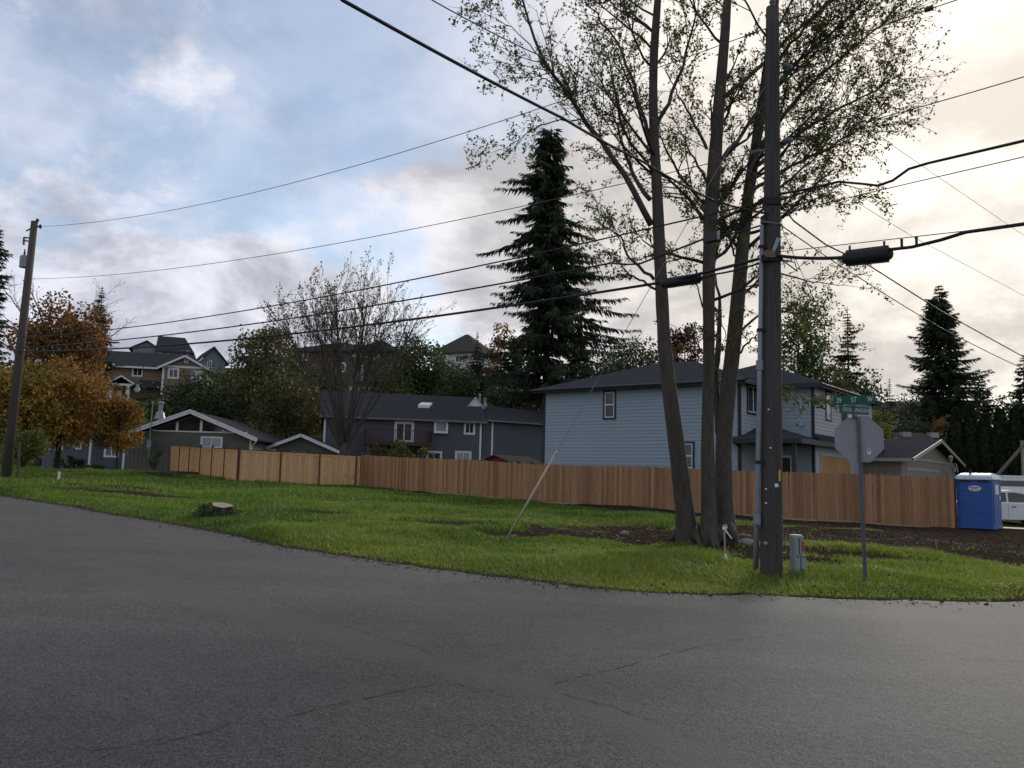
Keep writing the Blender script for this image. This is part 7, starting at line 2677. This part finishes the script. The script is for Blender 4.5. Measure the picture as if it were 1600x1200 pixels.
# wood offcuts stacked on the fence end
for z_ in (0.45, 0.95, 1.5):
    pass

# ------------------------------------------------------------------ vehicles
M_CARWHITE = pm('car_white', (0.70, 0.72, 0.75), (0.66, 0.68, 0.71), 1.0, 0.18, spec=0.6)
M_TYRE = pm('tyre', (0.02, 0.02, 0.021), (0.014, 0.014, 0.015), 8.0, 0.85)
M_RIM = pm('alloy', (0.42, 0.43, 0.45), (0.34, 0.35, 0.37), 6.0, 0.35, metal=0.7)


def vehicle(name, label, cat, base, rotz, L, W, prof_low, prof_top, glass, wheels, wr, tumble=0.10, pillars=()):
    """lower body and cabin lofted from side profiles (x, z); x forward"""
    root = thing(name, label, cat, tuple(base), rotz)

    def loft(prof, ws):
        n = len(prof)
        prof = np.asarray(prof, float)
        v = []
        for wy, inset in ws:
            c = prof.mean(0)
            q = c + (prof - c) * (1 - inset)
            v.append(np.stack([q[:, 0], np.full(n, wy), q[:, 1]], -1))
        v = np.concatenate(v)
        q_ = []
        m = len(ws)
        for j in range(m - 1):
            for i in range(n):
                q_.append([j * n + i, (j + 1) * n + i, (j + 1) * n + (i + 1) % n, j * n + (i + 1) % n])
        t = [[0, i, i + 1] for i in range(1, n - 1)] + [[(m - 1) * n, (m - 1) * n + i + 1, (m - 1) * n + i] for i in range(1, n - 1)]
        return MB().add(v, q_, t)
    body = loft(prof_low, [(-W / 2 + 0.0, 0.05), (-W / 2 - 0.0 + 0.03, 0.015), (-W / 2 + 0.12, 0.0), (W / 2 - 0.12, 0.0), (W / 2 - 0.03, 0.015), (W / 2, 0.05)]).build('body', M_CARWHITE, root)
    h0_, h1_ = min(p[1] for p in prof_top), max(p[1] for p in prof_top)
    n = len(prof_top)
    v = []
    for s in (-1, 1):
        for x, z in prof_top:
            v.append((x, s * (W / 2 - 0.05 - tumble * (z - h0_) / (h1_ - h0_)), z))
    q_ = [[i, (i + 1) % n, n + (i + 1) % n, n + i] for i in range(n)]
    t = [[0, i + 1, i] for i in range(1, n - 1)] + [[n, n + i, n + i + 1] for i in range(1, n - 1)]
    cab = MB().add(v, q_, t).build('cabin', M_CARWHITE, root)
    for g in glass:
        g = np.asarray(g, float)
        for s in (-1, 1):
            vv = [(x, s * (W / 2 - 0.05 + 0.006 - tumble * (z - h0_) / (h1_ - h0_)), z) for x, z in g]
            vv2 = [(x, y - s * 0.012, z) for x, y, z in vv]
            m = len(g)
            qq = [[i, (i + 1) % m, m + (i + 1) % m, m + i] for i in range(m)]
            tt_ = [[0, i, i + 1] for i in range(1, m - 1)]
            MB().add(vv + vv2, qq, tt_ + [[m, m + i + 1, m + i] for i in range(1, m - 1)]).build('side_window', M_GLASS, cab)
    for x in wheels:
        for s in (-1, 1):
            c = (x, s * (W / 2 - 0.10), wr)
            w_ = MB().lathe(c, [(wr * 0.62, -0.11), (wr * 0.94, -0.11), (wr, -0.07), (wr, 0.07), (wr * 0.94, 0.11), (wr * 0.62, 0.11)], 24, 'y').build('wheel', M_TYRE, root)
            MB().lathe(c, [(0.001, s * 0.085), (wr * 0.2, s * 0.10), (wr * 0.6, s * 0.09), (wr * 0.64, s * 0.06), (wr * 0.64, -s * 0.05), (0.001, -s * 0.05)], 24, 'y').build('rim', M_RIM, w_)
            MB().lathe((x, s * (W / 2 - 0.045), wr), [(0.001, 0.0), (wr * 1.12, 0.0), (wr * 1.12, s * 0.035), (0.001, s * 0.035)], 24, 'y').build('wheel_well', M_BLACK, body)
    return root, body, cab


cb = P(1571, 818, 36.5)
cb[2] = zat(cb[0], cb[1])
car, body, cab = vehicle('parked_car', 'white sedan parked behind the blue portable toilet', 'car', cb, math.radians(-2), 4.5, 1.75,
                         [(-2.2, 0.28), (-2.25, 0.55), (-2.15, 0.88), (-1.5, 0.95), (0.85, 0.90), (1.85, 0.78), (2.2, 0.62), (2.25, 0.30), (1.9, 0.20), (-1.9, 0.20)],
                         [(-1.75, 0.90), (-1.15, 1.36), (-0.75, 1.44), (0.0, 1.46), (0.40, 1.40), (1.15, 0.89)],
                         [[(-0.28, 0.96), (-0.28, 1.36), (0.02, 1.37), (0.36, 1.32), (0.92, 0.95)], [(-1.35, 0.97), (-1.0, 1.30), (-0.7, 1.36), (-0.36, 1.36), (-0.36, 0.96)]],
                         (-1.4, 1.4), 0.31)
W2 = 1.75 / 2
MB().box((-0.20, -W2 - 0.018, 0.74), (0.0, -W2 + 0.03, 0.78)).build('door_handle', M_BLACK, body)
MB().box((-1.15, -W2 - 0.018, 0.75), (-0.95, -W2 + 0.03, 0.79)).build('door_handle', M_BLACK, body)
MB().box((-0.335, -W2 - 0.004, 0.28), (-0.325, -W2 + 0.03, 0.9)).build('door_seam', M_BLACK, body)
MB().box((-1.1, -W2 - 0.006, 0.5), (0.95, -W2 + 0.02, 0.53)).build('side_moulding', M_CARWHITE, body)
MB().box((0.86, -W2 - 0.14, 0.92), (1.0, -W2 + 0.02, 1.04)).build('mirror', M_CARWHITE, body)
MB().box((2.05, -0.75, 0.58), (2.2, -0.45, 0.70)).build('headlight', M_GLASS_PALE, body)
MB().box((2.05, 0.45, 0.58), (2.2, 0.75, 0.70)).build('headlight', M_GLASS_PALE, body)
vb = P(1572, 806, 42.0)
vb[2] = zat(vb[0], vb[1])
TOPZ = P(1580, 743, 41.2)[2] - vb[2]
van, body, cab = vehicle('white_van', 'tall white van behind the white sedan', 'van', vb, math.radians(-2), 5.2, 1.95,
                         [(-2.0, 0.35), (-2.02, 1.15), (2.75, 1.15), (2.82, 0.9), (2.8, 0.35)],
                         [(-1.97, 1.12), (-1.94, TOPZ - 0.08), (-1.85, TOPZ), (1.2, TOPZ), (1.45, TOPZ - 0.06), (2.2, 1.13)],
                         [[(-1.1, 1.36), (-1.1, TOPZ - 0.30), (-1.0, TOPZ - 0.25), (0.58, TOPZ - 0.25), (0.72, TOPZ - 0.32), (0.68, 1.46), (0.55, 1.36)], [(1.02, 1.32), (1.02, TOPZ - 0.25), (1.30, TOPZ - 0.27), (1.85, 1.32)]],
                         (-1.2, 1.85), 0.36, 0.06)
MB().box((-1.9, -0.99, TOPZ - 0.06), (1.3, -0.93, TOPZ - 0.02)).build('roof_gutter', M_CARWHITE, cab)
MB().box((0.85, -0.985, 1.2), (1.0, -0.95, 1.25)).build('door_handle', M_BLACK, body)

# ------------------------------------------------------------------ giant Halloween skeleton by the beige house
M_BONE = pm('bone_plastic', (0.30, 0.29, 0.25), (0.18, 0.17, 0.145), 9.0, 0.7)
sk = P(1487, 760, 47.5)
sk[2] = float(h0(sk[0], sk[1])[0])
ztop_ = P(1486, 711.5, 47.5)[2] - sk[2]
root = thing('skeleton_decoration', 'giant standing Halloween skeleton beside the beige garage', 'skeleton', tuple(sk), math.radians(-20))
s_ = ztop_ / 3.6
mb = MB()
mb.lathe((0, 0, 3.02 * s_), [(0.001, 0), (0.13 * s_, 0.05 * s_), (0.18 * s_, 0.2 * s_), (0.21 * s_, 0.36 * s_), (0.17 * s_, 0.5 * s_), (0.08 * s_, 0.57 * s_), (0.001, 0.58 * s_)], 14)
skull = mb.build('skull', M_BONE, root, True)
for x_ in (-0.08, 0.08):
    MB().lathe((x_ * s_, -0.17 * s_, 3.30 * s_), [(0.001, -0.03), (0.05 * s_, -0.02), (0.05 * s_, 0.05)], 10, 'y').build('eye_socket', M_BLACK, skull)
MB().box((-0.11 * s_, -0.17 * s_, 2.98 * s_), (0.11 * s_, 0.0, 3.08 * s_)).build('jaw', M_BONE, root)
MB().tube([(0, 0, 1.75 * s_), (0, 0.05 * s_, 2.3 * s_), (0, 0, 3.05 * s_)], 0.055 * s_, 8).build('spine', M_BONE, root)
for i in range(7):
    z_ = (2.72 - i * 0.10) * s_
    r_ = (0.20 + 0.05 * min(i, 4)) * s_
    a = np.linspace(-2.6, 2.6, 14) + math.pi / 2
    MB().tube(np.stack([np.cos(a) * r_, np.sin(a) * r_ * 0.7, z_ - 0.12 * s_ * np.cos(a - math.pi / 2) * -1], -1), 0.024 * s_, 6).build('rib', M_BONE, root)
MB().tube([(-0.42 * s_, 0, 2.80 * s_), (0, -0.08 * s_, 2.78 * s_), (0.42 * s_, 0, 2.80 * s_)], 0.035 * s_, 6).build('collarbone', M_BONE, root)
MB().tube([(-0.30 * s_, 0, 1.80 * s_), (-0.2 * s_, 0.05, 1.62 * s_), (0, 0.02, 1.58 * s_), (0.2 * s_, 0.05, 1.62 * s_), (0.30 * s_, 0, 1.80 * s_)], 0.07 * s_, 8).build('pelvis', M_BONE, root)
for s in (-1, 1):
    MB().tube([(0.42 * s * s_, 0, 2.8 * s_), (0.55 * s * s_, -0.05, 2.2 * s_), (0.46 * s * s_, -0.5 * s_, 1.95 * s_), (0.40 * s * s_, -0.75 * s_, 2.1 * s_)], [0.06 * s_, 0.05 * s_, 0.04 * s_, 0.03 * s_], 8).build('arm', M_BONE, root)
    MB().tube([(0.22 * s * s_, 0, 1.62 * s_), (0.26 * s * s_, -0.05, 0.85 * s_), (0.24 * s * s_, 0.02, 0.08 * s_), (0.26 * s * s_, -0.25 * s_, 0.03)], [0.07 * s_, 0.065 * s_, 0.05 * s_, 0.04 * s_], 8).build('leg', M_BONE, root)

# timbers beside the hedge
A_ = P(1556, 745, 50.0)
B_ = P(1606, 688, 50.0)
d = unit(B_ - A_)
gz = float(h0(A_[0], 50.0)[0])
A2 = A_ - d * ((A_[2] - gz) / d[2])
e = thing('leaning_timber', 'long wooden timber leaning up behind the white van', 'timber', tuple(A2))
MB().beam((0, 0, 0), B_ + d * 1.2 - A2, 0.14, 0.14, (0, 1, 0)).build('beam', M_TIMBER, e)
MB().beam(B_ - d * 0.1 - A2 + np.array([0, 0.09, 0]), B_ + d * 0.1 - A2 + np.array([0, 0.09, 0]), 0.05, 0.2, (0, 1, 0)).build('cleat', M_TIMBER, e)
q = P(1600, 720, 50.15)
gz = float(h0(q[0], 50.15)[0])
e = thing('wooden_post', 'upright post carrying the leaning timber', 'post', (q[0], 50.15, gz))
MB().box((-0.09, -0.04, -0.3), (0.09, 0.14, P(1600, 690, 50.15)[2] - gz)).build('post', M_TAN, e)
MB().box((-0.11, -0.06, P(1600, 690, 50.15)[2] - gz), (0.11, 0.16, P(1600, 690, 50.15)[2] - gz + 0.05)).build('post_cap', M_TAN, e)

# yard lamp below the brown house
q = P(213, 640, 74.0)
gz = float(h0(q[0], 74.0)[0])
e = thing('yard_lamp', 'white acorn yard lamp on a thin mast below the porch columns', 'lamp', (q[0], 74.0, gz))
zl = P(209, 609, 74.0)[2] - gz
MB().tube([(0.35, 0, -0.3), (0.35, 0, P(219, 556, 74.0)[2] - gz)], [0.05, 0.025], 8).build('mast', M_DARKMETAL, e)
MB().tube([(0.35, 0, zl + 0.55), (0.1, 0, zl + 0.6), (-0.05, 0, zl + 0.5)], 0.025, 6).build('arm', M_GALV, e)
MB().lathe((-0.05, 0, zl - 0.25), [(0.001, 0.0), (0.14, 0.03), (0.24, 0.2), (0.25, 0.3)], 14).build('lamp_bowl', M_WHITE, e)
MB().lathe((-0.05, 0, zl + 0.05), [(0.25, 0.0), (0.15, 0.16), (0.12, 0.45), (0.001, 0.47)], 14).build('lamp_head', M_GALV, e)
